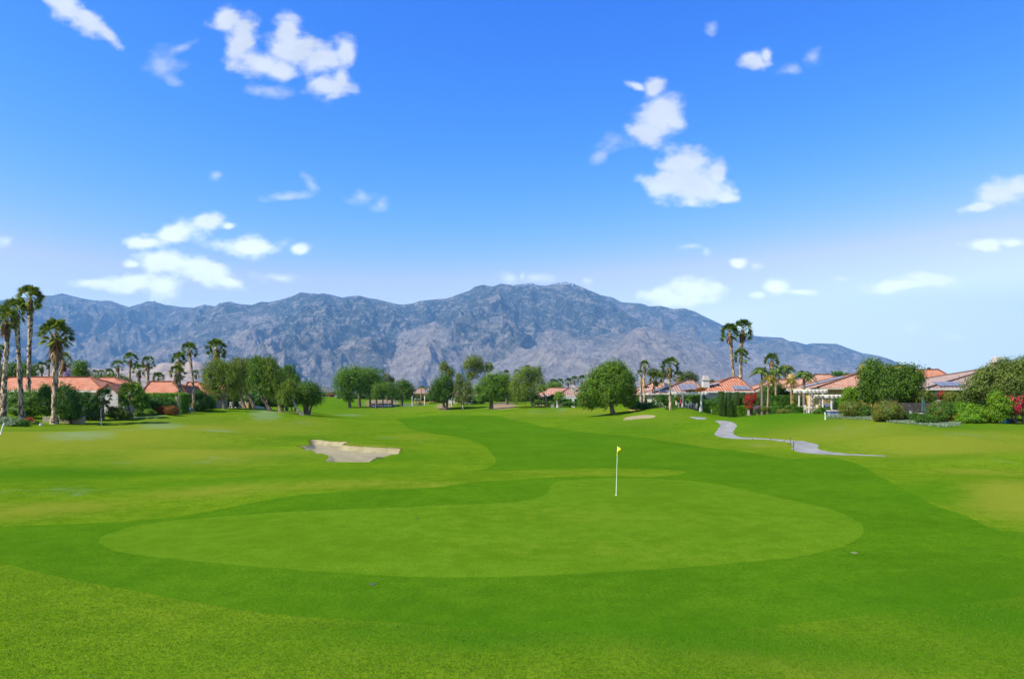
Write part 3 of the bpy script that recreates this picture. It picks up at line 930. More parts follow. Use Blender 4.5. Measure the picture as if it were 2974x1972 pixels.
def foliage(name, blobs, n, leaf, material, parent, seed=0, style='round', clumps=None, core=0.0, zmin=None, spread=0.16, zcut=None):
    """crown of separate leaves grouped in clumps over the surface of overlapping ellipsoids (x, y, z, rx, ry, rz)"""
    rg = np.random.default_rng(seed)
    n, leaf = int(n * LEAF_N), leaf * LEAF_S
    B = np.array(blobs, float)
    area = B[:, 3] * B[:, 5] + 0.3 * B[:, 4] * B[:, 5]
    nc = clumps or max(24, n // 18)
    bi = rg.choice(len(B), nc, p=area / area.sum())
    d = sphere_dirs(nc, rg)
    d[:, 2] = np.where(d[:, 2] < -0.78, -d[:, 2] * 0.6, d[:, 2])
    rad = 1.08 - np.abs(rg.normal(0, 0.26, nc)) if style != 'airy' else 0.35 + 0.7 * rg.random(nc) ** 0.6
    rad = rad * (1 + 0.10 * np.sin(d[:, 0] * 5 + bi) * np.cos(d[:, 2] * 6 + seed))
    CC = B[bi, :3] + d * B[bi, 3:] * rad[:, None]
    ctint = rg.random(nc)
    ci = rg.integers(0, nc, n)
    R_ = B[bi[ci], 3:].min(1)
    sg = spread * R_ + leaf * 0.5
    out = d[ci]
    off = rg.normal(size=(n, 3)) * sg[:, None]
    P_ = CC[ci] + off
    sc_ = 1.0 / max(0.8, 0.45 * B[:, 3].mean())
    low = np.clip(0.5 + 1.3 * fbm(P_[:, 0] * sc_ + seed, P_[:, 2] * sc_ + P_[:, 1] * sc_ * 0.7, 3, 0.6, seed % 50), 0, 1)
    tint = 0.28 * ctint[ci] + 0.37 * rg.random(n) + 0.35 * low
    if style == 'weep':
        # strands of narrow leaves hanging from each clump
        h = rg.random(n) * (0.5 + 0.9 * ctint[ci]) * R_ * 0.95
        P_ = CC[ci] + off * np.array([0.55, 0.55, 0.3]) * 0.9 + np.outer(h, [0, 0, -1]) + out * (h * 0.10)[:, None]
        D = np.stack([rg.normal(0, 0.25, n), rg.normal(0, 0.25, n), -np.ones(n)], 1)
        Nn = unit(out * [1, 1, 0.4] + rg.normal(size=(n, 3)) * 0.5)
        L_, W_ = leaf * (1.0 + rg.random(n)), leaf * 0.34
    else:
        Nn = unit(out * 0.9 + rg.normal(size=(n, 3)) * 0.6 + [0, 0, 0.25])
        D = np.cross(Nn, rg.normal(size=(n, 3))) + [0, 0, -0.25]
        L_, W_ = leaf * (0.7 + 0.7 * rg.random(n)), leaf * 0.62
    if zcut is not None:
        P_[:, 2] = np.maximum(P_[:, 2], zcut + 0.1 * rg.random(n))
    if core < 0.7:
        # open pockets through the crown
        s2_ = 1.0 / max(0.6, 0.28 * B[:, 3].mean())
        hole = fbm(P_[:, 0] * s2_ + 3.1 * seed, P_[:, 2] * s2_ + P_[:, 1] * s2_ * 0.6 + 7, 2, 0.5, seed % 31) > (-0.17 if style != 'weep' else -0.12)
        P_, D, Nn, tint = P_[hole], D[hole], Nn[hole], tint[hole]
        L_ = L_[hole] if np.ndim(L_) else L_
    V, Fq = cards(P_ - unit(D) * leaf * 0.5, D, Nn, L_, W_)
    if core:
        cv, cf = core_mesh(blobs, core)
        if zcut is not None:
            cv[:, 2] = np.maximum(cv[:, 2], zcut)
        Fq = np.vstack([Fq, cf + len(V)])
        V = np.vstack([V, cv])
        tint = np.concatenate([tint, np.full(len(cf), 0.1)])
    return mesh_np(name, V, Fq, material, parent, attrs={'tint': ('FACE', tint)})


def leaf_mat(name, dark, light, odd=None, odd_at=0.9, trans=0.28):
    def bl(t, b):
        ti = attr(t, 'tint')
        c = mixc(t, mapr(t, ti, 0.15, 0.85), dark, light)
        if odd:
            c = mixc(t, mapr(t, ti, odd_at - 0.06, odd_at + 0.04), c, odd)
        t.links.new(c, b.inputs['Base Color'])
        b.inputs['Specular IOR Level'].default_value = 0.22
        tr = t.nodes.new('ShaderNodeBsdfTranslucent')
        t.links.new(mixc(t, 1.0, c, (1.5, 1.35, 0.6), 'MULTIPLY'), tr.inputs['Color'])
        mx_ = t.nodes.new('ShaderNodeMixShader')
        mx_.inputs[0].default_value = trans
        t.links.new(b.outputs[0], mx_.inputs[1])
        t.links.new(tr.outputs[0], mx_.inputs[2])
        t.links.new(mx_.outputs[0], t.nodes['Material Output'].inputs['Surface'])
    return mat(name, dark, 0.55, bl)


LF = {
    'bright': leaf_mat('leaf_bright', (0.034, 0.095, 0.005), (0.16, 0.29, 0.012)),
    'lime': leaf_mat('leaf_lime', (0.06, 0.15, 0.004), (0.19, 0.31, 0.010)),
    'mid': leaf_mat('leaf_mid', (0.024, 0.07, 0.006), (0.135, 0.24, 0.016)),
    'deep': leaf_mat('leaf_deep', (0.022, 0.075, 0.007), (0.090, 0.185, 0.013)),
    'olive': leaf_mat('leaf_olive', (0.060, 0.099, 0.014), (0.217, 0.240, 0.022)),
    'weep': leaf_mat('leaf_weeping', (0.045, 0.085, 0.01), (0.215, 0.31, 0.024)),
    'weepg': leaf_mat('leaf_weeping_green', (0.034, 0.085, 0.008), (0.16, 0.285, 0.018)),
    'gum': leaf_mat('leaf_gum', (0.042, 0.075, 0.014), (0.205, 0.27, 0.04)),
    'grey': leaf_mat('leaf_grey', (0.048, 0.082, 0.031), (0.131, 0.163, 0.054)),
    'hedge': leaf_mat('leaf_hedge', (0.024, 0.085, 0.007), (0.096, 0.215, 0.012)),
    'box': leaf_mat('leaf_box', (0.060, 0.162, 0.005), (0.196, 0.351, 0.012)),
    'cyp': leaf_mat('leaf_column', (0.031, 0.078, 0.010), (0.094, 0.163, 0.014)),
    'palm': leaf_mat('palm_leaf', (0.027, 0.076, 0.010), (0.145, 0.227, 0.022)),
    'palmy': leaf_mat('palm_leaf_sunlit', (0.051, 0.111, 0.014), (0.246, 0.305, 0.030), (0.26, 0.17, 0.04), 0.86),
    'feather': leaf_mat('feather_palm_leaf', (0.034, 0.085, 0.017), (0.167, 0.240, 0.030), (0.28, 0.22, 0.04), 0.9),
    'yellowp': leaf_mat('yellowed_palm_leaf', (0.10, 0.10, 0.012), (0.32, 0.25, 0.03)),
    'dead': leaf_mat('dead_frond', (0.10, 0.055, 0.022), (0.27, 0.155, 0.06), trans=0.1),
    'silver': leaf_mat('leaf_silver', (0.13, 0.19, 0.11), (0.34, 0.42, 0.27)),
    'rust': leaf_mat('leaf_rust', (0.10, 0.05, 0.008), (0.30, 0.12, 0.015)),
    'redor': leaf_mat('leaf_red_orange', (0.12, 0.05, 0.01), (0.50, 0.10, 0.02)),
    'mixred': leaf_mat('leaf_green_with_red', (0.03, 0.06, 0.006), (0.12, 0.16, 0.012), (0.55, 0.05, 0.03), 0.85),
    'jac': leaf_mat('jacaranda_bloom', (0.10, 0.09, 0.20), (0.30, 0.24, 0.55)),
    'mauve': leaf_mat('leaf_mauve', (0.09, 0.07, 0.08), (0.26, 0.18, 0.24)),
    'stalk': leaf_mat('dry_stalk', (0.22, 0.16, 0.08), (0.42, 0.33, 0.2), trans=0.05),
    'yel': leaf_mat('leaf_with_yellow_flowers', (0.03, 0.07, 0.006), (0.12, 0.16, 0.01), (0.60, 0.48, 0.02), 0.78),
    'magenta': leaf_mat('petal_magenta', (0.35, 0.008, 0.04), (0.75, 0.03, 0.12)),
    'red': leaf_mat('petal_red', (0.30, 0.006, 0.02), (0.68, 0.02, 0.05)),
    'white': leaf_mat('petal_white', (0.6, 0.58, 0.5), (0.85, 0.85, 0.8)),
    'pink': leaf_mat('petal_pink', (0.5, 0.2, 0.28), (0.8, 0.45, 0.5)),
    'orange': leaf_mat('petal_orange', (0.6, 0.14, 0.01), (0.85, 0.30, 0.03)),
}


def bark(name, c0, c1, sc=6.0, hatch=0.0):
    def bl(t, b):
        if hatch:
            ti = attr(t, 'tint')
            oc = t.nodes.new('ShaderNodeTexCoord').outputs['Object']
            f = mth(t, 'ADD', mth(t, 'MULTIPLY', ti, 0.8), mth(t, 'MULTIPLY', noise(t, oc, 9, 3, 0.7), 0.4))
            t.links.new(mixc(t, mapr(t, f, 0.35, 0.85), c0, c1), b.inputs['Base Color'])
            return
        oc = t.nodes.new('ShaderNodeTexCoord').outputs['Object']
        mp = t.nodes.new('ShaderNodeMapping')
        mp.inputs['Scale'].default_value = (1, 1, 0.45 if not hatch else 1.3)
        t.links.new(oc, mp.inputs['Vector'])
        f = noise(t, mp.outputs[0], sc, 5, 0.7)
        if hatch:
            v = t.nodes.new('ShaderNodeTexVoronoi')
            v.inputs['Scale'].default_value = hatch
            v.distance = 'MANHATTAN'
            t.links.new(mp.outputs[0], v.inputs['Vector'])
            f = mth(t, 'ADD', mth(t, 'MULTIPLY', f, 0.4), mth(t, 'MULTIPLY', v.outputs['Distance'], 0.75))
        t.links.new(mixc(t, mapr(t, f, *((0.40, 0.54) if hatch else (0.36, 0.62))), c0, c1), b.inputs['Base Color'])
        bump(t, b, f, 0.8, 0.06)
    return mat(name, c0, 0.95, bl)


BK = {
    'palm': bark('palm_bark', (0.085, 0.055, 0.030), (0.50, 0.37, 0.23), 7, 3.0),
    'palmg': bark('palm_bark_grey', (0.16, 0.13, 0.10), (0.40, 0.34, 0.28), 5, 5.0),
    'ring': bark('smooth_palm_bark', (0.17, 0.12, 0.07), (0.34, 0.25, 0.15), 5),
    'brown': bark('brown_bark', (0.06, 0.04, 0.025), (0.17, 0.12, 0.08)),
    'pale': bark('pale_bark', (0.22, 0.17, 0.11), (0.44, 0.37, 0.27)),
    'tan': bark('tan_bark', (0.13, 0.09, 0.055), (0.33, 0.24, 0.15)),
}
KN = [0]


def loc_px(px, py, Y, o):
    x, y, z = W(px, py, Y)
    return np.array([x - o[0], 0.0, z - o[2]])


def blobs_px(bl, Y, o, seed=0, deep=1.0):
    rg = random.Random(seed)
    out = []
    for b in bl:
        p = loc_px(b[0], b[1], Y, o)
        rx, rz = b[2] / F * Y, b[3] / F * Y
        out.append((p[0], rg.uniform(-0.35, 0.35) * rx, p[2], rx, min(rx, 1.6 * rz + 0.3 * rx) * deep, rz))
    return out


def tree(label, cat, base, blobs, trunks, n, leaf, lm, bk='brown', name='tree', group=None, style='round', Y=None, spread=0.16, core=0.0, limbs=True, extra=None):
    """base (px, py) of the foot; blobs [(px, py, rx, ry)]; trunks [[(px, py, r_px), ...]]"""
    if Y is None:
        X, Yd, Z = hit(*base)
    else:
        Yd = Y
        X, _, Z = at(base[0], Y)
    o = (X, Yd, Z)
    KN[0] += 1
    sd_ = KN[0] * 13
    root = empty(name, (X, Yd, Z - 0.05))
    tag(root, label, cat, group)
    bl = blobs_px(blobs, Yd, o, sd_)
    lines = []
    rg = random.Random(sd_)
    for tr in trunks:
        pts_ = [(*loc_px(a, b_, Yd, o), r_ / F * Yd) for a, b_, r_ in tr]
        pts_[0] = (pts_[0][0], 0, -0.2 if len(trunks) == 1 else min(pts_[0][2], gz(X + pts_[0][0], Yd) - Z) - 0.2, pts_[0][3] * 1.25)
        lines.append(curve(pts_, 12))
    rgn = np.random.default_rng(sd_)
    for ln_ in lines:
        trunk_v, trunk_f = tubes([ln_], 9)
        mesh_np('trunk', trunk_v + 0.012 * rgn.normal(size=trunk_v.shape), trunk_f, BK[bk], root, smooth=True)
    if limbs:
        lb = []
        for b_ in bl:
            best = min(lines, key=lambda l: np.linalg.norm(l[0][-1] - np.array(b_[:3])))
            s_ = best[0][-1]
            r0 = best[1][-1]
            e_ = np.array(b_[:3])
            for q in range(3):
                en = e_ + np.array([rg.uniform(-.55, .55) * b_[3], rg.uniform(-.5, .5) * b_[4], rg.uniform(-0.2, .6) * b_[5]])
                md = s_ * 0.5 + en * 0.5 + np.array([0, 0, 0.12 * b_[5]])
                lb.append(curve([(*s_, r0 * 0.8), (*md, r0 * 0.45), (*en, r0 * 0.12)], 6))
        v_, f_ = tubes(lb, 5)
        mesh_np('limbs', v_, f_, BK[bk], root, smooth=True)
    foliage('crown', bl, n, leaf, LF[lm], root, sd_, style, spread=spread, core=core)
    if extra:
        foliage('flowers', bl, extra[1], extra[2], LF[extra[0]], root, sd_ + 3, 'round', spread=0.1)
    return root


def shrub(label, cat, base, blobs, n, leaf, lm, name='shrub', group=None, Y=None, core=0.8, flowers=None, style='round', part='foliage'):
    """base may be None: then Y is given and the foot stands on the ground under the first blob"""
    if base is not None and Y is None:
        h = hit(*base)
        X, Yd, Z = h
    else:
        px = base[0] if base else blobs[0][0]
        X, Yd, Z = at(px, Y)
    o = (X, Yd, Z)
    KN[0] += 1
    sd_ = KN[0] * 17
    root = empty(name, (X, Yd, Z - 0.03))
    tag(root, label, cat, group)
    bl = blobs_px(blobs, Yd, o, sd_)
    # push the volume behind the foot line so that the front stands on it
    foliage(part, bl, n, leaf, LF[lm], root, sd_, style, core=core, spread=0.07, zcut=0.02)
    st = [((0.05 * k, 0.03 * k, -0.1), (0.12 * k, 0.05, bl[0][2] * 0.6 + 0.2)) for k in (-1, 0, 1)]
    v_, f_ = tubes([(np.array([a, b_]), np.array([0.05, 0.03])) for a, b_ in st], 5)
    mesh_np('stem', v_, f_, BK['brown'], root)
    if flowers:
        foliage('flowers', [(b[0], b[1], b[2] + 0.03, b[3] * 1.04, b[4] * 1.04, b[5] * 1.04) for b in bl], flowers[1], flowers[2], LF[flowers[0]], root, sd_ + 5, 'round', spread=0.05, clumps=flowers[3] if len(flowers) > 3 else None, zcut=0.05)
    return root


def hedge(label, x0px, x1px, top_py, Y, depth, lm, n, leaf=0.14, bottom=None, name='hedge', group=None, roundness=0.0):
    """a clipped hedge: a box of leaves over a solid core"""
    X0, X1 = (x0px - CX) / F * Y, (x1px - CX) / F * Y
    g = (X0 + X1) / 2
    z0 = gz(g, Y)
    zt = CAMH + (HY - top_py) / F * Y
    hgt = max(zt - z0, 0.3)
    w_ = X1 - X0
    KN[0] += 1
    rg = np.random.default_rng(KN[0] * 19)
    root = empty(name, (g, Y, z0 - 0.02))
    tag(root, label, 'hedge', group)
    # sample the faces of the box
    ar = np.array([w_ * hgt, w_ * depth, depth * hgt, depth * hgt, w_ * hgt * 0.4])
    f = rg.choice(5, n, p=ar / ar.sum())
    u, v = rg.random(n), rg.random(n)
    P_ = np.zeros((n, 3))
    Nn = np.zeros((n, 3))
    for k, (pf, nn_) in enumerate(((lambda u, v: np.stack([(u - .5) * w_, 0 * u, v * hgt], 1), (0, -1, 0)), (lambda u, v: np.stack([(u - .5) * w_, v * depth, 0 * u + hgt], 1), (0, 0, 1)),
                                   (lambda u, v: np.stack([0 * u - w_ / 2, u * depth, v * hgt], 1), (-1, 0, 0)), (lambda u, v: np.stack([0 * u + w_ / 2, u * depth, v * hgt], 1), (1, 0, 0)), (lambda u, v: np.stack([(u - .5) * w_, 0 * u + depth, v * hgt], 1), (0, 1, 0)))):
        m = f == k
        P_[m] = pf(u[m], v[m])
        Nn[m] = nn_
    und = 0.10 * fbm(P_[:, 0] * 0.9 + KN[0], P_[:, 2] * 1.1 + P_[:, 1], 3, 0.6, 3) * (1.0 + roundness * 3)
    P_ += Nn * und[:, None] + rg.normal(size=(n, 3)) * leaf * 0.25
    if roundness:
        # soften the box towards a rounded one
        q = np.abs((P_ - [0, depth / 2, hgt / 2]) / [w_ / 2, depth / 2, hgt / 2])
        k_ = (q ** 4).sum(1) ** 0.25
        P_ = [0, depth / 2, hgt / 2] + (P_ - [0, depth / 2, hgt / 2]) / (1 + roundness * (k_ - 1))[:, None]
    cl = rg.random(4000)
    tint = 0.5 * rg.random(n) + 0.5 * np.clip(0.5 + 1.2 * fbm(P_[:, 0] * 2, P_[:, 2] * 2 + P_[:, 1] * 2, 2, 0.5, 8), 0, 1)
    Nr = unit(Nn + rg.normal(size=(n, 3)) * 0.55)
    D = np.cross(Nr, rg.normal(size=(n, 3)))
    P_[:, 2] = np.maximum(P_[:, 2], 0.02)
    V, Fq = cards(P_, D, Nr, leaf * (0.7 + 0.6 * rg.random(n)), leaf * 0.6)
    s = 0.07 + roundness * 0.12 * min(w_, hgt)
    cv = np.array([(a, b_, c) for c in (-0.1, hgt - s) for a, b_ in ((-w_ / 2 + s, s), (w_ / 2 - s, s), (w_ / 2 - s, depth - s), (-w_ / 2 + s, depth - s))])
    cf = np.array([(3, 2, 1, 0), (4, 5, 6, 7), (0, 1, 5, 4), (1, 2, 6, 5), (2, 3, 7, 6), (3, 0, 4, 7)])
    Fq = np.vstack([Fq, cf + len(V)])
    V = np.vstack([V, cv])
    mesh_np('foliage', V, Fq, LF[lm], root, attrs={'tint': ('FACE', np.concatenate([tint, np.full(6, 0.15)]))})
    return root


# ------------------------------------------------------------------ palms
def fan_crown(rg, R_, nf, up=0.95, low=-0.55, leaflets=15, droop=0.2, wind=0.0):
    """fan fronds round the origin, R_ = reach of a frond"""
    Cs, Ds, Ns, Ls, Ws, Bs, T = [], [], [], [], [], [], []
    for i in range(nf):
        az = i * 2.39996 + rg.uniform(-.25, .25)
        e = low + (up - low) * ((i + 0.5) / nf) ** 0.7
        d = np.array([math.cos(az) * math.cos(e * 1.35), math.sin(az) * math.cos(e * 1.35), math.sin(e * 1.35)])
        d = d * [1, 1, 1.2]
        d = unit(d + np.array([wind * rg.uniform(.2, 1), 0, 0]))
        lp = R_ * rg.uniform(0.45, 0.66)
        sag = R_ * 0.10 * (1 - e)
        tip = d * lp - np.array([0, 0, sag])
        side = unit(np.cross(d, [0, 0, 1.0]))
        upv = np.cross(side, d)
        tw = rg.uniform(-1.25, 1.25)
        side = side * math.cos(tw) + upv * math.sin(tw)
        # petiole
        Cs.append(np.zeros(3)); Ds.append(tip); Ns.append(upv); Ls.append(np.linalg.norm(tip) * 1.05); Ws.append(R_ * 0.035); Bs.append(0.0); T.append(0.6)
        tn = rg.random()
        for k in range(leaflets):
            a = (k / (leaflets - 1) - 0.5) * 2 * 1.35
            dd_ = unit(d * math.cos(a) + side * math.sin(a) - np.array([0, 0, 0.10]))
            L_ = R_ * 0.46 * (0.72 + 0.28 * math.cos(a)) * rg.uniform(.88, 1.08)
            Cs.append(tip); Ds.append(dd_); Ns.append(upv + side * 0.4 * math.sin(a)); Ls.append(L_); Ws.append(R_ * 0.075); Bs.append(L_ * droop * rg.uniform(.7, 1.3)); T.append(min(1, max(0, 0.55 * tn + 0.35 * rg.random() + 0.12 * (1 - e))))
    V, Fq = cards(np.array(Cs), np.array(Ds), np.array(Ns), np.array(Ls), np.array(Ws), np.array(Bs))
    return V, Fq, np.array(T)


def skirt_mesh(rg, R_, H_, r0, n=160):
    """dead fronds hanging down round the top of the trunk"""
    Cs, Ds, Ns, Ls = [], [], [], []
    for i in range(n):
        az = rg.uniform(0, 2 * math.pi)
        z = -rg.random() ** 0.8 * H_ * 0.6
        o_ = np.array([math.cos(az), math.sin(az), 0])
        Cs.append(o_ * r0 * 0.8 + [0, 0, z]); Ds.append(o_ * rg.uniform(.1, .55) + [0, 0, -1]); Ns.append(o_); Ls.append(H_ * rg.uniform(.3, .6))
    return (*cards(np.array(Cs), np.array(Ds), np.array(Ns), np.array(Ls), np.full(n, R_ * 0.14)), np.array([rg.random() for _ in range(n)]))


def palm(label, crown, R_px, trunk, base=None, Y=None, nf=34, lm='palm', skirt=(0.7, 1.0), bk='palm', name='fan_palm', group=None, wind=0.0, foot=1.3, low=-0.5, droop=0.2, leaflets=15):
    """crown (px, py) centre, trunk [(px, py, r_px)...] from foot to crown"""
    if Y is None:
        X, Yd, Z = hit(*base)
    else:
        Yd = Y
        X, _, Z = at(trunk[0][0], Y)
    o = (X, Yd, Z)
    KN[0] += 1
    rg = random.Random(KN[0] * 7)
    root = empty(name, (X, Yd, Z - 0.03))
    tag(root, label, 'palm tree', group)
    tp = [(*loc_px(a, b_, Yd, o), r_ / F * Yd) for a, b_, r_ in trunk]
    tp[0] = (tp[0][0], 0, -0.15, tp[0][3] * foot)
    cc = loc_px(*crown, Yd, o)
    tp.append((*cc, tp[-1][3] * 0.9))
    hgt_ = np.linalg.norm(np.array(tp[-1][:3]) - np.array(tp[0][:3]))
    P_, r_ = curve(tp, max(14, int(hgt_ / 0.24)))
    ns_ = 11
    v_, f_ = tubes([(P_, r_)], ns_)
    nz = np.random.default_rng(KN[0])
    q_ = np.arange(len(P_))
    ctr = np.repeat(P_, ns_, 0)
    rel = v_ - ctr
    a_ = np.repeat((q_ % 2) * math.pi / ns_, ns_)
    rel = np.stack([rel[:, 0] * np.cos(a_) - rel[:, 1] * np.sin(a_), rel[:, 0] * np.sin(a_) + rel[:, 1] * np.cos(a_), rel[:, 2]], 1)
    v_ = ctr + rel * (1 + 0.16 * nz.normal(size=(len(rel), 1)) * (0.5 if bk == 'palmg' else 1)) + nz.normal(size=v_.shape) * [0, 0, 0.04]
    tt_ = nz.random(len(f_))
    mesh_np('trunk', v_, f_, BK[bk], root, smooth=False, attrs={'tint': ('FACE', tt_)})
    Rm = R_px / F * Yd
    V, Fq, T = fan_crown(rg, Rm, nf, leaflets=leaflets, wind=wind, low=low, droop=droop)
    mesh_np('crown', V + cc, Fq, LF[lm], root, attrs={'tint': ('FACE', T)})
    if skirt and skirt[0]:
        V, Fq, T = skirt_mesh(rg, Rm, Rm * skirt[1], tp[-1][3], int(150 * skirt[0]))
        mesh_np('dead_fronds', V + cc, Fq, LF['dead'], root, attrs={'tint': ('FACE', T)})
    return root


def feather_palm(label, crown, R_px, trunk, base=None, Y=None, nf=16, lm='feather', bk='ring', name='queen_palm', group=None, droop=0.55):
    if Y is None:
        X, Yd, Z = hit(*base)
    else:
        Yd = Y
        X, _, Z = at(trunk[0][0], Y)
    o = (X, Yd, Z)
    KN[0] += 1
    rg = random.Random(KN[0] * 7)
    root = empty(name, (X, Yd, Z - 0.03))
    tag(root, label, 'palm tree', group)
    tp = [(*loc_px(a, b_, Yd, o), r_ / F * Yd) for a, b_, r_ in trunk]
    tp[0] = (tp[0][0], 0, -0.15, tp[0][3] * 1.3)
    cc = loc_px(*crown, Yd, o)
    tp.append((*cc, tp[-1][3] * 0.8))
    P_, r_ = curve(tp, 16)
    v_, f_ = tubes([(P_, r_)], 10)
    mesh_np('trunk', v_, f_, BK[bk], root, smooth=True)
    Rm = R_px / F * Yd
    Cs, Ds, Ns, Ls, Ws, T = [], [], [], [], [], []
    for i in range(nf):
        az = i * 2.39996
        e = 0.15 + 1.15 * (i + .5) / nf
        d = np.array([math.cos(az) * math.cos(e), math.sin(az) * math.cos(e), math.sin(e)])
        side = unit(np.cross(d, [0, 0, 1.0]))
        tn = rg.random()
        L_ = Rm * rg.uniform(.95, 1.2)
        m = 22
        prev = np.zeros(3)
        for k in range(1, m + 1):
            s = k / m
            p = d * L_ * s - np.array([0, 0, droop * L_ * s ** 2.2 * 1.25])
            Cs.append(prev); Ds.append(p - prev); Ns.append([0, 0, 1.0]); Ls.append(np.linalg.norm(p - prev) * 1.2); Ws.append(Rm * 0.03); T.append(0.5)
            if k > 2:
                for sg in (-1, 1):
                    dr = side * sg * 0.75 + unit(p - prev) * 0.5 - np.array([0, 0, rg.uniform(.35, 1.0)])
                    Cs.append(p); Ds.append(dr); Ns.append(unit(p - prev) + np.array([0, 0, .4])); Ls.append(Rm * 0.40 * (1 - 0.55 * s) * rg.uniform(.8, 1.15)); Ws.append(Rm * 0.062); T.append(min(1, 0.6 * tn + 0.4 * rg.random()))
            prev = p
    V, Fq = cards(np.array(Cs), np.array(Ds), np.array(Ns), np.array(Ls), np.array(Ws))
    mesh_np('crown', V + cc, Fq, LF[lm], root, attrs={'tint': ('FACE', np.array(T))})
    return root


# ------------------------------------------------------------------ built things
class MB:
    def __init__(s):
        s.v, s.f = [], []

    def box(s, x0, x1, y0, y1, z0, z1):
        b = len(s.v)
        s.v += [(x0, y0, z0), (x1, y0, z0), (x1, y1, z0), (x0, y1, z0), (x0, y0, z1), (x1, y0, z1), (x1, y1, z1), (x0, y1, z1)]
        s.f += [tuple(b + i for i in q) for q in ((3, 2, 1, 0), (4, 5, 6, 7), (0, 1, 5, 4), (1, 2, 6, 5), (2, 3, 7, 6), (3, 0, 4, 7))]
        return s

    def poly(s, pts_):
        b = len(s.v)
        s.v += [tuple(p) for p in pts_]
        s.f.append(tuple(range(b, b + len(pts_))))
        return s

    def beam(s, a, b_, r, r2=None, sides=8):
        v, f = tubes([(np.array([a, b_], float), np.array([r, r2 or r]))], sides)
        k = len(s.v)
        s.v += [tuple(p) for p in v]
        s.f += [tuple(int(i) + k for i in q) for q in f]
        return s

    def lathe(s, prof, sides=14, at_=(0, 0)):
        b = len(s.v)
        for r_, z in prof:
            for i in range(sides):
                a = 2 * math.pi * i / sides
                s.v.append((at_[0] + r_ * math.cos(a), at_[1] + r_ * math.sin(a), z))
        for k in range(len(prof) - 1):
            for i in range(sides):
                j = (i + 1) % sides
                s.f.append((b + k * sides + i, b + k * sides + j, b + (k + 1) * sides + j, b + (k + 1) * sides + i))
        s.f.append(tuple(b + i for i in reversed(range(sides))))
        s.f.append(tuple(b + (len(prof) - 1) * sides + i for i in range(sides)))
        return s

    def build(s, name, material, parent=None, bevel=0.0, uvs=None, smooth=False):
        me = bpy.data.meshes.new(name)
        me.from_pydata(s.v, [], s.f)
        if uvs:
            ul = me.uv_layers.new(name='UVMap')
            k = 0
            for p in me.polygons:
                for li in p.loop_indices:
                    ul.data[li].uv = uvs[me.loops[li].vertex_index]
        me.materials.append(material)
        if smooth:
            me.polygons.foreach_set('use_smooth', [True] * len(me.polygons))
        me.update()
        o = bpy.data.objects.new(name, me)
        o.parent = parent
        col.objects.link(o)
        if bevel:
            m = o.modifiers.new('bevel', 'BEVEL')
            m.width = bevel
            m.segments = 2
            m.limit_method = 'ANGLE'
        return o


def tile_mat(name, c0, c1, c2):
    def bl(t, b):
        uv = t.nodes.new('ShaderNodeUVMap').outputs[0]
        s = t.nodes.new('ShaderNodeSeparateXYZ')
        t.links.new(uv, s.inputs[0])
        fu = mth(t, 'FRACT', mth(t, 'MULTIPLY', s.outputs[0], 1 / 0.44))
        fv = mth(t, 'FRACT', mth(t, 'MULTIPLY', s.outputs[1], 1 / 0.5))
        hump = mth(t, 'SINE', mth(t, 'MULTIPLY', fu, math.pi))
        # colour of each tile
        fl = t.nodes.new('ShaderNodeCombineXYZ')
        t.links.new(mth(t, 'FLOOR', mth(t, 'MULTIPLY', s.outputs[0], 1 / 0.44)), fl.inputs[0])
        t.links.new(mth(t, 'FLOOR', mth(t, 'MULTIPLY', s.outputs[1], 1 / 0.5)), fl.inputs[1])
        wn_ = t.nodes.new('ShaderNodeTexWhiteNoise')
        t.links.new(fl.outputs[0], wn_.inputs['Vector'])
        c = mixc(t, wn_.outputs['Value'], c0, c1)
        c = mixc(t, mapr(t, noise(t, uv, 0.6, 4, 0.6), 0.4, 0.7, 0, 0.6), c, c2)
        gap = mth(t, 'MULTIPLY', mapr(t, hump, 0.55, 0.05), 0.85)
        c = mixc(t, gap, c, tuple(x * 0.35 for x in c0))
        c = mixc(t, mth(t, 'MULTIPLY', mth(t, 'LESS_THAN', fv, 0.12), 0.55), c, tuple(x * 0.4 for x in c0))
        t.links.new(c, b.inputs['Base Color'])
        bump(t, b, mth(t, 'ADD', hump, mth(t, 'MULTIPLY', fv, 0.5)), 1.0, 0.09)
        b.inputs['Specular IOR Level'].default_value = 0.1
    return mat(name, c0, 0.85, bl)


def wall_mat(name, c):
    return m_plain(name, c, 0.9, 0.06, 1.5, 0.15)


def solar_b(t, b):
    uv = t.nodes.new('ShaderNodeUVMap').outputs[0]
    s = t.nodes.new('ShaderNodeSeparateXYZ')
    t.links.new(uv, s.inputs[0])
    fu = mth(t, 'FRACT', mth(t, 'MULTIPLY', s.outputs[0], 1.0))
    fv = mth(t, 'FRACT', mth(t, 'MULTIPLY', s.outputs[1], 1 / 1.65))
    ln = mth(t, 'MAXIMUM', mth(t, 'LESS_THAN', fu, 0.05), mth(t, 'LESS_THAN', fv, 0.035))
    t.links.new(mixc(t, ln, (0.15, 0.155, 0.16), (0.36, 0.36, 0.36)), b.inputs['Base Color'])
    b.inputs['Specular IOR Level'].default_value = 0.3


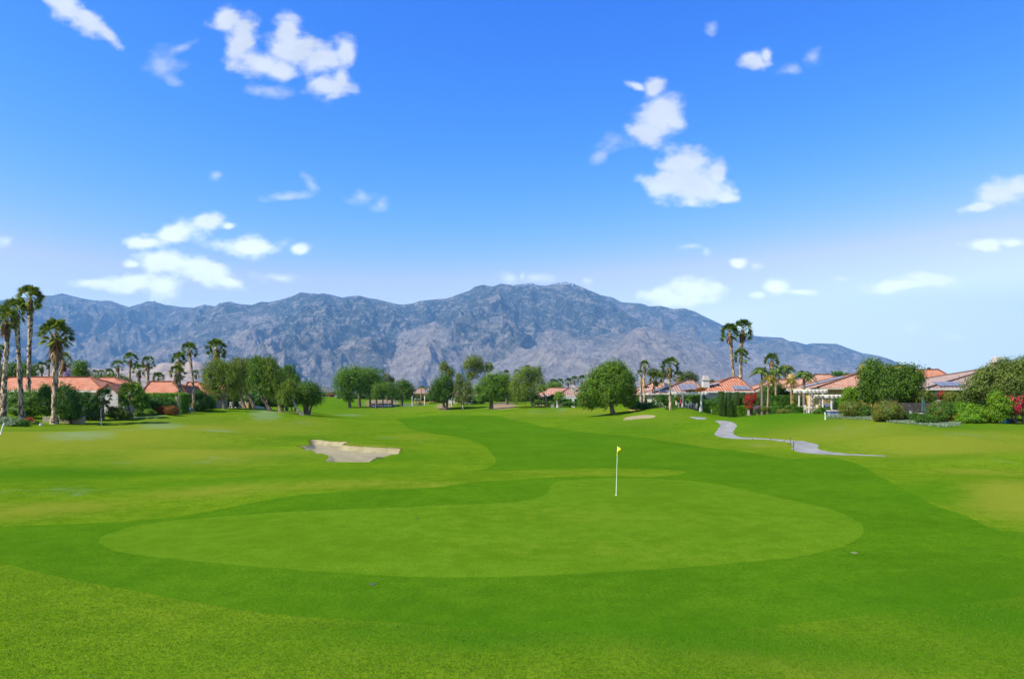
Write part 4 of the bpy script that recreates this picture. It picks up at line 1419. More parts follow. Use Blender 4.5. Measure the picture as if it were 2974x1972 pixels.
M_SOLAR = mat('solar_glass', rough=0.28, build=solar_b)
M_FRAME = m_plain('dark_frame', (0.03, 0.03, 0.035), 0.5)
M_GLASS = mat('window_glass', (0.02, 0.025, 0.03), 0.08)
M_WHITE = m_plain('white_paint', (0.62, 0.58, 0.50), 0.6, 0.05)
M_BRSTONE = m_plain('brown_stone', (0.26, 0.21, 0.17), 0.9, 0.3, 3, 0.4)
M_STONE = m_plain('cast_stone', (0.46, 0.42, 0.37), 0.85, 0.1, 6, 0.2)
M_CREAM = wall_mat('cream_stucco', (0.50, 0.41, 0.27))
M_YEL = wall_mat('ochre_stucco', (0.50, 0.32, 0.09))
M_BEIGE = wall_mat('beige_stucco', (0.40, 0.36, 0.29))
M_PALE = wall_mat('pale_stucco', (0.52, 0.49, 0.43))
T_OR = tile_mat('orange_tile', (0.40, 0.14, 0.07), (0.60, 0.26, 0.14), (0.55, 0.31, 0.20))
T_PK = tile_mat('pinkish_tile', (0.30, 0.17, 0.12), (0.45, 0.27, 0.20), (0.40, 0.29, 0.24))
T_PE = tile_mat('peach_tile', (0.40, 0.19, 0.11), (0.58, 0.31, 0.20), (0.54, 0.36, 0.25))
T_GR = tile_mat('grey_beige_tile', (0.30, 0.20, 0.15), (0.44, 0.31, 0.24), (0.46, 0.36, 0.30))


def house(label, px0, px1, r0, r1, ridge_py, eave_py, Y, wall=M_CREAM, tiles=T_OR, slope=0.42, chimneys=(), panels=(), windows=(), gable=None, over=0.6, lift=0.0, name='house'):
    """hip roof over a stucco body; eave line px0..px1 at distance Y, ridge px r0..r1"""
    zE = CAMH + (HY - eave_py) / F * Y
    d2 = 5.0
    for _ in range(12):
        zR = CAMH + (HY - ridge_py) / F * (Y + d2)
        d2 = max(2.0, (zR - zE) / slope)
    zR = CAMH + (HY - ridge_py) / F * (Y + d2)
    x0, x1 = (px0 - CX) / F * Y, (px1 - CX) / F * Y
    q0, q1 = (r0 - CX) / F * (Y + d2), (r1 - CX) / F * (Y + d2)
    cx_ = (x0 + x1) / 2
    g0 = min(gz(x, Y + s) for x in (x0, x1) for s in (0, d2 * 2)) + lift
    root = empty(name, (cx_, Y + d2, g0))
    tag(root, label, 'house')
    L_ = lambda x, y, z: (x - cx_, y - Y - d2, z - g0)
    # body
    b = MB()
    b.box(x0 - cx_ + over, x1 - cx_ - over, -d2 + over, d2 - over, -0.3, zE - g0 - 0.02)
    body = b.build('wall', wall, root)
    # roof shell with thickness
    E = [L_(x0, Y, zE), L_(x1, Y, zE), L_(x1, Y + 2 * d2, zE), L_(x0, Y + 2 * d2, zE)]
    Rg = [L_(q0, Y + d2, zR), L_(q1, Y + d2, zR)]
    sl = math.hypot(d2, zR - zE)
    m = MB()
    uv = {}

    def face(pts_, ax):
        b_ = len(m.v)
        m.poly(pts_)
        p0 = np.array(pts_[0])
        for k, p in enumerate(pts_):
            dd_ = np.array(p) - p0
            u_ = dd_[0] if ax == 0 else dd_[1]
            v_ = math.hypot(dd_[1] if ax == 0 else dd_[0], dd_[2])
            uv[b_ + k] = (u_, v_)
    face([E[0], E[1], Rg[1], Rg[0]], 0)
    face([E[2], E[3], Rg[0], Rg[1]], 0)
    face([E[3], E[0], Rg[0]], 1)
    face([E[1], E[2], Rg[1]], 1)
    roof = m.build('roof', tiles, root, uvs=uv)
    # fascia and soffit
    fm = MB()
    fm.box(E[0][0], E[1][0], -d2, -d2 + 0.06, zE - g0 - 0.24, zE - g0 - 0.012)
    fm.box(E[0][0], E[0][0] + 0.06, -d2 + 0.065, d2 - 0.065, zE - g0 - 0.24, zE - g0 - 0.012)
    fm.box(E[1][0] - 0.06, E[1][0], -d2 + 0.065, d2 - 0.065, zE - g0 - 0.24, zE - g0 - 0.012)
    fm.box(E[0][0] + 0.07, E[1][0] - 0.07, -d2 + 0.07, d2 - 0.07, zE - g0 - 0.13, zE - g0 - 0.06)
    fm.build('fascia', M_WHITE if wall is not M_YEL else M_CREAM, root)
    # ridge and hip caps
    cp_ = []
    for a, c in ((Rg[0], Rg[1]), (E[0], Rg[0]), (E[1], Rg[1]), (E[3], Rg[0]), (E[2], Rg[1])):
        a2, c2 = np.array(a) + [0, 0, 0.03], np.array(c) + [0, 0, 0.03]
        cp_.append((np.array([a2, (a2 + c2) / 2, c2]), np.full(3, 0.13)))
    v_, f_ = tubes(cp_, 6)
    mesh_np('ridge_cap', v_, f_, tiles, root, smooth=True)
    # fronts: windows and doors [(px, width m, sill m, head m)]
    for (wp, ww, s0, s1) in windows:
        xw = (wp - CX) / F * (Y + over) - cx_
        fr = MB().box(xw - ww / 2, xw + ww / 2, -d2 + over - 0.05, -d2 + over + 0.02, s0, s1).build('window', M_WHITE, root)
        MB().box(xw - ww / 2 + 0.08, xw + ww / 2 - 0.08, -d2 + over - 0.065, -d2 + over + 0.02, s0 + 0.08, s1 - 0.08).build('pane', M_GLASS, fr)
    for (cpx, w_, ptop, dy, cm) in chimneys:
        Yc = Y + dy
        xc = (cpx - CX) / F * Yc - cx_
        yc = dy - d2
        zt = CAMH + (HY - ptop) / F * Yc - g0
        ch = MB().box(xc - w_ / 2, xc + w_ / 2, yc - w_ / 2, yc + w_ / 2, zE - g0 - 0.4, zt - 0.75).build('chimney', cm, roof)
        MB().box(xc - w_ * 0.62, xc + w_ * 0.62, yc - w_ * 0.62, yc + w_ * 0.62, zt - 0.745, zt - 0.60).box(xc - w_ * 0.40, xc + w_ * 0.40, yc - w_ * 0.40, yc + w_ * 0.40, zt - 0.595, zt - 0.12).box(xc - w_ * 0.3, xc + w_ * 0.3, yc - w_ * 0.3, yc + w_ * 0.3, zt - 0.115, zt).build('chimney_cap', M_STONE if cm is not M_YEL else cm, roof)
    # solar panels on a slope: side, metres along the eave from the left/near end, up the slope
    for (side, a0, a1, b0, b1) in panels:
        if side == 'front':
            e0, e1 = np.array(E[0]), np.array(E[1])
            up = np.array([0, d2, zR - zE])
        elif side == 'left':
            e0, e1 = np.array(E[3]), np.array(E[0])
            up = np.array([Rg[0][0] - E[0][0], 0, zR - zE])
        else:
            e0, e1 = np.array(E[1]), np.array(E[2])
            up = np.array([Rg[1][0] - E[1][0], 0, zR - zE])
        e_, u_ = unit(e1 - e0), unit(up)
        nn_ = np.cross(e_, u_)
        if nn_[2] < 0:
            nn_ = -nn_
        pm = MB()
        q = []
        for h_ in (0.08, 0.15):
            for a, bb in ((a0, b0), (a1, b0), (a1, b1), (a0, b1)):
                q.append(tuple(e0 + e_ * a + u_ * bb + nn_ * h_))
        pm.v = q
        pm.f = [(4, 5, 6, 7), (3, 2, 1, 0), (0, 1, 5, 4), (1, 2, 6, 5), (2, 3, 7, 6), (3, 0, 4, 7)]
        uvs = [(a, bb) for _ in range(2) for a, bb in ((a0, b0), (a1, b0), (a1, b1), (a0, b1))]
        pm.build('solar_panel', M_SOLAR, roof, uvs={i: uvs[i] for i in range(8)})
    return root


def gable_end(parent, px0, px1, apex, eave_py, Y, wall, tiles, depth=4.0):
    """a small gabled wing facing the camera, as a part of its house"""
    ox, oy, oz = parent.location
    x0, x1 = (px0 - CX) / F * Y, (px1 - CX) / F * Y
    zE = CAMH + (HY - eave_py) / F * Y
    zA = CAMH + (HY - apex[1]) / F * Y
    xa = (apex[0] - CX) / F * Y
    g = gz((x0 + x1) / 2, Y) - 0.2
    P_ = lambda x, y, z: (x - ox, y - oy, z - oz)
    m = MB()
    m.poly([P_(x0 + .25, Y + .3, g), P_(x1 - .25, Y + .3, g), P_(x1 - .25, Y + .3, zE), P_(xa, Y + .3, zA - 0.12), P_(x0 + .25, Y + .3, zE)])
    m.poly([P_(x1 - .25, Y + .3, g), P_(x1 - .25, Y + depth, g), P_(x1 - .25, Y + depth, zE), P_(x1 - .25, Y + .3, zE)])
    m.poly([P_(x0 + .25, Y + depth, g), P_(x0 + .25, Y + .3, g), P_(x0 + .25, Y + .3, zE), P_(x0 + .25, Y + depth, zE)])
    m.build('gable_wall', wall, parent)
    r = MB()
    uv = {}
    for (a, c) in (((x0, zE - 0.05), (xa, zA)), ((xa, zA), (x1, zE - 0.05))):
        b_ = len(r.v)
        r.poly([P_(a[0], Y, a[1]), P_(c[0], Y, c[1]), P_(c[0], Y + depth, c[1]), P_(a[0], Y + depth, a[1])])
        w_ = math.hypot(a[0] - c[0], a[1] - c[1])
        for k, q in enumerate(((0, 0), (0, w_), (depth, w_), (depth, 0))):
            uv[b_ + k] = q
    o = r.build('gable_roof', tiles, parent, uvs=uv)
    s = o.modifiers.new('thick', 'SOLIDIFY')
    s.thickness = 0.16
    return o


# ------------------------------------------------------------------ blades of grass near the camera and along the bunker lip
def blades(name, P_, lean, ln_, wd_, material, tint, label):
    D_ = np.stack([npr.normal(0, lean, len(P_)), npr.normal(0, lean, len(P_)), np.ones(len(P_))], 1)
    Nn_ = np.cross(D_, npr.normal(size=D_.shape))
    V_, F_ = cards(P_, D_, Nn_, ln_, wd_)
    o_ = mesh_np(name, V_, F_, material, attrs={'tint': ('FACE', tint)})
    return tag(o_, label, 'grass', kind='stuff')


n_b = 300000
yb = 8.5 + 17 * npr.random(n_b) ** 1.25
xb = (npr.random(n_b) - 0.5) * 1.62 * yb
keep = (poly_dist(xb, yb, green_o) > 0.03) & (npr.random(n_b) < 1 - sstep(yb, 12, 25))
xb, yb = xb[keep], yb[keep]
in_ap = poly_dist(xb, yb, apron_o) < 0
zb = height(xb, yb)
clump = np.clip(0.5 + 1.1 * fbm(xb / 0.5, yb / 0.5, 3, 0.6, 2), 0, 1)
ln_b = np.where(in_ap, 0.010, 0.022) * (0.6 + 0.8 * npr.random(len(xb))) * (0.6 + 0.8 * clump)
tb = np.clip(0.45 * clump + 0.55 * npr.random(len(xb)) - 0.25 * in_ap, 0, 1)
blades('grass', np.column_stack([xb, yb, zb - 0.003]), 0.55, ln_b, 0.005 + 0.012 * (yb / 25), leaf_mat('grass_blade', (0.060, 0.130, 0.004), (0.140, 0.225, 0.010), trans=0.35), tb, 'short mown grass blades in the foreground')
far_lip = []
qn = np.roll(bunk_o, -1, 0) - bunk_o
ctr_b = bunk_o.mean(0)
for a_, e_ in zip(bunk_o, qn):
    if a_[1] > ctr_b[1] - 1.0 or a_[0] < ctr_b[0] - 2.5:
        far_lip.append(a_)
seg = resample(bunk_o, 0.014)
dl_ = np.min(np.linalg.norm(seg[:, None] - np.array(far_lip)[None], axis=2), axis=1)
seg = seg[(dl_ < 0.8) & (npr.random(len(seg)) < 0.7)]
seg = seg + npr.normal(size=seg.shape) * 0.05
zb = height(seg[:, 0], seg[:, 1])
blades('grass', np.column_stack([seg, zb - 0.01]), 0.7, 0.05 + 0.06 * npr.random(len(seg)), 0.03, leaf_mat('lip_grass', (0.06, 0.08, 0.004), (0.24, 0.25, 0.012), trans=0.3), npr.random(len(seg)), 'shaggy yellow green grass fringe on the bunker lip')
# ================================================================== THE PLACE
# ---- left gardens: houses
h1 = house('long terracotta tiled house behind the leftmost palms and hedges', -60, 300, 30, 262, 1096, 1134, 92, M_PALE, T_OR, panels=(), windows=((40, 1.6, 0.9, 2.2),))
gable_end(h1, 272, 345, (313, 1113), 1143, 88, M_PALE, T_OR, 6)
house('low terracotta roof peeping over the ridge behind the long left house', 250, 362, 290, 330, 1097, 1114, 118, M_PALE, T_OR)
h2 = house('orange tiled house behind the flat topped hedge and ocotillo', 408, 530, 436, 500, 1109, 1144, 100, M_BEIGE, T_OR, windows=((520, 1.2, 0.9, 2.1),))
gable_end(h2, 508, 548, (526, 1118), 1146, 96, M_BEIGE, T_OR, 5)
house('orange tiled house half hidden by the weeping trees, behind the slim curved palm', 528, 606, 545, 575, 1111, 1145, 108, M_BEIGE, T_OR, windows=((560, 1.4, 0.8, 2.1),))
house('terracotta roofed house glimpsed between the trunks of the weeping trees', 596, 742, 620, 715, 1117, 1147, 126, M_PALE, T_OR, windows=((700, 2.0, 0.6, 2.2),))
# ---- centre: far houses
ch = house('small far yellow house with solar panels behind the middle trees', 1196, 1290, 1215, 1262, 1127, 1141, 235, M_YEL, T_PK, panels=(('front', 4.5, 7.5, 0.6, 2.8),), windows=((1212, 1.6, 0.7, 2.1), (1250, 1.6, 0.7, 2.1)))
house('far house with a pinkish roof hidden behind the tall gum tree', 1296, 1402, 1316, 1385, 1134, 1148, 215, M_PALE, T_PK, windows=((1330, 2.0, 0.4, 2.2),))
house('salmon tiled cream house behind the yellowish leafy tree', 1553, 1652, 1592, 1648, 1127, 1148, 172, M_CREAM, T_PE, windows=((1575, 1.4, 0.8, 2.1), (1600, 1.4, 0.8, 2.1)))
house('greyish pink roofed house with round topped chimney beside the big round tree', 1618, 1700, 1655, 1685, 1126, 1149, 165, M_PALE, T_PK, chimneys=((1665, 0.95, 1118, 2.6, M_BEIGE),), windows=((1650, 1.4, 0.4, 2.1),))
# ---- right: row of houses
house('orange tiled yellow house right behind the big round tree', 1836, 1962, 1893, 1930, 1112, 1143, 126, M_YEL, T_PE, chimneys=((1867, 0.6, 1100, 2.5, M_YEL),), windows=((1890, 1.8, 0.1, 2.2),))
house('house with pinkish grey tiles, solar panels and a cream chimney left of the white pergola', 1899, 2064, 1996, 2012, 1105, 1142, 112, M_BEIGE, T_PK, chimneys=((1937, 0.8, 1102, 2.6, M_PALE),), panels=(('front', 4.8, 7.6, 1.0, 3.6), ('front', 0.9, 3.4, 0.25, 1.0), ('left', 4.0, 7.0, 1.2, 2.2), ('left', 5.2, 8.2, 2.35, 3.3)), windows=((1945, 1.5, 0.7, 2.1), (2005, 3.0, 0.1, 2.2)))
house('orange tiled house with cream chimney behind the two tallest palms', 2032, 2192, 2126, 2146, 1097, 1136, 108, M_PALE, T_OR, chimneys=((2049, 1.0, 1091, 1.6, M_PALE),), panels=(('front', 5.6, 8.3, 0.3, 2.0), ('left', 3.5, 7.2, 0.5, 1.6), ('left', 4.5, 8.2, 1.75, 2.85), ('left', 5.5, 9.0, 3.0, 4.0)), windows=((2090, 2.0, 0.2, 2.2), (2120, 2.0, 0.2, 2.2)))
house('peach tiled cream house behind the queen palms', 2188, 2330, 2262, 2300, 1103, 1134, 110, M_CREAM, T_PE, chimneys=((2298, 0.9, 1086, 4, M_YEL),), windows=((2240, 1.8, 0.7, 2.1), (2320, 1.2, 0.7, 2.1)))
house('peach tiled house right of the queen palms with a broad hipped roof', 2308, 2472, 2368, 2410, 1088, 1132, 100, M_CREAM, T_PE, windows=((2345, 1.2, 0.7, 2.1),))
house('peach tiled yellow house with a long row of solar panels behind the columned pergola', 2372, 2680, 2500, 2580, 1083, 1126, 90, M_YEL, T_PE, chimneys=((2503, 0.65, 1059, 4.0, M_YEL),), panels=(('left', 4.2, 6.2, 0.3, 6.0),), windows=((2430, 2.2, 0.1, 2.2), (2480, 1.6, 0.7, 2.1)))
house('large orange tiled house between the two great olive green trees', 2590, 2830, 2606, 2726, 1074, 1133, 99, M_CREAM, T_OR, windows=((2690, 1.8, 0.7, 2.0),))
house('distant house with a small orange roof behind the largest right hand tree', 2540, 2660, 2600, 2618, 1063, 1098, 112, M_CREAM, T_OR)
rh = house('grey beige roofed house with patio columns at the right edge', 2694, 3180, 2896, 3000, 1066, 1127, 79, M_BEIGE, T_GR, slope=0.36, chimneys=((2896, 1.15, 1036, 5.0, M_BRSTONE),), panels=(('front', 1.6, 4.6, 0.35, 1.9),), windows=((2800, 2.0, 0.1, 2.3),), over=3.2)
for cpx in (2719, 2806, 2900):
    ox, oy, oz = rh.location
    xx = (cpx - CX) / F * 79.8 - ox
    zt = CAMH + (HY - 1133) / F * 79.8 - oz
    m = MB()
    m.box(xx - .3, xx + .3, 79.5 - oy, 80.1 - oy, -0.3, zt + 0.0)
    m.box(xx - .4, xx + .4, 79.4 - oy, 80.2 - oy, -0.3, 0.24)
    m.build('column', M_STONE, rh, bevel=0.02)

# ---- pergolas


def pergola(label, posts_px, beam0, beam1, top_py, Y, depth, foot_py=None, round_post=True, slats=7, name='pergola', pr=0.12):
    x0, x1 = (beam0 - CX) / F * Y, (beam1 - CX) / F * Y
    zt = CAMH + (HY - top_py) / F * Y
    g = gz((x0 + x1) / 2, Y)
    root = empty(name, ((x0 + x1) / 2, Y, g))
    tag(root, label, 'pergola')
    H_ = zt - g
    cx_ = (x0 + x1) / 2
    for yy_ in (0.0, depth):
        for pp in posts_px:
            xx = (pp - CX) / F * Y - cx_
            m = MB()
            if round_post:
                m.lathe([(pr * 1.5, -0.3), (pr * 1.5, 0.14), (pr * 1.15, 0.18), (pr, 0.3), (pr * 0.96, 1.2), (pr * 0.82, H_ - 0.62), (pr * 1.1, H_ - 0.58), (pr * 1.3, H_ - 0.46), (pr * 1.3, H_ - 0.405)], 14, (xx, yy_))
            else:
                m.box(xx - pr, xx + pr, yy_ - pr, yy_ + pr, -0.3, H_ - 0.405)
                m.box(xx - pr * 1.5, xx + pr * 1.5, yy_ - pr * 1.5, yy_ + pr * 1.5, -0.31, 0.3)
            m.build('post', M_STONE if round_post else M_WHITE, root, smooth=False)
    for yy_ in (0.0, depth):
        MB().box(x0 - cx_ - 0.3, x1 - cx_ + 0.3, yy_ - 0.12, yy_ + 0.12, H_ - 0.40, H_ - 0.16).build('beam', M_WHITE, root)
    for i in range(slats):
        xs_ = x0 - cx_ + (x1 - x0) * i / (slats - 1)
        MB().box(xs_ - 0.07, xs_ + 0.07, -0.55, depth + 0.55, H_ - 0.155, H_).build('rafter', M_WHITE, root)
    return root


pergola('white pergola with red flowering vine between the solar panelled houses', (1982, 2036), 1966, 2050, 1138, 101, 4.5, round_post=False, slats=9, pr=0.11)
pergola('taller pergola on round stone columns over the white patio table', (2351, 2390), 2341, 2396, 1131, 84, 3.0, slats=6)
pergola('lower pergola on stone columns above the blue tiled spa', (2415, 2452), 2404, 2455, 1146, 82, 3.0, slats=5)
pergola('far white pergola in front of the salmon tiled houses', (1618, 1666), 1616, 1672, 1153, 158, 3.0, round_post=False, slats=8, pr=0.14)

# ---- left palms (close)
palm('tall fan palm with the highest crown of the leftmost cluster', (87, 864), 44, [(82, 1215, 5.5), (83, 1120, 5.4), (86, 1000, 5.6), (89, 915, 6.2)], Y=80, lm='palmy', nf=40, skirt=(0.8, 1.0), wind=0.25)
palm('fan palm second from the left edge, its slim trunk swelling at a pale base', (44, 902), 44, [(64, 1216, 11), (62, 1195, 8), (57, 1080, 6.0), (53, 1010, 5.6), (50, 955, 7)], base=(64, 1222), lm='palmy', nf=40, skirt=(1.0, 1.1), wind=0.2)
palm('fan palm at the left edge with a leaning trunk and brown skirt', (17, 926), 42, [(7, 1234, 9), (12, 1130, 7), (17, 1050, 5.5), (22, 965, 6.5)], base=(7, 1234), lm='palmy', nf=38, skirt=(1.2, 1.3), wind=0.1)
palm('fan palm cut by the left edge, only its brown skirt and frond tips showing', (-14, 905), 38, [(-26, 1230, 7), (-22, 1100, 6), (-16, 950, 6)], Y=74, lm='palmy', nf=34, skirt=(1.4, 1.5))
palm('lone stout fan palm standing by the low beige wall', (163, 966), 52, [(157, 1230, 11), (158, 1200, 8), (160, 1110, 7), (164, 1040, 7.5), (163, 995, 9)], base=(157, 1231), lm='palmy', nf=44, skirt=(1.5, 1.7), wind=0.12, low=-0.6)
palm('shorter fan palm just right behind the lone stout palm', (185, 1046), 28, [(177, 1150, 4), (176, 1090, 5)], Y=98, nf=28, skirt=(1.0, 1.2), lm='palmy')
palm('small fan palm left of the lone stout palm, behind the roof', (122, 1063), 17, [(121, 1150, 2.6), (121, 1090, 3)], Y=125, nf=26, skirt=(.8, 1.2))
palm('dark palm crown poking in low at the left edge', (0, 1018), 22, [(-4, 1200, 4), (-2, 1060, 4)], Y=82, nf=24, skirt=(.4, 1.0))
palm('multi trunk short fan palm nearest the gabled house end', (300, 1152), 30, [(297, 1218, 5), (298, 1180, 4.5)], base=(297, 1218), nf=30, skirt=(.4, .8), bk='palmg', low=-0.8)
palm('short fan palm with a bent trunk beside the yellow flowering bush', (376, 1140), 36, [(382, 1215, 5), (381, 1180, 4)], base=(382, 1215), nf=34, skirt=(.4, .8), bk='palmg', low=-0.8)
palm('low fan palm left of the bent trunk palm', (360, 1160), 22, [(363, 1208, 4), (362, 1185, 4)], Y=88, nf=26, skirt=(.4, .8), bk='palmg', low=-0.8)
palm('low fan palm right of the bent trunk palm, over the green bush', (420, 1165), 24, [(404, 1212, 5), (414, 1185, 4)], Y=86, nf=26, skirt=(.4, .8), bk='palmg', low=-0.8)
# palms in the rows behind the left roofs
G1 = 'fan palms behind the left roofs'
for (lab, c, r_, tr, Y_) in (
        ('tallest straight trunked fan palm of the row behind the left roofs', (379, 1042), 24, [(376, 1150, 3), (377, 1080, 3)], 128),
        ('fan palm behind the roofs with a skirted trunk, right of the tallest one', (429, 1052), 24, [(430, 1150, 4), (429, 1080, 4)], 128),
        ('broad fan palm left of the straight bare trunk palm, partly behind it', (342, 1060), 20, [(344, 1150, 3), (343, 1090, 3)], 135),
        ('bushy fan palm filling the gap between the two first row palms', (404, 1074), 24, [(404, 1150, 4), (404, 1100, 4)], 138),
        ('dark bushy fan palm right of the first row, low behind the orange roof', (460, 1098), 22, [(458, 1150, 4), (459, 1120, 4)], 132),
        ('tiny far fan palm furthest left of the row beyond the gabled house', (276, 1084), 13, [(276, 1140, 2), (276, 1100, 2)], 150),
        ('tiny far fan palm second in the row beyond the gabled house', (294, 1082), 12, [(294, 1140, 2), (294, 1100, 2)], 152),
        ('small fan palm left of the broad one, over the green bush', (318, 1082), 16, [(318, 1140, 2), (318, 1100, 2)], 145),
        ('small far fan palm right of the slim curved palm', (569, 1085), 14, [(567, 1150, 2), (568, 1110, 2)], 140),
        ('small far fan palm left of the lone stout palm, nearest it', (142, 1056), 14, [(142, 1130, 2.4), (142, 1080, 2.4)], 128)):
    palm(lab, c, r_, tr, Y=Y_, nf=26, skirt=(.5, 1.1), group=G1)
palm('tall skirted fan palm left of the slim curved palm', (520, 1043), 26, [(521, 1190, 4), (522, 1120, 4), (519, 1070, 5)], Y=97, nf=34, skirt=(1.3, 1.5), lm='palm')
palm('vine clad shorter fan palm directly under the tall skirted one', (514, 1082), 28, [(524, 1192, 5), (522, 1140, 5), (517, 1100, 6)], Y=94, nf=30, skirt=(1.2, 1.2), lm='palmy')
palm('slim fan palm with a curved bare trunk above the orange roof', (551, 1016), 28, [(563, 1190, 4), (562, 1140, 3.6), (557, 1080, 3.4), (552, 1035, 4)], Y=96, nf=34, skirt=(.3, .6), lm='palm')
palm('fan palm crown rising over the left end of the weeping trees', (629, 1011), 35, [(630, 1190, 4.5), (630, 1100, 4.5), (629, 1040, 6)], Y=114, nf=38, skirt=(1.2, 1.1), lm='palm')

# ---- left trees behind the roofs
tree('dark rounded tree behind the left roof, between the tall palm trunks', 'tree', (40, 1100), [(45, 1075, 42, 24), (85, 1080, 30, 22), (10, 1085, 30, 24)], [[(45, 1150, 4), (45, 1100, 4)]], 3500, 0.34, 'deep', Y=120)
tree('jacaranda with violet blossom behind the left roof', 'tree', (222, 1100), [(215, 1078, 22, 18), (250, 1090, 16, 12), (196, 1086, 14, 10)], [[(217, 1150, 2.5), (217, 1100, 2)]], 2400, 0.26, 'jac', 'pale', Y=124, style='airy', name='jacaranda_tree')
tree('upright light green tree right of the jacaranda', 'tree', (238, 1100), [(236, 1072, 22, 24), (240, 1090, 20, 20)], [[(238, 1150, 3), (238, 1100, 3)]], 2600, 0.28, 'weepg', Y=116)
tree('low green tree row behind the small roof ridge', 'tree', (330, 1100), [(330, 1096, 26, 12), (290, 1098, 20, 9), (362, 1104, 20, 9)], [[(330, 1150, 3), (330, 1110, 3)]], 2200, 0.28, 'mid', Y=140)

# ---- left hedges and shrubs
shrub('bright green broad shrub mass behind the leftmost palm trunks', 'shrub', (70, 1216), [(40, 1168, 34, 36), (90, 1165, 36, 34), (118, 1178, 22, 30), (66, 1190, 50, 24)], 7000, 0.20, 'bright', Y=79)
shrub('dark bushy shrub just left of the lone stout palm', 'shrub', (135, 1212), [(128, 1150, 20, 34), (140, 1178, 24, 34)], 4200, 0.20, 'mid', Y=77)
shrub('large dark glossy shrub just right of the lone stout palm', 'shrub', (205, 1224), [(184, 1150, 22, 38), (204, 1170, 32, 46), (205, 1198, 28, 26)], 7500, 0.20, 'deep', Y=74)
shrub('deep green hedge like shrub between the glossy shrub and the short fan palms', 'shrub', (252, 1212), [(246, 1172, 24, 36), (278, 1178, 22, 32), (262, 1194, 34, 22)], 5200, 0.18, 'deep', Y=84)
shrub('tall bright topped hedge mass behind the short fan palms', 'hedge', (375, 1205), [(366, 1150, 22, 34), (390, 1146, 26, 36), (410, 1170, 18, 34)], 7500, 0.20, 'box', Y=85, name='hedge')
hedge('flat topped clipped hedge in front of the orange tiled house', 418, 528, 1143, 90, 2.0, 'box', 6500, 0.17)
shrub('dark shrub in the middle of the flat topped hedge', 'shrub', (470, 1195), [(462, 1172, 26, 24), (492, 1176, 22, 20)], 3600, 0.18, 'hedge', Y=88)
shrub('olive green shrub mass under the left weeping tree', 'shrub', (590, 1190), [(576, 1160, 22, 28), (602, 1166, 20, 24), (588, 1176, 30, 16)], 5200, 0.18, 'mid', Y=97)
shrub('dark shrubs in the shade between the weeping trunks', 'shrub', (668, 1182), [(640, 1166, 26, 18), (668, 1160, 26, 22)], 3600, 0.2, 'deep', Y=118)
shrub('dark rounded shrub behind the white garden gate', 'shrub', (732, 1180), [(720, 1160, 22, 18), (748, 1164, 18, 16)], 2600, 0.2, 'deep', Y=122)
shrub('grey blue spiky ground plants below the leftmost palms', 'shrub', (25, 1236), [(22, 1222, 16, 13), (46, 1228, 18, 9)], 1500, 0.16, 'silver', core=0.6)
shrub('small dark green bush beside the orange bush at the left palms', 'shrub', (66, 1239), [(64, 1229, 17, 10)], 1200, 0.13, 'hedge')
shrub('small orange leaved bush by the low beige wall', 'shrub', (84, 1230), [(84, 1221, 11, 9)], 900, 0.12, 'redor')
shrub('yellowish tuft in front of the low beige wall', 'shrub', (104, 1231), [(104, 1226, 11, 5)], 500, 0.12, 'olive')
shrub('yellow flowering low shrub left of the short fan palms', 'shrub', (270, 1220), [(258, 1208, 14, 11), (280, 1209, 14, 11)], 2000, 0.13, 'yel')
shrub('tall yellow flowering bush between the short fan palms', 'shrub', (335, 1219), [(328, 1198, 18, 20), (352, 1200, 16, 18), (370, 1204, 12, 14)], 3600, 0.13, 'yel')
shrub('small dark shrub at the foot of the bent trunk palm', 'shrub', (400, 1210), [(400, 1200, 12, 11)], 1000, 0.14, 'mid')
shrub('light green clipped ball bush left of the rust coloured bush', 'shrub', (434, 1207), [(434, 1197, 15, 9.5)], 1800, 0.11, 'box')
shrub('orange red bush left half of the pair in front of the flat topped hedge', 'shrub', (470, 1202), [(469, 1191, 13, 11)], 1500, 0.12, 'redor')
shrub('larger rust brown bush right of the orange red one', 'shrub', (497, 1206), [(488, 1192, 12, 12), (504, 1192, 13, 13)], 2300, 0.12, 'rust')
shrub('pink flowering rounded shrub next to the blue agave', 'shrub', (570, 1195), [(568, 1180, 18, 16)], 1800, 0.13, 'hedge', flowers=('pink', 420, 0.16, 60))


def agave(label, base, r_px, n, lm, up=0.9):
    X, Y, Z = hit(*base)
    KN[0] += 1
    rg = random.Random(KN[0])
    R_ = r_px / F * Y
    root = empty('agave', (X, Y, Z))
    tag(root, label, 'agave')
    Cs, Ds, Ns, T = [], [], [], []
    for i in range(n):
        a = i * 2.39996
        e = 0.25 + 1.15 * i / n
        d = np.array([math.cos(a) * math.cos(e), math.sin(a) * math.cos(e), math.sin(e)])
        Cs.append(d * 0.05); Ds.append(d); Ns.append(np.cross(d, [-math.sin(a), math.cos(a), 0])); T.append(rg.random())
    V, Fq = cards(np.array(Cs), np.array(Ds), np.array(Ns), R_ * (0.85 + 0.3 * np.array(T)), R_ * 0.2)
    o = mesh_np('blades', V, Fq, leaf_mat('agave_blade', (0.08, 0.16, 0.15), (0.24, 0.36, 0.34), trans=0.05), root, attrs={'tint': ('FACE', np.array(T))})
    s = o.modifiers.new('thick', 'SOLIDIFY')
    s.thickness = 0.02
    return root


agave('big blue green agave left of the pink flowering shrub', (541, 1199), 19, 60, 'silver')
agave('smaller agave tucked right beside the big blue one', (556, 1196), 13, 40, 'silver')
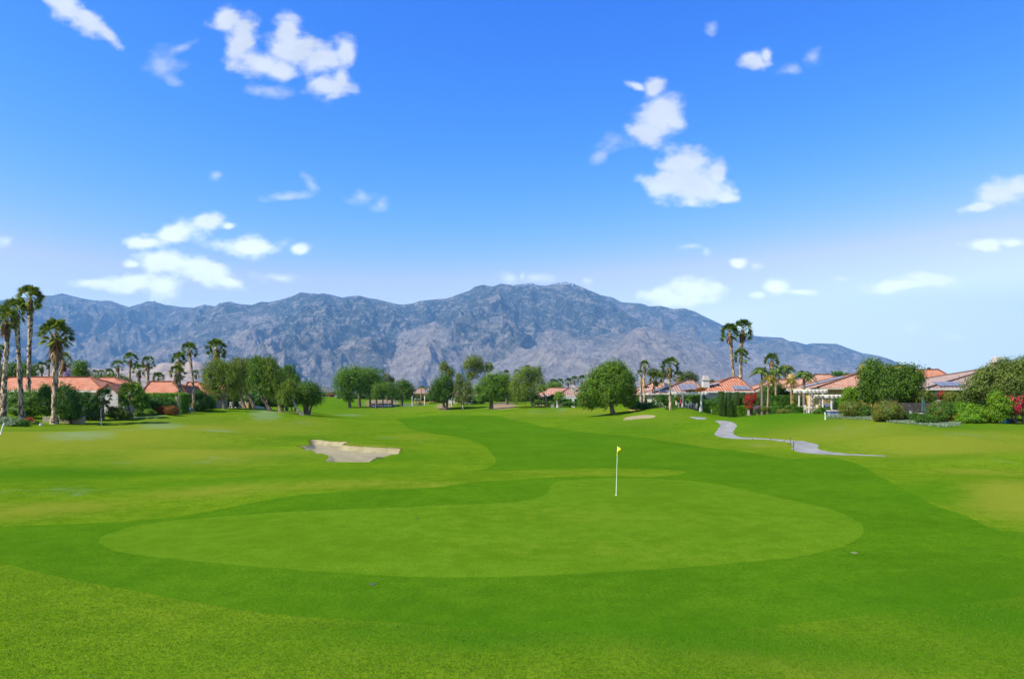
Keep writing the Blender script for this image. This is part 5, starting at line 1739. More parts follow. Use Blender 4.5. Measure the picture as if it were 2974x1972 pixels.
# ocotillo: bare wands
X, Y, Z = hit(521, 1203)
oc = empty('ocotillo_shrub', (X, Y, Z))
tag(oc, 'tall pale ocotillo wands rising in front of the flat topped hedge', 'ocotillo')
ln = []
for i in range(9):
    a = (i - 4) / 4
    top = np.array([(-6 + a * 8) / F * Y * 1.0, rnd.uniform(-.3, .3), 56 / F * Y * rnd.uniform(.85, 1.05)])
    ln.append(curve([(0.03 * a, 0, -0.1, 0.05), (top[0] * 0.3, top[1] * .3, top[2] * 0.5, 0.045), (top[0], top[1], top[2], 0.025)], 7))
v_, f_ = tubes(ln, 5)
mesh_np('stem', v_, f_, BK['pale'], oc)

# ---- the weeping trees
GW = 'weeping trees on the left bank'
tree('leftmost weeping tree with a forked pale trunk', 'tree', (654, 1188), [(628, 1062, 34, 28), (662, 1070, 34, 26), (612, 1095, 22, 36), (646, 1105, 38, 34), (680, 1100, 24, 34)], [[(654, 1188, 5.5), (646, 1160, 4.8), (632, 1124, 3.5)], [(650, 1187, 4), (651, 1150, 3.5), (655, 1115, 3)]], 14000, 0.26, 'weep', 'tan', style='weep', group=GW, spread=0.3)
tree('second weeping tree, grey tinged crown over a long leaning trunk with bare side branches', 'tree', (740, 1186), [(690, 1056, 26, 22), (714, 1060, 26, 24), (702, 1092, 30, 30), (726, 1098, 18, 28)], [[(741, 1186, 5), (728, 1160, 4.5), (713, 1134, 4), (712, 1105, 3)], [(712, 1184, 4.4), (704, 1162, 4), (697, 1140, 3.5), (700, 1110, 2.5)]], 11000, 0.26, 'gum', 'tan', style='weep', group=GW, spread=0.3)
tree('third weeping tree with a dark crown and thick twisted leaning trunk', 'tree', (788, 1194), [(742, 1052, 24, 24), (758, 1066, 24, 30), (738, 1100, 20, 26), (768, 1104, 22, 34)], [[(788, 1195, 6.5), (776, 1176, 5), (763, 1158, 4), (755, 1130, 3)], [(784, 1192, 4), (777, 1172, 3.5), (774, 1140, 3)]], 10000, 0.26, 'weepg', 'brown', style='weep', group=GW, spread=0.3)
tree('tallest weeping tree of the bank, yellowish curtains of leaves to the ground', 'tree', (816, 1196), [(783, 1048, 16, 20), (790, 1075, 26, 32), (800, 1105, 28, 36), (778, 1110, 22, 36), (815, 1125, 18, 30)], [[(816, 1196, 5.5), (811, 1175, 4.5), (806, 1150, 4), (800, 1110, 3)]], 13000, 0.26, 'weep', 'tan', style='weep', group=GW, spread=0.3)
tree('weeping tree with two pointed tops behind the tallest one', 'tree', (835, 1190), [(830, 1072, 12, 16), (846, 1072, 10, 18), (845, 1100, 22, 26), (860, 1100, 12, 22), (830, 1118, 20, 26)], [[(832, 1188, 4), (834, 1160, 3.5), (838, 1120, 3)]], 8000, 0.25, 'weepg', 'brown', style='weep', group=GW, Y=116, spread=0.3)
tree('low light green weeping tree whose pale trunk leans out over the fairway', 'tree', (881, 1206), [(838, 1116, 20, 20), (852, 1135, 14, 24), (830, 1142, 18, 24)], [[(881, 1206, 4), (866, 1190, 3.6), (856, 1174, 3.2), (848, 1150, 2.6)]], 7000, 0.24, 'weep', 'pale', style='weep', group=GW, spread=0.3)
tree('rounded dark feathery tree with several stems at the end of the weeping row', 'tree', (890, 1203), [(893, 1132, 30, 20), (876, 1150, 22, 24), (908, 1148, 24, 24), (893, 1160, 28, 18)], [[(886, 1203, 3.5), (884, 1185, 3), (880, 1165, 2)], [(892, 1203, 4), (894, 1180, 3), (898, 1160, 2)], [(897, 1201, 3), (904, 1180, 2.5), (910, 1165, 2)], [(890, 1203, 3), (890, 1180, 2.5), (888, 1160, 2)]], 9500, 0.24, 'mid', 'brown', spread=0.2)
tree('shaded tree deep inside the weeping row with three thin dark stems', 'tree', (848, 1196), [(855, 1160, 18, 14), (838, 1162, 16, 12)], [[(848, 1197, 2.5), (846, 1180, 2)], [(856, 1197, 2.5), (858, 1180, 2)], [(834, 1188, 3), (835, 1172, 2.5)]], 2600, 0.24, 'deep', 'brown', Y=118)
for k, (a, b_, r_, lab) in enumerate(((624, 1190, 3.6, 'straight grey trunk of a small tree left of the forked weeping trunk'), (678, 1186, 3.0, 'slim straight pale trunk between the forked and leaning weeping trunks'))):
    tree(lab, 'tree', (a, b_), [(a, 1138, 16, 14)], [[(a, b_, r_), (a, 1165, r_ * .9), (a, 1142, r_ * .8)]], 1300, 0.24, 'weep', 'palmg', style='weep', Y=112, limbs=False)

# ---- far middle
ORD = 'first second third fourth fifth sixth seventh eighth ninth tenth eleventh twelfth thirteenth fourteenth fifteenth sixteenth'.split()
for i in range(26):
    px = 905 + i * 11.5 + rnd.uniform(-4, 4)
    far = [('%s dark green tree from the left in the far row beyond the fairway' % ORD[i // 3], 'mid'), ('%s olive tree from the left in the far row beyond the fairway' % ORD[i // 3], 'olive'), ('%s reddish shrub from the left in the far row beyond the fairway' % ORD[i // 3], 'rust')][i % 3]
    if i % 3 == 2:
        shrub(far[0], 'shrub', (px, 1155), [(px, 1149, 10, 6)], 420, 0.5, far[1], Y=430 + rnd.uniform(-20, 20), group='shrubs in the far row', core=0.8)
    else:
        tree(far[0], 'tree', (px, 1155), [(px, 1143 + rnd.uniform(-3, 5), 9, 8)], [[(px, 1158, 1.2), (px, 1150, 1)]], 420, 0.7, far[1], Y=470 + rnd.uniform(-30, 60), group='trees in the far row', limbs=False, core=0.6)
for i in range(16):
    px = 925 + i * 3.4 + rnd.uniform(-2, 2)
    palm('%s tiny palm from the left on the skyline between the left and middle trees' % ORD[i], (px, 1126 + rnd.uniform(-4, 7)), 4.5, [(px, 1156, 0.6), (px, 1138, 0.6)], Y=620 + rnd.uniform(-40, 60), nf=12, leaflets=7, skirt=(0, 0), group='tiny palms in the far gap')
tree('left one of the twin bright green domed trees', 'tree', (1015, 1172), [(1022, 1092, 38, 28), (1000, 1110, 30, 30), (1030, 1122, 36, 24), (1004, 1142, 24, 18), (1012, 1160, 16, 8)], [[(1016, 1172, 4), (1014, 1150, 3.5), (1014, 1125, 3)]], 11000, 0.42, 'bright', 'brown', Y=215, core=0.45, group='twin domed trees', spread=0.12)
tree('right one of the twin bright green domed trees, with a forked trunk', 'tree', (1044, 1166), [(1078, 1094, 36, 28), (1050, 1088, 28, 22), (1060, 1124, 36, 24), (1096, 1120, 22, 28), (1080, 1142, 26, 12)], [[(1044, 1166, 4), (1044, 1148, 3.5), (1052, 1128, 3)], [(1075, 1163, 2.5), (1075, 1145, 2), (1080, 1125, 2)]], 11000, 0.42, 'bright', 'brown', Y=222, core=0.45, group='twin domed trees', spread=0.12)
tree('thin topped grey green gum behind the twin domed trees', 'tree', (1125, 1160), [(1113, 1078, 8, 8), (1128, 1100, 14, 16), (1140, 1110, 9, 14), (1122, 1122, 18, 18)], [[(1124, 1165, 2), (1124, 1120, 1.6), (1114, 1085, 1)]], 2600, 0.42, 'grey', 'brown', Y=245, style='airy')
tree('light green low spreading tree above the row of golf carts', 'tree', (1110, 1175), [(1102, 1130, 20, 17), (1124, 1126, 20, 15), (1136, 1138, 16, 16), (1098, 1145, 16, 12)], [[(1112, 1177, 2), (1112, 1150, 1.8)], [(1092, 1166, 3), (1094, 1150, 2)], [(1140, 1172, 3), (1138, 1152, 2.2)]], 6000, 0.40, 'weepg', 'brown', Y=205, spread=0.14)
tree('dense darker tree right of the cart shade tree', 'tree', (1167, 1169), [(1168, 1118, 22, 16), (1184, 1132, 20, 18), (1160, 1140, 20, 16), (1180, 1147, 20, 12)], [[(1167, 1169, 3.4), (1168, 1150, 3)]], 6500, 0.40, 'mid', 'brown', Y=222, core=0.45, spread=0.13)
tree('big dark dense tree left of the tall gum trees', 'tree', (1291, 1176), [(1290, 1112, 26, 22), (1272, 1128, 24, 20), (1302, 1135, 20, 20), (1262, 1146, 20, 14), (1290, 1152, 22, 12)], [[(1292, 1176, 4), (1285, 1160, 3), (1278, 1148, 2.5)], [(1296, 1174, 3.5), (1300, 1160, 3)]], 9000, 0.36, 'deep', 'brown', Y=185, core=0.5, spread=0.13)
tree('open crowned gum rising above the big dark tree', 'tree', (1310, 1172), [(1290, 1065, 14, 16), (1302, 1082, 18, 16), (1294, 1100, 16, 10)], [[(1312, 1172, 2.2), (1316, 1120, 1.8), (1302, 1080, 1.2)]], 3200, 0.36, 'gum', 'pale', Y=194, style='airy')
tree('tallest gum of the middle group, with a broad airy crown', 'tree', (1357, 1174), [(1378, 1050, 26, 17), (1362, 1062, 18, 14), (1392, 1068, 20, 18), (1420, 1068, 12, 16), (1372, 1090, 20, 16)], [[(1362, 1173, 3), (1352, 1155, 2.2), (1366, 1110, 1.8), (1378, 1070, 1.2)], [(1366, 1172, 1.6), (1388, 1120, 1.2), (1410, 1080, 1)]], 6800, 0.36, 'gum', 'pale', Y=196, style='airy')
tree('pale leafy gum with foliage hanging nearly to the grass, left of the bright round tree', 'tree', (1345, 1176), [(1336, 1094, 14, 16), (1330, 1120, 18, 20), (1352, 1118, 22, 22), (1338, 1148, 22, 16), (1366, 1140, 14, 18)], [[(1345, 1176, 2.2), (1343, 1150, 1.8), (1340, 1120, 1.4)]], 7500, 0.34, 'gum', 'pale', Y=184, style='weep', spread=0.2)
tree('bright green two lobed round tree with a thick short trunk', 'tree', (1427, 1188), [(1440, 1100, 34, 20), (1418, 1112, 26, 20), (1394, 1132, 20, 20), (1430, 1132, 34, 22), (1458, 1124, 24, 28), (1402, 1152, 28, 14), (1445, 1152, 26, 12)], [[(1427, 1189, 6), (1427, 1168, 5), (1428, 1145, 4.4)]], 12500, 0.32, 'bright', 'brown', core=0.5, spread=0.12)
tree('shaded dark tree standing behind the bright two lobed one', 'tree', (1473, 1178), [(1470, 1108, 16, 16), (1472, 1135, 20, 22)], [[(1473, 1178, 3.5), (1473, 1155, 3)]], 3200, 0.36, 'mid', 'brown', Y=190, core=0.5)
tree('yellowish green leafy tree with a pale leaning trunk, middle of the fairway edge', 'tree', (1550, 1186), [(1530, 1080, 26, 16), (1560, 1084, 16, 18), (1516, 1104, 30, 22), (1556, 1112, 28, 24), (1494, 1126, 18, 20), (1526, 1134, 34, 22), (1510, 1156, 22, 14)], [[(1551, 1186, 3.4), (1543, 1168, 2.8), (1534, 1150, 2.6), (1530, 1120, 2)]], 13500, 0.30, 'weep', 'tan', spread=0.17, Y=165)
tree('bare leaning trunk with a thin crown right of the yellowish leafy tree', 'tree', (1588, 1178), [(1572, 1128, 14, 10)], [[(1588, 1178, 2.6), (1586, 1158, 2.2), (1577, 1140, 1.8), (1566, 1130, 1.2)], [(1587, 1176, 1.6), (1578, 1158, 1.4), (1562, 1152, 1)]], 900, 0.3, 'weep', 'brown', Y=160)
tree('small lime yellow tree in front of the salmon house', 'tree', (1626, 1174), [(1626, 1148, 15, 10), (1618, 1156, 8, 6)], [[(1626, 1174, 1.6), (1626, 1158, 1.4)]], 1500, 0.26, 'lime', 'brown', Y=158)
for (lab, c, r_, Y_) in (('far palm crown just left of the yellowish leafy tree', (1502, 1083), 13, 215), ('far palm crown above the bright two lobed tree', (1471, 1085), 14, 215), ('far palm crown peeping over the top of the yellowish leafy tree', (1531, 1068), 10, 220),
                         ('far bushy palm above the salmon roof', (1608, 1112), 15, 225), ('far bushy palm right above the salmon roof', (1626, 1110), 15, 228), ('far palm left of the big round tree', (1650, 1108), 14, 225), ('far palm touching the big round tree', (1668, 1104), 16, 220), ('far palm half behind the big round tree', (1690, 1102), 16, 222)):
    palm(lab, c, r_, [(c[0], 1160, 2), (c[0], c[1] + 16, 2)], Y=Y_, nf=24, skirt=(.4, 1.0), group='palms far behind the middle houses')
tree('low green dome tree behind the salmon roof', 'tree', (1605, 1150), [(1606, 1122, 26, 12)], [[(1606, 1155, 2), (1606, 1130, 2)]], 1600, 0.36, 'bright', 'brown', Y=205, core=0.5)
tree('big round tree with a rust tinged top and leaning trunk, centre right', 'tree', (1782, 1203), [(1782, 1068, 30, 24), (1752, 1086, 34, 26), (1800, 1090, 34, 30), (1730, 1112, 34, 28), (1780, 1120, 44, 34), (1822, 1120, 26, 36), (1712, 1142, 36, 26), (1760, 1148, 40, 28), (1812, 1154, 34, 26), (1700, 1168, 20, 22), (1735, 1172, 30, 16), (1830, 1168, 18, 20)], [[(1782, 1203, 7), (1776, 1180, 5.5), (1770, 1150, 5)]], 26000, 0.26, 'bright', 'brown', core=0.5, spread=0.12, extra=('olive', 5200, 0.24))

# queen palm and fence by the yellow house
feather_palm('far queen palm in front of the small yellow house', (1223, 1124), 14, [(1222, 1166, 1.4), (1223, 1140, 1.4)], Y=215, nf=12)
feather_palm('second, smaller queen palm right of the first by the small yellow house', (1236, 1130), 10, [(1234, 1166, 1.1), (1235, 1142, 1.1)], Y=212, nf=10)
shrub('dark hedge in front of the small yellow house', 'hedge', (1218, 1166), [(1206, 1158, 10, 6), (1224, 1158, 12, 6), (1240, 1160, 10, 6)], 1500, 0.4, 'hedge', Y=225, name='hedge')
shrub('pale rock coloured bush by the small yellow house', 'shrub', (1210, 1166), [(1210, 1161, 8, 5)], 400, 0.3, 'silver', Y=214)
shrub('crimson bougainvillea under the tall gum trees', 'bougainvillea', (1348, 1171), [(1338, 1163, 12, 8), (1360, 1161, 12, 9)], 1500, 0.3, 'mixred', Y=200, flowers=('red', 500, 0.3), name='bougainvillea')
shrub('dark shrubs in the shade left of the bright two lobed tree', 'shrub', (1382, 1172), [(1376, 1165, 14, 7), (1398, 1166, 12, 6)], 1200, 0.34, 'deep', Y=198)
shrub('mixed green shrubs in front of the salmon house', 'shrub', (1565, 1177), [(1562, 1168, 12, 9), (1578, 1170, 10, 7), (1598, 1170, 12, 8), (1612, 1172, 10, 6)], 2600, 0.24, 'mid', Y=160)
shrub('clipped dark shrub beside the far white pergola', 'shrub', (1655, 1178), [(1652, 1172, 12, 7), (1668, 1173, 8, 6)], 1300, 0.22, 'hedge', Y=152)
shrub('long low shrubs between the far pergola and the big round tree', 'shrub', (1625, 1177), [(1640, 1173, 12, 5), (1690, 1172, 14, 8), (1712, 1176, 12, 8)], 1500, 0.22, 'mid', Y=150)

# belts of planting that close the gaps behind the trees
for (lab, px, Y_, bl_, n_, lf_) in (
        ('tall dark shrubbery left of the closed brown umbrella, behind the weeping trees', 610, 121, [(606, 1162, 26, 26), (632, 1160, 22, 24)], 3600, 'mid'),
        ('tall green shrubbery in the gap behind the forked weeping trunk', 662, 123, [(658, 1158, 24, 26), (684, 1160, 22, 24)], 3600, 'hedge'),
        ('tall dark shrubbery behind the second weeping tree', 712, 126, [(706, 1156, 22, 24), (732, 1154, 22, 26)], 3600, 'deep'),
        ('shaded shrubbery behind the thick twisted trunk', 770, 124, [(762, 1158, 24, 26), (790, 1158, 24, 26)], 4200, 'hedge'),
        ('shaded shrubbery behind the tallest weeping curtain', 822, 124, [(818, 1160, 24, 26), (846, 1162, 20, 22)], 4200, 'mid'),
        ('dark undergrowth behind the twin domed trees', 1030, 262, [(1000, 1155, 24, 10), (1040, 1154, 26, 11), (1075, 1154, 24, 11)], 3600, 'deep'),
        ('dark undergrowth behind the row of golf carts', 1115, 258, [(1104, 1153, 26, 12), (1140, 1152, 26, 12), (1175, 1153, 20, 10)], 3600, 'mid'),
        ('dark undergrowth left of the big dark dense tree', 1262, 232, [(1252, 1157, 14, 10), (1280, 1156, 22, 14)], 2600, 'mid'),
        ('deep green undergrowth behind the pale leafy gum', 1330, 228, [(1316, 1152, 22, 18), (1350, 1150, 22, 20), (1380, 1154, 22, 16)], 4600, 'mid'),
        ('deep green undergrowth behind the bright two lobed tree', 1430, 226, [(1410, 1154, 24, 18), (1450, 1152, 24, 18), (1482, 1154, 22, 18)], 4600, 'mid'),
        ('dark undergrowth behind the yellowish leafy tree', 1515, 215, [(1508, 1154, 22, 18), (1540, 1152, 20, 16)], 3600, 'hedge'),
        ('shrubs along the wall of the salmon house', 1572, 168, [(1560, 1160, 14, 12), (1586, 1162, 14, 10), (1604, 1160, 12, 12)], 2600, 'mid'),
        ('shrubs under the far white pergola', 1648, 164, [(1632, 1164, 14, 10), (1660, 1164, 14, 10), (1688, 1160, 16, 14)], 3000, 'hedge'),
        ('shrubs along the house right behind the big round tree', 1850, 121, [(1836, 1166, 18, 16), (1866, 1166, 18, 14), (1892, 1166, 16, 14)], 3600, 'mid'),
        ('dark shrubs against the house left of the white pergola', 1936, 109.5, [(1916, 1164, 16, 14), (1940, 1162, 16, 14), (1962, 1162, 14, 14)], 3600, 'hedge'),
        ('dark climbing greenery under the far side of the white pergola', 1998, 109, [(1990, 1164, 14, 16), (2018, 1160, 18, 16), (2044, 1162, 16, 18)], 3600, 'deep'),
        ('dark shrubs against the house behind the columnar hedges', 2110, 106.2, [(2086, 1168, 18, 16), (2112, 1168, 18, 16), (2140, 1166, 18, 16), (2164, 1168, 16, 16)], 4600, 'hedge'),
        ('dense lime tinged foliage under the queen palm crowns', 2246, 104.5, [(2226, 1136, 22, 16), (2256, 1132, 22, 18), (2290, 1138, 20, 14)], 4200, 'weepg'),
        ('dark foliage behind the tall hedge right of the queen palms', 2350, 98, [(2345, 1160, 20, 18), (2378, 1164, 20, 18), (2410, 1166, 16, 16)], 4200, 'deep'),
        ('dark foliage behind the lower pergola', 2440, 88.5, [(2430, 1168, 18, 18), (2458, 1166, 20, 22)], 3400, 'deep'),
        ('shaded olive foliage behind the stone wall', 2640, 79, [(2625, 1158, 24, 20), (2660, 1156, 26, 22), (2692, 1160, 18, 18)], 4600, 'mid'),
        ('dense green foliage behind the bright bushes at the patio', 2830, 72.5, [(2800, 1180, 24, 30), (2840, 1176, 30, 34), (2880, 1180, 26, 30)], 5600, 'hedge')):
    shrub(lab, 'shrub', (px, 1180), bl_, n_, 0.2 if Y_ < 140 else 0.38, lf_, name='shrub', Y=Y_, core=0.85)
# ---- right gardens
palm('slim fan palm right of the big round tree, its trunk bare', (1872, 1060), 18, [(1871, 1172, 3), (1871, 1120, 2.6), (1872, 1085, 3)], Y=112, nf=32, skirt=(.6, 1.2))
palm('pale trunked palm left of the slim one with a thin dark crown', (1860, 1086), 16, [(1862, 1168, 3.5), (1861, 1120, 3.4)], Y=114, nf=20, skirt=(.1, .6), bk='palmg', lm='palm')
palm('low bushy yellowish fan palm between two taller ones', (1904, 1100), 27, [(1898, 1168, 3.5), (1899, 1130, 3.5)], Y=113, nf=34, skirt=(1.0, .9), lm='palmy')
palm('wide crowned fan palm with a pale slender trunk, left of the pergola', (1945, 1063), 32, [(1947, 1190, 3.6), (1946, 1130, 2.6), (1945, 1095, 3.6)], base=(1947, 1190), nf=34, skirt=(1.3, 1.1), lm='palm')
palm('darker fan palm behind the wide crowned one', (1970, 1092), 20, [(1970, 1160, 3), (1970, 1115, 3)], Y=135, nf=28, skirt=(.9, 1.1))
tree('dark grey green tree behind the pinkish grey roof', 'tree', (2002, 1130), [(1998, 1092, 22, 14), (2014, 1098, 14, 12), (1980, 1104, 16, 10)], [[(2000, 1160, 2.5), (2000, 1115, 2)]], 2600, 0.3, 'grey', 'brown', Y=150, core=0.4)
tree('grey green tree behind the low bushy palm', 'tree', (1900, 1130), [(1895, 1082, 18, 12), (1925, 1088, 14, 12)], [[(1900, 1160, 2.5), (1900, 1105, 2)]], 2000, 0.3, 'grey', 'brown', Y=152, core=0.3)
tree('tiny dark tree behind the cream chimney', 'tree', (2064, 1130), [(2064, 1109, 9, 6)], [[(2064, 1150, 1.5), (2064, 1118, 1)]], 500, 0.3, 'grey', 'brown', Y=150, core=0.4)
palm('left one of the two tallest palms, leaning left', (2119, 966), 33, [(2137, 1189, 10), (2136, 1172, 6), (2130, 1090, 4.2), (2124, 1030, 4.0), (2122, 995, 5)], base=(2137, 1189), nf=36, skirt=(.8, 1.0), bk='palm', group='two tallest palms')
palm('right and taller one of the two tallest palms, straight with a pale flared base', (2157, 957), 35, [(2151, 1189, 12), (2151, 1168, 7.5), (2151, 1090, 5), (2152, 1030, 4.4), (2155, 990, 5)], base=(2151, 1189), nf=38, skirt=(1.0, 1.1), bk='palm', group='two tallest palms')
palm('lower palm crown directly behind the two tallest palms', (2152, 1034), 28, [(2150, 1170, 3.5), (2151, 1070, 3.5)], Y=132, nf=30, skirt=(.3, .8))
palm('fan palm with a thick skirtless neck behind the queen palms', (2241, 1048), 28, [(2242, 1170, 5), (2241, 1080, 5)], Y=122, nf=34, skirt=(.4, .6))
feather_palm('dark queen palm at the left of the queen palm group', (2210, 1080), 34, [(2213, 1185, 3.5), (2213, 1110, 3)], Y=97, nf=20, lm='feather', bk='palmg', droop=0.5)
feather_palm('yellowing queen palm second from the left of its group', (2236, 1098), 32, [(2228, 1182, 2.6), (2232, 1120, 2.4)], Y=95, nf=20, lm='yellowp', droop=0.75)
feather_palm('green queen palm behind the yellowing one', (2252, 1082), 34, [(2254, 1180, 3), (2253, 1105, 3)], Y=102, nf=20, lm='feather', droop=0.6)
feather_palm('tall queen palm with a smooth tan trunk, middle of the group', (2280, 1072), 36, [(2278, 1190, 4.5), (2278, 1130, 4), (2279, 1095, 4.5)], base=(2278, 1190), nf=20, lm='feather', bk='ring', droop=0.55)
feather_palm('drooping yellow queen palm right of the smooth trunked one', (2298, 1108), 26, [(2299, 1180, 2.5), (2298, 1125, 2.4)], Y=98, nf=16, lm='yellowp', droop=0.8)
feather_palm('rightmost queen palm with a pale trunk left of the columned pergola', (2334, 1092), 38, [(2336, 1180, 4), (2335, 1120, 4)], Y=90, nf=20, lm='feather', bk='palmg', droop=0.5)
feather_palm('small spreading pygmy palm above the mauve shrub', (2213, 1160), 24, [(2213, 1187, 2.5), (2213, 1172, 2.2)], base=(2213, 1189), nf=18, lm='lime', droop=0.5, name='pygmy_palm')

shrub('clipped dark green shrub row below the slim fan palm', 'shrub', (1860, 1191), [(1838, 1182, 13, 8), (1858, 1179, 16, 11), (1876, 1180, 14, 10)], 3600, 0.16, 'hedge', Y=104)
shrub('dark rounded shrub between the shrub row and the white flowering bush', 'shrub', (1884, 1189), [(1888, 1179, 12, 10)], 1500, 0.16, 'deep', Y=103)
shrub('white flowering bush left of the wide crowned palm', 'shrub', (1905, 1188), [(1900, 1177, 12, 12), (1914, 1178, 14, 10)], 2000, 0.15, 'mid', Y=104, flowers=('white', 260, 0.18, 60))
shrub('small dark bush at the foot of the wide crowned palm', 'shrub', (1941, 1191), [(1941, 1185, 8, 5)], 700, 0.14, 'hedge', Y=99)
shrub('dark shrubs behind the white flowering bush', 'shrub', (1930, 1184), [(1920, 1158, 14, 14), (1936, 1166, 14, 14), (1955, 1170, 14, 12)], 2600, 0.18, 'deep', Y=109)
shrub('feathery green shrub left of the pergola post', 'shrub', (1966, 1186), [(1964, 1166, 14, 14), (1972, 1172, 8, 10)], 1700, 0.16, 'weepg', Y=105)
shrub('low plants at the foot of the feathery shrub', 'shrub', (1958, 1188), [(1955, 1182, 12, 6)], 700, 0.14, 'mid', Y=101)
shrub('smooth clipped dome of bright green behind the patio table', 'shrub', (2014, 1178), [(2014, 1162, 19, 13), (2026, 1158, 14, 14)], 3800, 0.13, 'box', Y=103, core=0.9)
shrub('shrubbery with a few white blooms inside the clipped box hedge', 'shrub', (2055, 1184), [(2036, 1170, 12, 12), (2054, 1172, 14, 10), (2074, 1170, 14, 13), (2088, 1172, 10, 10)], 3800, 0.16, 'hedge', Y=108, flowers=('white', 60, 0.18, 14))
hedge('low clipped box hedge in front of the columnar hedges', 2026, 2170, 1179, 101.5, 1.0, 'box', 6500, 0.12)
GC = 'columnar clipped shrubs by the tallest palms'
for (a, top, hw, Y_, lab) in ((2041, 1142, 7.5, 110, 'leftmost short column shrub, brown faced, behind the box hedge'), (2057, 1142, 7, 110, 'second short column shrub from the left behind the box hedge'), (2076, 1142, 6.5, 110, 'third short column shrub, just left of the first tall green column'),
                              (2097, 1137, 7, 101, 'first and widest tall green column shrub left of the tallest palms'), (2119, 1139, 6.5, 101, 'second tall green column shrub, right beside the leaning palm trunk'), (2142, 1139, 5.5, 104, 'column shrub between the two tallest palm trunks'), (2161, 1140, 4.5, 104, 'narrow column shrub just right of the straight tall palm trunk')):
    hedge(lab, a - hw, a + hw, top, Y_, 0.8, 'cyp', 2600, 0.11, name='column_shrub', group=GC)
shrub('crimson bougainvillea mass right of the tallest palms', 'bougainvillea', (2182, 1190), [(2178, 1164, 14, 20), (2186, 1156, 12, 12), (2180, 1180, 12, 10)], 2600, 0.16, 'mixred', Y=99, flowers=('red', 2600, 0.17), name='bougainvillea')
shrub('red orange vine spread along the top of the white pergola', 'vine', (2010, 1140), [(2004, 1136, 12, 4), (2022, 1134, 14, 4), (2038, 1130, 10, 4)], 1400, 0.15, 'mid', Y=101.8, core=0, flowers=('redor', 1300, 0.17), name='flowering_vine')
shrub('mauve leaved rounded shrub next to the bougainvillea mass', 'shrub', (2200, 1191), [(2200, 1185, 10, 7)], 900, 0.12, 'mauve', Y=97)
shrub('low olive green mound shrub under the queen palms', 'shrub', (2227, 1193), [(2227, 1186, 17, 7)], 1500, 0.13, 'olive', Y=95)
shrub('rounded mid green shrub right of the olive mound', 'shrub', (2254, 1182), [(2254, 1174, 13, 8)], 1400, 0.14, 'box', Y=98)
hedge('dark tall hedge running behind the queen palms', 2196, 2345, 1149, 101, 1.4, 'hedge', 8000, 0.17)
shrub('brownish red flowering shrub at the end of the tall hedge', 'shrub', (2320, 1180), [(2316, 1160, 16, 16), (2330, 1166, 12, 14)], 2400, 0.15, 'mixred', Y=95)
shrub('small bushes at the foot of the smooth tan trunk', 'shrub', (2294, 1192), [(2290, 1184, 10, 8), (2304, 1178, 10, 8)], 1300, 0.14, 'mid', Y=94)
hedge('small clipped cube hedge right of the smooth tan trunk', 2249, 2274, 1179, 92, 1.2, 'hedge', 1900, 0.12, roundness=0.25)
shrub('low spreading dark and lime shrubs between the two cube hedges', 'shrub', (2282, 1203), [(2268, 1195, 13, 7), (2286, 1196, 14, 7), (2302, 1198, 12, 5)], 2600, 0.13, 'olive', Y=87)
hedge('larger clipped cube hedge left of the columned pergola', 2310, 2342, 1182, 85, 1.4, 'hedge', 3000, 0.12, roundness=0.3)
shrub('small soft shrubs below the patio table', 'shrub', (2375, 1203), [(2372, 1196, 14, 5), (2382, 1190, 10, 7)], 1300, 0.12, 'weepg', Y=82)
hedge('clipped hedge between the two pergolas', 2388, 2412, 1185, 81, 1.0, 'hedge', 1900, 0.12, roundness=0.15)
shrub('dark leafy tree mass seen under the taller pergola', 'shrub', (2370, 1190), [(2368, 1160, 22, 18), (2398, 1162, 14, 18)], 3400, 0.18, 'deep', Y=95)
shrub('lime green leafy shrub left of the great multi stem tree', 'shrub', (2462, 1208), [(2468, 1148, 22, 22), (2458, 1172, 20, 22), (2450, 1192, 12, 14), (2482, 1160, 14, 20)], 6500, 0.18, 'lime', Y=80)
tree('great multi stem tree standing before the solar roofed house', 'tree', (2560, 1212), [(2538, 1066, 26, 24), (2520, 1092, 30, 34), (2560, 1090, 36, 30), (2600, 1096, 34, 34), (2642, 1088, 30, 32), (2655, 1110, 26, 34), (2515, 1128, 28, 38), (2560, 1132, 44, 38), (2612, 1130, 42, 34), (2640, 1140, 28, 26), (2530, 1160, 26, 20)], [[(2540, 1200, 4), (2535, 1160, 3.5), (2530, 1110, 3)], [(2552, 1200, 3.5), (2556, 1150, 3), (2566, 1110, 2.6)], [(2566, 1200, 3.5), (2585, 1150, 3), (2610, 1120, 2.6)]], 30000, 0.20, 'mid', 'tan', Y=77, core=0.55, spread=0.13)
shrub('big clipped olive dome left of the orange tipped dome', 'shrub', (2472, 1211), [(2472, 1186, 31, 22), (2480, 1196, 28, 15)], 6000, 0.13, 'olive', core=0.9)
shrub('grassy light green clump between the two big domes', 'shrub', (2502, 1212), [(2500, 1194, 16, 16)], 2200, 0.16, 'weepg')
shrub('small dark shrub right of the grassy clump', 'shrub', (2522, 1206), [(2520, 1192, 13, 14)], 1400, 0.15, 'deep', Y=76)
shrub('large orange tipped dome bush in the silver ground cover', 'shrub', (2570, 1223), [(2573, 1193, 38, 27), (2560, 1204, 28, 18)], 9000, 0.13, 'olive', core=0.9, flowers=('redor', 700, 0.12, 90))
shrub('dark glossy bush right against the orange tipped dome', 'shrub', (2612, 1220), [(2612, 1208, 26, 12), (2628, 1210, 14, 9)], 3200, 0.14, 'deep')
shrub('pale dry stalks rising behind the orange tipped dome', 'shrub', (2580, 1185), [(2574, 1165, 12, 14), (2590, 1162, 12, 14)], 500, 0.45, 'stalk', Y=76, core=0, style='weep')
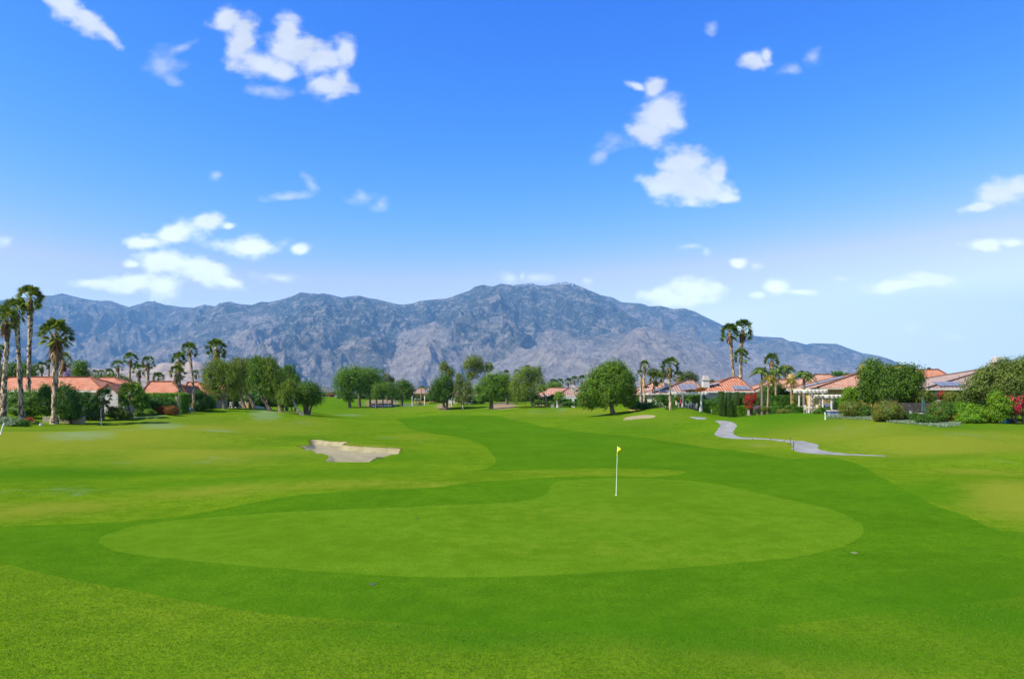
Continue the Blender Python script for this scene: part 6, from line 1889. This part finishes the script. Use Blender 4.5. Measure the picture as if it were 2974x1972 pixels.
shrub('olive leafy bush behind the closed green umbrella', 'shrub', (2685, 1180), [(2676, 1152, 22, 18), (2698, 1156, 14, 14)], 3400, 0.17, 'olive', Y=76)
shrub('crimson flowers behind the first patio column', 'bougainvillea', (2740, 1180), [(2740, 1148, 14, 12)], 1400, 0.16, 'mixred', Y=77, flowers=('red', 700, 0.16), name='bougainvillea')
shrub('squarish yellow green bush under the patio roof', 'shrub', (2770, 1180), [(2768, 1156, 20, 19), (2780, 1168, 18, 14)], 3400, 0.15, 'olive', Y=74)
shrub('dome bush with scattered red flowers in front of the patio column', 'shrub', (2735, 1226), [(2735, 1195, 37, 30), (2740, 1206, 32, 18)], 9000, 0.13, 'mid', core=0.9, flowers=('red', 340, 0.14, 60))
shrub('dark bush with small white blooms left of the red flowered dome', 'shrub', (2660, 1224), [(2655, 1212, 20, 11)], 2200, 0.14, 'deep')
shrub('glossy deep green bush at the foot of the red flowered dome', 'shrub', (2697, 1232), [(2697, 1217, 27, 15)], 4200, 0.14, 'deep')
shrub('bright green leafy bush right of the red flowered dome', 'shrub', (2800, 1227), [(2795, 1198, 24, 26), (2820, 1200, 26, 24), (2805, 1214, 40, 14)], 8000, 0.16, 'box', core=0.75)
shrub('bright green bush with a few white flowers, third right of the red flowered dome', 'shrub', (2860, 1227), [(2855, 1200, 24, 24), (2878, 1204, 22, 20)], 5600, 0.16, 'box', core=0.75)
shrub('tall lime topped bush before the great olive tree', 'shrub', (2895, 1226), [(2892, 1158, 18, 24), (2902, 1184, 24, 28), (2890, 1205, 28, 20)], 6500, 0.17, 'lime', core=0.7, Y=66)
tree('great olive green tree at the right edge in front of the stone chimney', 'tree', (2890, 1222), [(2925, 1066, 34, 26), (2965, 1068, 40, 28), (2880, 1090, 34, 28), (2850, 1100, 26, 26), (2920, 1110, 46, 38), (2970, 1116, 40, 40), (2830, 1128, 34, 32), (2870, 1140, 40, 30), (2815, 1150, 24, 24), (2930, 1150, 40, 26), (3010, 1090, 40, 36)], [[(2890, 1222, 5), (2885, 1180, 4.5), (2880, 1140, 4)], [(2905, 1222, 4.5), (2920, 1170, 4), (2940, 1130, 3.4)]], 30000, 0.18, 'gum', 'brown', Y=69, core=0.55, spread=0.14)
shrub('magenta bougainvillea sprays at the right edge', 'bougainvillea', (2950, 1225), [(2938, 1162, 14, 12), (2950, 1176, 14, 12), (2970, 1164, 16, 14), (2955, 1190, 22, 16)], 2600, 0.16, 'hedge', Y=66, flowers=('magenta', 2300, 0.17), name='bougainvillea')
feather_palm('small pygmy palm with a curved trunk above the blue planters', (2928, 1196), 26, [(2955, 1228, 4), (2944, 1216, 3.4), (2932, 1202, 2.6)], base=(2955, 1229), nf=18, lm='lime', droop=0.6, name='pygmy_palm')
feather_palm('second pygmy palm cut by the right edge', (2968, 1196), 28, [(2974, 1230, 4), (2970, 1205, 3)], base=(2974, 1230), nf=18, lm='lime', droop=0.6, name='pygmy_palm')
tree('grey green tree top behind the peach roof with the solar row', 'tree', (2440, 1120), [(2432, 1086, 16, 7), (2448, 1088, 14, 6)], [[(2440, 1140, 1.5), (2440, 1092, 1)]], 1000, 0.26, 'hedge', 'brown', Y=125)
palm('palm crown tip over the ridge of the large orange roof', (2698, 1076), 12, [(2698, 1130, 2), (2698, 1090, 2)], Y=118, nf=20, skirt=(0, 0))

# silver ground cover along the garden edge: nobody could count the plants
sg = []
for k in range(3000):
    t_ = rnd.random()
    px = 2405 + t_ * 380
    py = np.interp(px, [2405, 2480, 2540, 2600, 2680, 2740, 2785], [1211, 1213, 1216, 1224, 1230, 1236, 1232]) + rnd.uniform(-3.5, 5.5)
    sg.append((px, py))
cells = {}
C_, D_ = [], []
for (px, py) in sg[:420]:
    h = hit(px, py)
    if h:
        for q in range(26):
            a, r_ = rnd.uniform(0, 2 * math.pi), rnd.random() * 0.28
            C_.append((h[0] + math.cos(a) * r_, h[1] + math.sin(a) * r_, h[2] + rnd.random() * 0.10))
            D_.append((math.cos(a) * 0.6, math.sin(a) * 0.6, rnd.uniform(.3, 1.2)))
C_, D_ = np.array(C_), np.array(D_)
Nn_ = np.cross(D_, npr.normal(size=D_.shape))
V, Fq = cards(C_, D_, Nn_, 0.12 + 0.12 * npr.random(len(C_)), 0.05)
o_ = mesh_np('ground_cover', V, Fq, LF['silver'], attrs={'tint': ('FACE', npr.random(len(C_)))})
tag(o_, 'silvery low ground cover along the right garden edge', 'ground cover', kind='stuff')

# ---- flagstick
fx, fy, fz = hit(1789, 1438)
fl = empty('golf_flag', (fx, fy, fz))
tag(fl, 'white golf flagstick with a limp yellow flag standing on the green', 'golf flag')
top = np.array([(4.5) / F * fy, 0, 2.13])
v_, f_ = tubes([(np.array([[0, 0, -0.05], top * 0.5, top]), np.array([0.008, 0.0075, 0.007]))], 8)
mesh_np('pole', v_, f_, m_plain('fibreglass_white', (0.85, 0.86, 0.80), 0.35, 0.02), fl, smooth=True)
# cloth: hangs from the top third, one corner blown to the right
nu, nv = 9, 9
fv = []
for j in range(nv):
    v = j / (nv - 1)
    for i in range(nu):
        u = i / (nu - 1)
        out = 0.20 * u * (1 - v) ** 1.3 + 0.035 * u * math.sin(v * 9) - 0.03 * v * u
        z = -0.03 - v * 0.36 - 0.16 * u * u * (1 - v) - 0.02 * u
        y = 0.05 * math.sin(u * 7 + v * 4) * (0.3 + u)
        q = top * (1 + (z / 2.13))
        fv.append((q[0] + 0.008 + out - 0.03 * v, y, top[2] + z))
fq = [(j * nu + i, j * nu + i + 1, (j + 1) * nu + i + 1, (j + 1) * nu + i) for j in range(nv - 1) for i in range(nu - 1)]
cl = mesh_np('flag_cloth', fv, fq, m_plain('yellow_cloth', (0.62, 0.62, 0.01), 0.8, 0.12, 20), fl, smooth=True)
s_ = cl.modifiers.new('t', 'SOLIDIFY')
s_.thickness = 0.006
MB().lathe([(0.055, -0.05), (0.055, 0.004), (0.05, 0.006)], 16).build('cup_rim', M_WHITE, fl)


def post(label, px0, py0, px1, py1, r_, m_, name='post', cat='post', Y=None):
    h = hit(px0, py0) if Y is None else at(px0, Y)
    o = (h[0], h[1], h[2])
    e = loc_px(px1, py1, h[1], o)
    v_, f_ = tubes([(np.array([[0, 0, -0.1], e * 0.5, e * 0.97, e]), np.array([r_, r_, r_, r_ * 0.6]))], 8)
    ob = mesh_np(name, v_, f_, m_)
    ob.location = o
    tag(ob, label, cat)
    return ob


M_DK = m_plain('dark_iron', (0.03, 0.03, 0.03), 0.6)
post('short white marker post on the grass before the short fan palms', 294, 1234, 294.5, 1213, 0.05, M_WHITE, 'marker_post')
post('white stake leaning at the left edge below the palms', 1, 1262, 12, 1229, 0.06, M_WHITE, 'marker_post')
post('white marker post on the lawn edge left of the silver ground cover', 2397, 1219, 2396, 1197, 0.055, M_WHITE, 'marker_post')
post('slim white pole by the far fence left of the yellow house', 1197, 1165, 1197, 1151, 0.10, M_WHITE, 'pole', 'pole', Y=215)
post('pale pole right of the far queen palms', 1233, 1166, 1233, 1150, 0.12, M_WHITE, 'pole', 'pole', Y=214)
post('thin pale pole under the dense darker tree', 1148, 1163, 1148, 1152, 0.09, M_WHITE, 'pole', 'pole', Y=225)
post('pale practice pin on the lawn before the white pergola', 2066, 1202, 2066, 1190, 0.03, M_WHITE, 'marker_post')
for (a, b0, b1, r_, lab) in ((2186, 1275.5, 1270, 0.022, 'first small dark stake along the thin stretch of the path'), (2238, 1278, 1272, 0.022, 'second small dark stake along the thin stretch of the path'), (2277, 1283, 1277, 0.022, 'third small dark stake along the thin stretch of the path'),
                            (2291, 1293, 1284, 0.022, 'short dark stake just left of the taller thin stake'), (2295.5, 1292, 1268.5, 0.022, 'tall thin dark stake where the path widens again'), (2305, 1308, 1281, 0.032, 'thickest dark post at the near edge of the path')):
    post(lab, a, b0, a, b1, r_, M_DK, 'path_stake', 'stake')
# rake lying on the bunker edge
X, Y, Z = hit(1075, 1342)
rk = empty('bunker_rake', (X, Y, Z + 0.05))
tag(rk, 'dark bunker rake lying across the near lip of the sand', 'rake')
e = np.array([0.28, 1.5, 0.12])
v_, f_ = tubes([(np.array([[0, 0, 0], e]), np.array([0.022, 0.02]))], 6)
mesh_np('handle', v_, f_, M_DK, rk)
m = MB().box(-0.24, 0.24, -0.02, 0.02, -0.02, 0.02)
for i in range(8):
    m.box(-0.23 + i * 0.065, -0.215 + i * 0.065, -0.012, 0.012, -0.08, -0.02)
o_ = m.build('rake_head', M_DK, rk)
o_.location = tuple(e)
# sprinkler covers in the apron
for (a, b_, lab, mt) in ((1082, 1696, 'dark round sprinkler cover in the apron below the green', m_plain('cover_dark', (0.045, 0.065, 0.02), 0.8)), (2481, 1605, 'pale worn sprinkler cover in the apron right of the green', m_plain('cover_pale', (0.15, 0.16, 0.06), 0.8))):
    X, Y, Z = hit(a, b_)
    o_ = MB().lathe([(0.09, -0.03), (0.09, 0.006), (0.08, 0.010), (0.04, 0.011)], 18).build('sprinkler_cover', mt)
    o_.location = (X, Y, Z)
    tag(o_, lab, 'sprinkler cover')
for (a, b_, lab) in ((1210, 1506, 'tiny dark leaf lying on the left part of the green'),):
    X, Y, Z = hit(a, b_)
    V, Fq = cards(np.array([[-0.05, 0, 0.01], [0.0, 0.02, 0.01]]), np.array([[1.0, .3, .2], [.6, -.6, .2]]), np.array([[0, -.3, 1.0], [0, .2, 1.0]]), 0.14, 0.06)
    o_ = mesh_np('fallen_leaf', V, Fq, m_plain('dead_leaf', (0.03, 0.03, 0.015)))
    o_.location = (X, Y, Z)
    tag(o_, lab, 'leaf')

# ---- walls, fences
X0, Y0, Z0 = hit(86, 1229)
X1, Y1, Z1 = hit(205, 1231)
wl = empty('garden_wall', (X0, Y0 + 2.0, Z0 - 0.1))
tag(wl, 'low beige stucco wall behind the lone stout palm', 'wall')
zt = CAMH + (HY - 1209) / F * (Y0 + 2)
MB().box(0, (205 - 86) / F * (Y0 + 2), 0, 0.3, -0.3, zt - Z0).build('wall', m_plain('wall_beige', (0.28, 0.235, 0.15), 0.9, 0.12, 2, 0.2), wl)
MB().box(-0.03, (205 - 86) / F * (Y0 + 2) + 0.03, -0.03, 0.33, zt - Z0 + 0.002, zt - Z0 + 0.06).build('coping', m_plain('coping', (0.42, 0.36, 0.25), 0.9), wl)
X0, Y0, Z0 = at(2606, 74)
sw = empty('stone_wall', (X0, 74, Z0))
tag(sw, 'shaded grey brown stone wall behind the closed green umbrella', 'wall')


def stone_b(t, b):
    oc_ = t.nodes.new('ShaderNodeTexCoord').outputs['Object']
    v = t.nodes.new('ShaderNodeTexVoronoi')
    v.inputs['Scale'].default_value = 3.5
    t.links.new(oc_, v.inputs['Vector'])
    t.links.new(mixc(t, v.outputs['Distance'], mixc(t, v.outputs['Color'], (0.05, 0.043, 0.036), (0.13, 0.11, 0.095)), (0.03, 0.025, 0.02)), b.inputs['Base Color'])


MB().box(0, (2706 - 2606) / F * 74, 0, 0.4, -0.3, CAMH + (HY - 1170) / F * 74 - Z0).build('stone_face', mat('rubble', rough=0.9, build=stone_b), sw)
# far wire fence and the grey box
fe = empty('fence', at(1172, 215))
tag(fe, 'low pale wire fence beyond the middle trees', 'fence')
w_ = (1245 - 1172) / F * 215
for i in range(13):
    MB().box(i * w_ / 12 - .04, i * w_ / 12 + .04, -.04, .04, -0.3, 0.95).build('post', M_STONE, fe)
m = MB()
for k in range(5):
    m.box(0, w_, -0.015, 0.015, 0.15 + k * 0.18, 0.19 + k * 0.18)
m.build('rail', M_STONE, fe)
# white garden gate and fence under the weeping trees
ge = empty('garden_gate', at(694, 117))
tag(ge, 'white barred garden gate panel under the weeping trees', 'gate')
w_ = 20 / F * 117
hh = CAMH + (HY - 1166) / F * 117 - ge.location[2]
m = MB().box(0, w_, -.03, .03, hh - .08, hh).box(0, w_, -.03, .03, .1, .18).box(0, .08, -.035, .035, -.2, hh + .05).box(w_ - .08, w_, -.035, .035, -.2, hh + .05)
m.build('gate_frame', M_WHITE, ge)
m = MB()
for i in range(1, 10):
    m.box(i * w_ / 10 - .015, i * w_ / 10 + .015, -.012, .012, .185, hh - .085)
m.build('bars', M_WHITE, ge)
ps = empty('garden_wall', at(713, 118))
tag(ps, 'short ochre garden pillar beside the white gate', 'wall')
MB().box(0, 0.5, 0, 0.4, -0.2, 1.0).build('pillar', M_YEL, ps)
MB().box(-0.04, 0.54, -0.04, 0.44, 1.003, 1.08).build('pillar_cap', M_CREAM, ps)


# ---- furniture
def chair(label, px, Y, rz, m_=M_WHITE, group=None, dup=None):
    if dup:
        r = dup.copy()
        col.objects.link(r)
        for c in dup.children:
            d = c.copy()
            col.objects.link(d)
            d.parent = r
    else:
        r = empty('patio_chair', (0, 0, 0))
        MB().box(-.25, .25, -.25, .25, .42, .46).build('seat', m_, r, bevel=0.01)
        m = MB()
        for i in range(5):
            m.box(-.24 + i * .11, -.20 + i * .11, .225, .25, .50, .92)
        m.box(-.26, .26, .22, .255, .925, .99)
        m.build('backrest', m_, r)
        for sx in (-1, 1):
            for sy in (-1, 1):
                MB().box(sx * .22 - .02, sx * .22 + .02, sy * .21 - .02, sy * .21 + .02, 0, .418 if sy < 0 else .92).build('leg', m_, r)
            MB().box(sx * .27 - .02, sx * .27 + .02, -.24, .215, .62, .65).build('armrest', m_, r)
    X, _, Z = at(px, Y)
    r.location = (X, Y, Z)
    r.rotation_euler = (0, 0, rz)
    tag(r, label, 'chair', group)
    return r


def table(label, px, Y, w_, h_=.74, m_=M_WHITE, rnd_=True, name='patio_table'):
    X, _, Z = at(px, Y)
    r = empty(name, (X, Y, Z))
    tag(r, label, 'table')
    if rnd_:
        MB().lathe([(w_ / 2 - .02, h_ - .04), (w_ / 2, h_ - .03), (w_ / 2, h_ - .01), (w_ / 2 - .02, h_)], 24).build('tabletop', m_, r)
    else:
        MB().box(-w_ / 2, w_ / 2, -.45, .45, h_ - .04, h_).build('tabletop', m_, r, bevel=.01)
    for a in range(4):
        c_, s__ = math.cos(a * math.pi / 2 + .78), math.sin(a * math.pi / 2 + .78)
        MB().beam((c_ * w_ * .38, s__ * .36, 0), (c_ * w_ * .30, s__ * .30, h_ - .041), .025).build('leg', m_, r)
    return r


c0 = chair('white patio chair left of the table under the tall columns', 2343, 83, R(100))
chair('white patio chair right of the table under the tall columns', 2366, 83, R(-95), dup=c0)
table('white patio table between two chairs under the tall columns', 2355, 83.2, 1.1)
chair('white chair left end of the dining set under the white pergola', 1995, 101.3, R(95), dup=c0)
chair('white chair in front of the dining table under the white pergola', 2003, 100.6, R(185), dup=c0)
chair('white chair right of the dining table under the white pergola', 2019, 101, R(-90), dup=c0)
table('white dining table under the white pergola', 2007, 101.6, 1.5, rnd_=False)
chair('white garden seat under the leftmost weeping trees', 673, 112, R(160), dup=c0)
chair('pale chair standing on the patio left of the pergola post', 1968, 101, R(60), dup=c0)
chair('white lounge chair by the stone wall', 2652, 71, R(40), dup=c0)
table('small white table below the closed green umbrella', 2681, 71, 1.2)
chair('white chair on the lawn in front of the salmon houses', 1606, 152, R(20), dup=c0)


def umbrella(label, px, py_top, Y, m_, pole=None):
    X, _, Z = at(px, Y)
    r = empty('closed_umbrella', (X, Y, Z))
    tag(r, label, 'umbrella')
    H_ = CAMH + (HY - py_top) / F * Y - Z
    MB().lathe([(.3, 0), (.3, .06), (.06, .09), (.05, .2)], 16).build('base', M_DK, r)
    MB().beam((0, 0, .1), (0, 0, H_), .025, .02).build('pole', M_DK, r)
    prof = [(.07, H_ * .36), (.17, H_ * .40), (.15, H_ * .5), (.12, H_ * .62), (.14, H_ * .7), (.11, H_ * .85), (.04, H_ * .97), (.012, H_ + .03)]
    o = MB().lathe(prof, 12).build('canopy', m_, r)
    for v in o.data.vertices:
        a = math.atan2(v.co.y, v.co.x)
        k = 1 + .22 * math.cos(a * 6)
        v.co.x *= k
        v.co.y *= k
    return r


umbrella('closed brown umbrella beyond the agaves', 545, 1154, 96, m_plain('canvas_brown', (0.20, 0.09, 0.05), .9))
umbrella('closed dark red umbrella at the white pergola post', 1978, 1154, 100.5, m_plain('canvas_red', (0.30, 0.04, 0.02), .9))
umbrella('closed dark green umbrella before the stone wall', 2681, 1154, 71, m_plain('canvas_green', (0.03, 0.08, 0.07), .9))

# spa with blue tiles
X0, Y0, Z0 = at(2412, 80)
sp = empty('garden_spa', (X0, 80, Z0))
tag(sp, 'raised spa with a band of blue tiles below the lower pergola', 'spa')
w_ = (2442 - 2412) / F * 80


def btile(t, b):
    oc_ = t.nodes.new('ShaderNodeTexCoord').outputs['Object']
    v = t.nodes.new('ShaderNodeTexVoronoi')
    v.inputs['Scale'].default_value = 9
    t.links.new(oc_, v.inputs['Vector'])
    t.links.new(mixc(t, v.outputs['Color'], (0.03, 0.06, 0.22), (0.25, 0.35, 0.55)), b.inputs['Base Color'])


zt = CAMH + (HY - 1194.5) / F * 80 - Z0
MB().box(0, w_, 0, 2, -0.2, zt).build('tile_band', mat('blue_tiles', rough=0.25, build=btile), sp)
MB().box(-.1, w_ + .1, -.1, 2.1, zt + .003, zt + .12).build('coping', M_STONE, sp)
MB().box(-.35, w_ + .35, -.5, -.12, -0.2, max(.06, zt - .42)).build('step', M_STONE, sp)
# grill
X0, Y0, Z0 = at(2403, 88)
gr = empty('barbecue_grill', (X0, 88, Z0))
tag(gr, 'covered dark barbecue grill behind the clipped hedge between the pergolas', 'grill')
MB().box(-.6, .6, -.3, .3, 0, .8).build('cabinet', M_DK, gr, bevel=.02)
m = MB()
m.v = [(-.6, -.3, .803), (.6, -.3, .803), (.6, .3, .803), (-.6, .3, .803), (-.45, -.1, 1.2), (.45, -.1, 1.2), (.45, .25, 1.2), (-.45, .25, 1.2)]
m.f = [(3, 2, 1, 0), (4, 5, 6, 7), (0, 1, 5, 4), (1, 2, 6, 5), (2, 3, 7, 6), (3, 0, 4, 7)]
m.build('lid', m_plain('grill_lid', (0.09, 0.11, 0.15), .5), gr, bevel=.03)
MB().beam((-.35, -.33, .95), (.35, -.33, .95), .02).build('handle', M_STONE, gr)
# blue planters
GB = 'square blue planters under the pygmy palm'
for i, (a, w_, lab) in enumerate(((2915, .52, 'widest blue planter, leftmost of the three under the pygmy palm'), (2931, .42, 'middle blue planter of the three under the pygmy palm'), (2943, .34, 'smallest blue planter nearest the curved pygmy palm trunk'))):
    X0, Y0, Z0 = hit(a, 1228)
    r = empty('planter_box', (X0, Y0, Z0))
    tag(r, lab, 'planter', GB)
    m = MB()
    h_ = .42 - i * .04
    m.v = [(-w_ * .42, -.2, 0), (w_ * .42, -.2, 0), (w_ * .42, .2, 0), (-w_ * .42, .2, 0), (-w_ * .5, -.25, h_), (w_ * .5, -.25, h_), (w_ * .5, .25, h_), (-w_ * .5, .25, h_)]
    m.f = [(3, 2, 1, 0), (4, 5, 6, 7), (0, 1, 5, 4), (1, 2, 6, 5), (2, 3, 7, 6), (3, 0, 4, 7)]
    mb_ = m_plain('blue_glaze', (0.02, 0.13, 0.24), .35)
    m.build('box', mb_, r, bevel=.015)
    MB().box(-w_ * .52, w_ * .52, -.27, .27, h_ + .002, h_ + .04).build('rim', mb_, r, bevel=.01)
# small white statue before the box hedge
X0, Y0, Z0 = at(2033, 100)
r = empty('garden_statue', (X0, Y0, Z0))
tag(r, 'small white garden statue in front of the box hedge', 'statue')
MB().lathe([(.17, 0), (.17, .06), (.11, .09), (.09, .14)], 14).build('plinth', M_WHITE, r)
MB().lathe([(.06, .142), (.10, .22), (.11, .32), (.07, .42), (.05, .46), (.075, .52), (.06, .60), (.015, .64)], 14).build('figure', M_WHITE, r, smooth=True)
X0, Y0, Z0 = hit(119, 1235)
r = MB().lathe([(.16, -.05), (.20, .03), (.17, .14), (.08, .22), (.01, .235)], 9).build('boulder', M_WHITE)
r.location = (X0, Y0, Z0)
tag(r, 'small white rock at the end of the left planting bed', 'rock')

# ---- golf carts under the middle tree


def cart():
    r = empty('golf_cart', (0, 0, 0))
    wht, drk = m_plain('cart_white', (0.75, 0.75, 0.73), .35, .02), M_DK
    m = MB()
    prof = [(-1.1, .32), (-1.1, .62), (-.8, .72), (-.35, .55), (.35, .5), (.6, .8), (1.1, .62), (1.15, .32)]
    k = len(prof)
    m.v = [(-.55, a, b_) for a, b_ in prof] + [(.55, a, b_) for a, b_ in prof]
    m.f = [tuple(range(k)), tuple(range(2 * k - 1, k - 1, -1))] + [(i, (i + 1) % k, (i + 1) % k + k, i + k) for i in range(k)]
    m.build('body', wht, r, bevel=.03)
    MB().box(-.5, .5, -.45, .1, .62, .78).box(-.5, .5, .1, .2, .62, 1.15).build('seat', m_plain('seat_tan', (0.35, 0.28, 0.2), .7), r, bevel=.03)
    MB().box(-.58, .58, -.75, .85, 1.78, 1.86).build('roof', wht, r, bevel=.03)
    for sx in (-1, 1):
        for a, b_ in ((-.75, -.62), (.6, .68)):
            MB().beam((sx * .5, a, .65), (sx * .5, b_, 1.78), .02).build('roof_post', drk, r)
        for y in (-.75, .75):
            w__ = MB()
            w__.beam((sx * .52, y, .23), (sx * .66, y, .23), .23, sides=14)
            w__.build('wheel', drk, r)
    m = MB().box(-.38, .38, 1.0, 1.3, .55, 1.35)
    m.build('golf_bags', m_plain('bag_cloth', (0.08, 0.08, 0.12), .8, .5, 6), r, bevel=.04)
    return r


ct = cart()
for i in range(7):
    if i == 0:
        r = ct
    else:
        r = ct.copy()
        col.objects.link(r)
        for c in ct.children:
            d = c.copy()
            col.objects.link(d)
            d.parent = r
    px = 1083 + i * 8.6
    h = hit(px, 1183 - 0.2 * i)
    r.location = (h[0], h[1], h[2])
    r.rotation_euler = (0, 0, R(12 + rnd.uniform(-14, 14)))
    r.scale = (0.9, 0.9, 0.9)
    tag(r, ['leftmost golf cart of the parked row under the middle trees', 'second golf cart from the left end of the parked row', 'third golf cart from the left end of the parked row', 'golf cart in the very middle of the parked row', 'third golf cart from the right end of the parked row', 'second golf cart from the right end of the parked row', 'rightmost golf cart of the parked row under the middle trees'][i], 'golf cart', 'golf carts parked in a row')
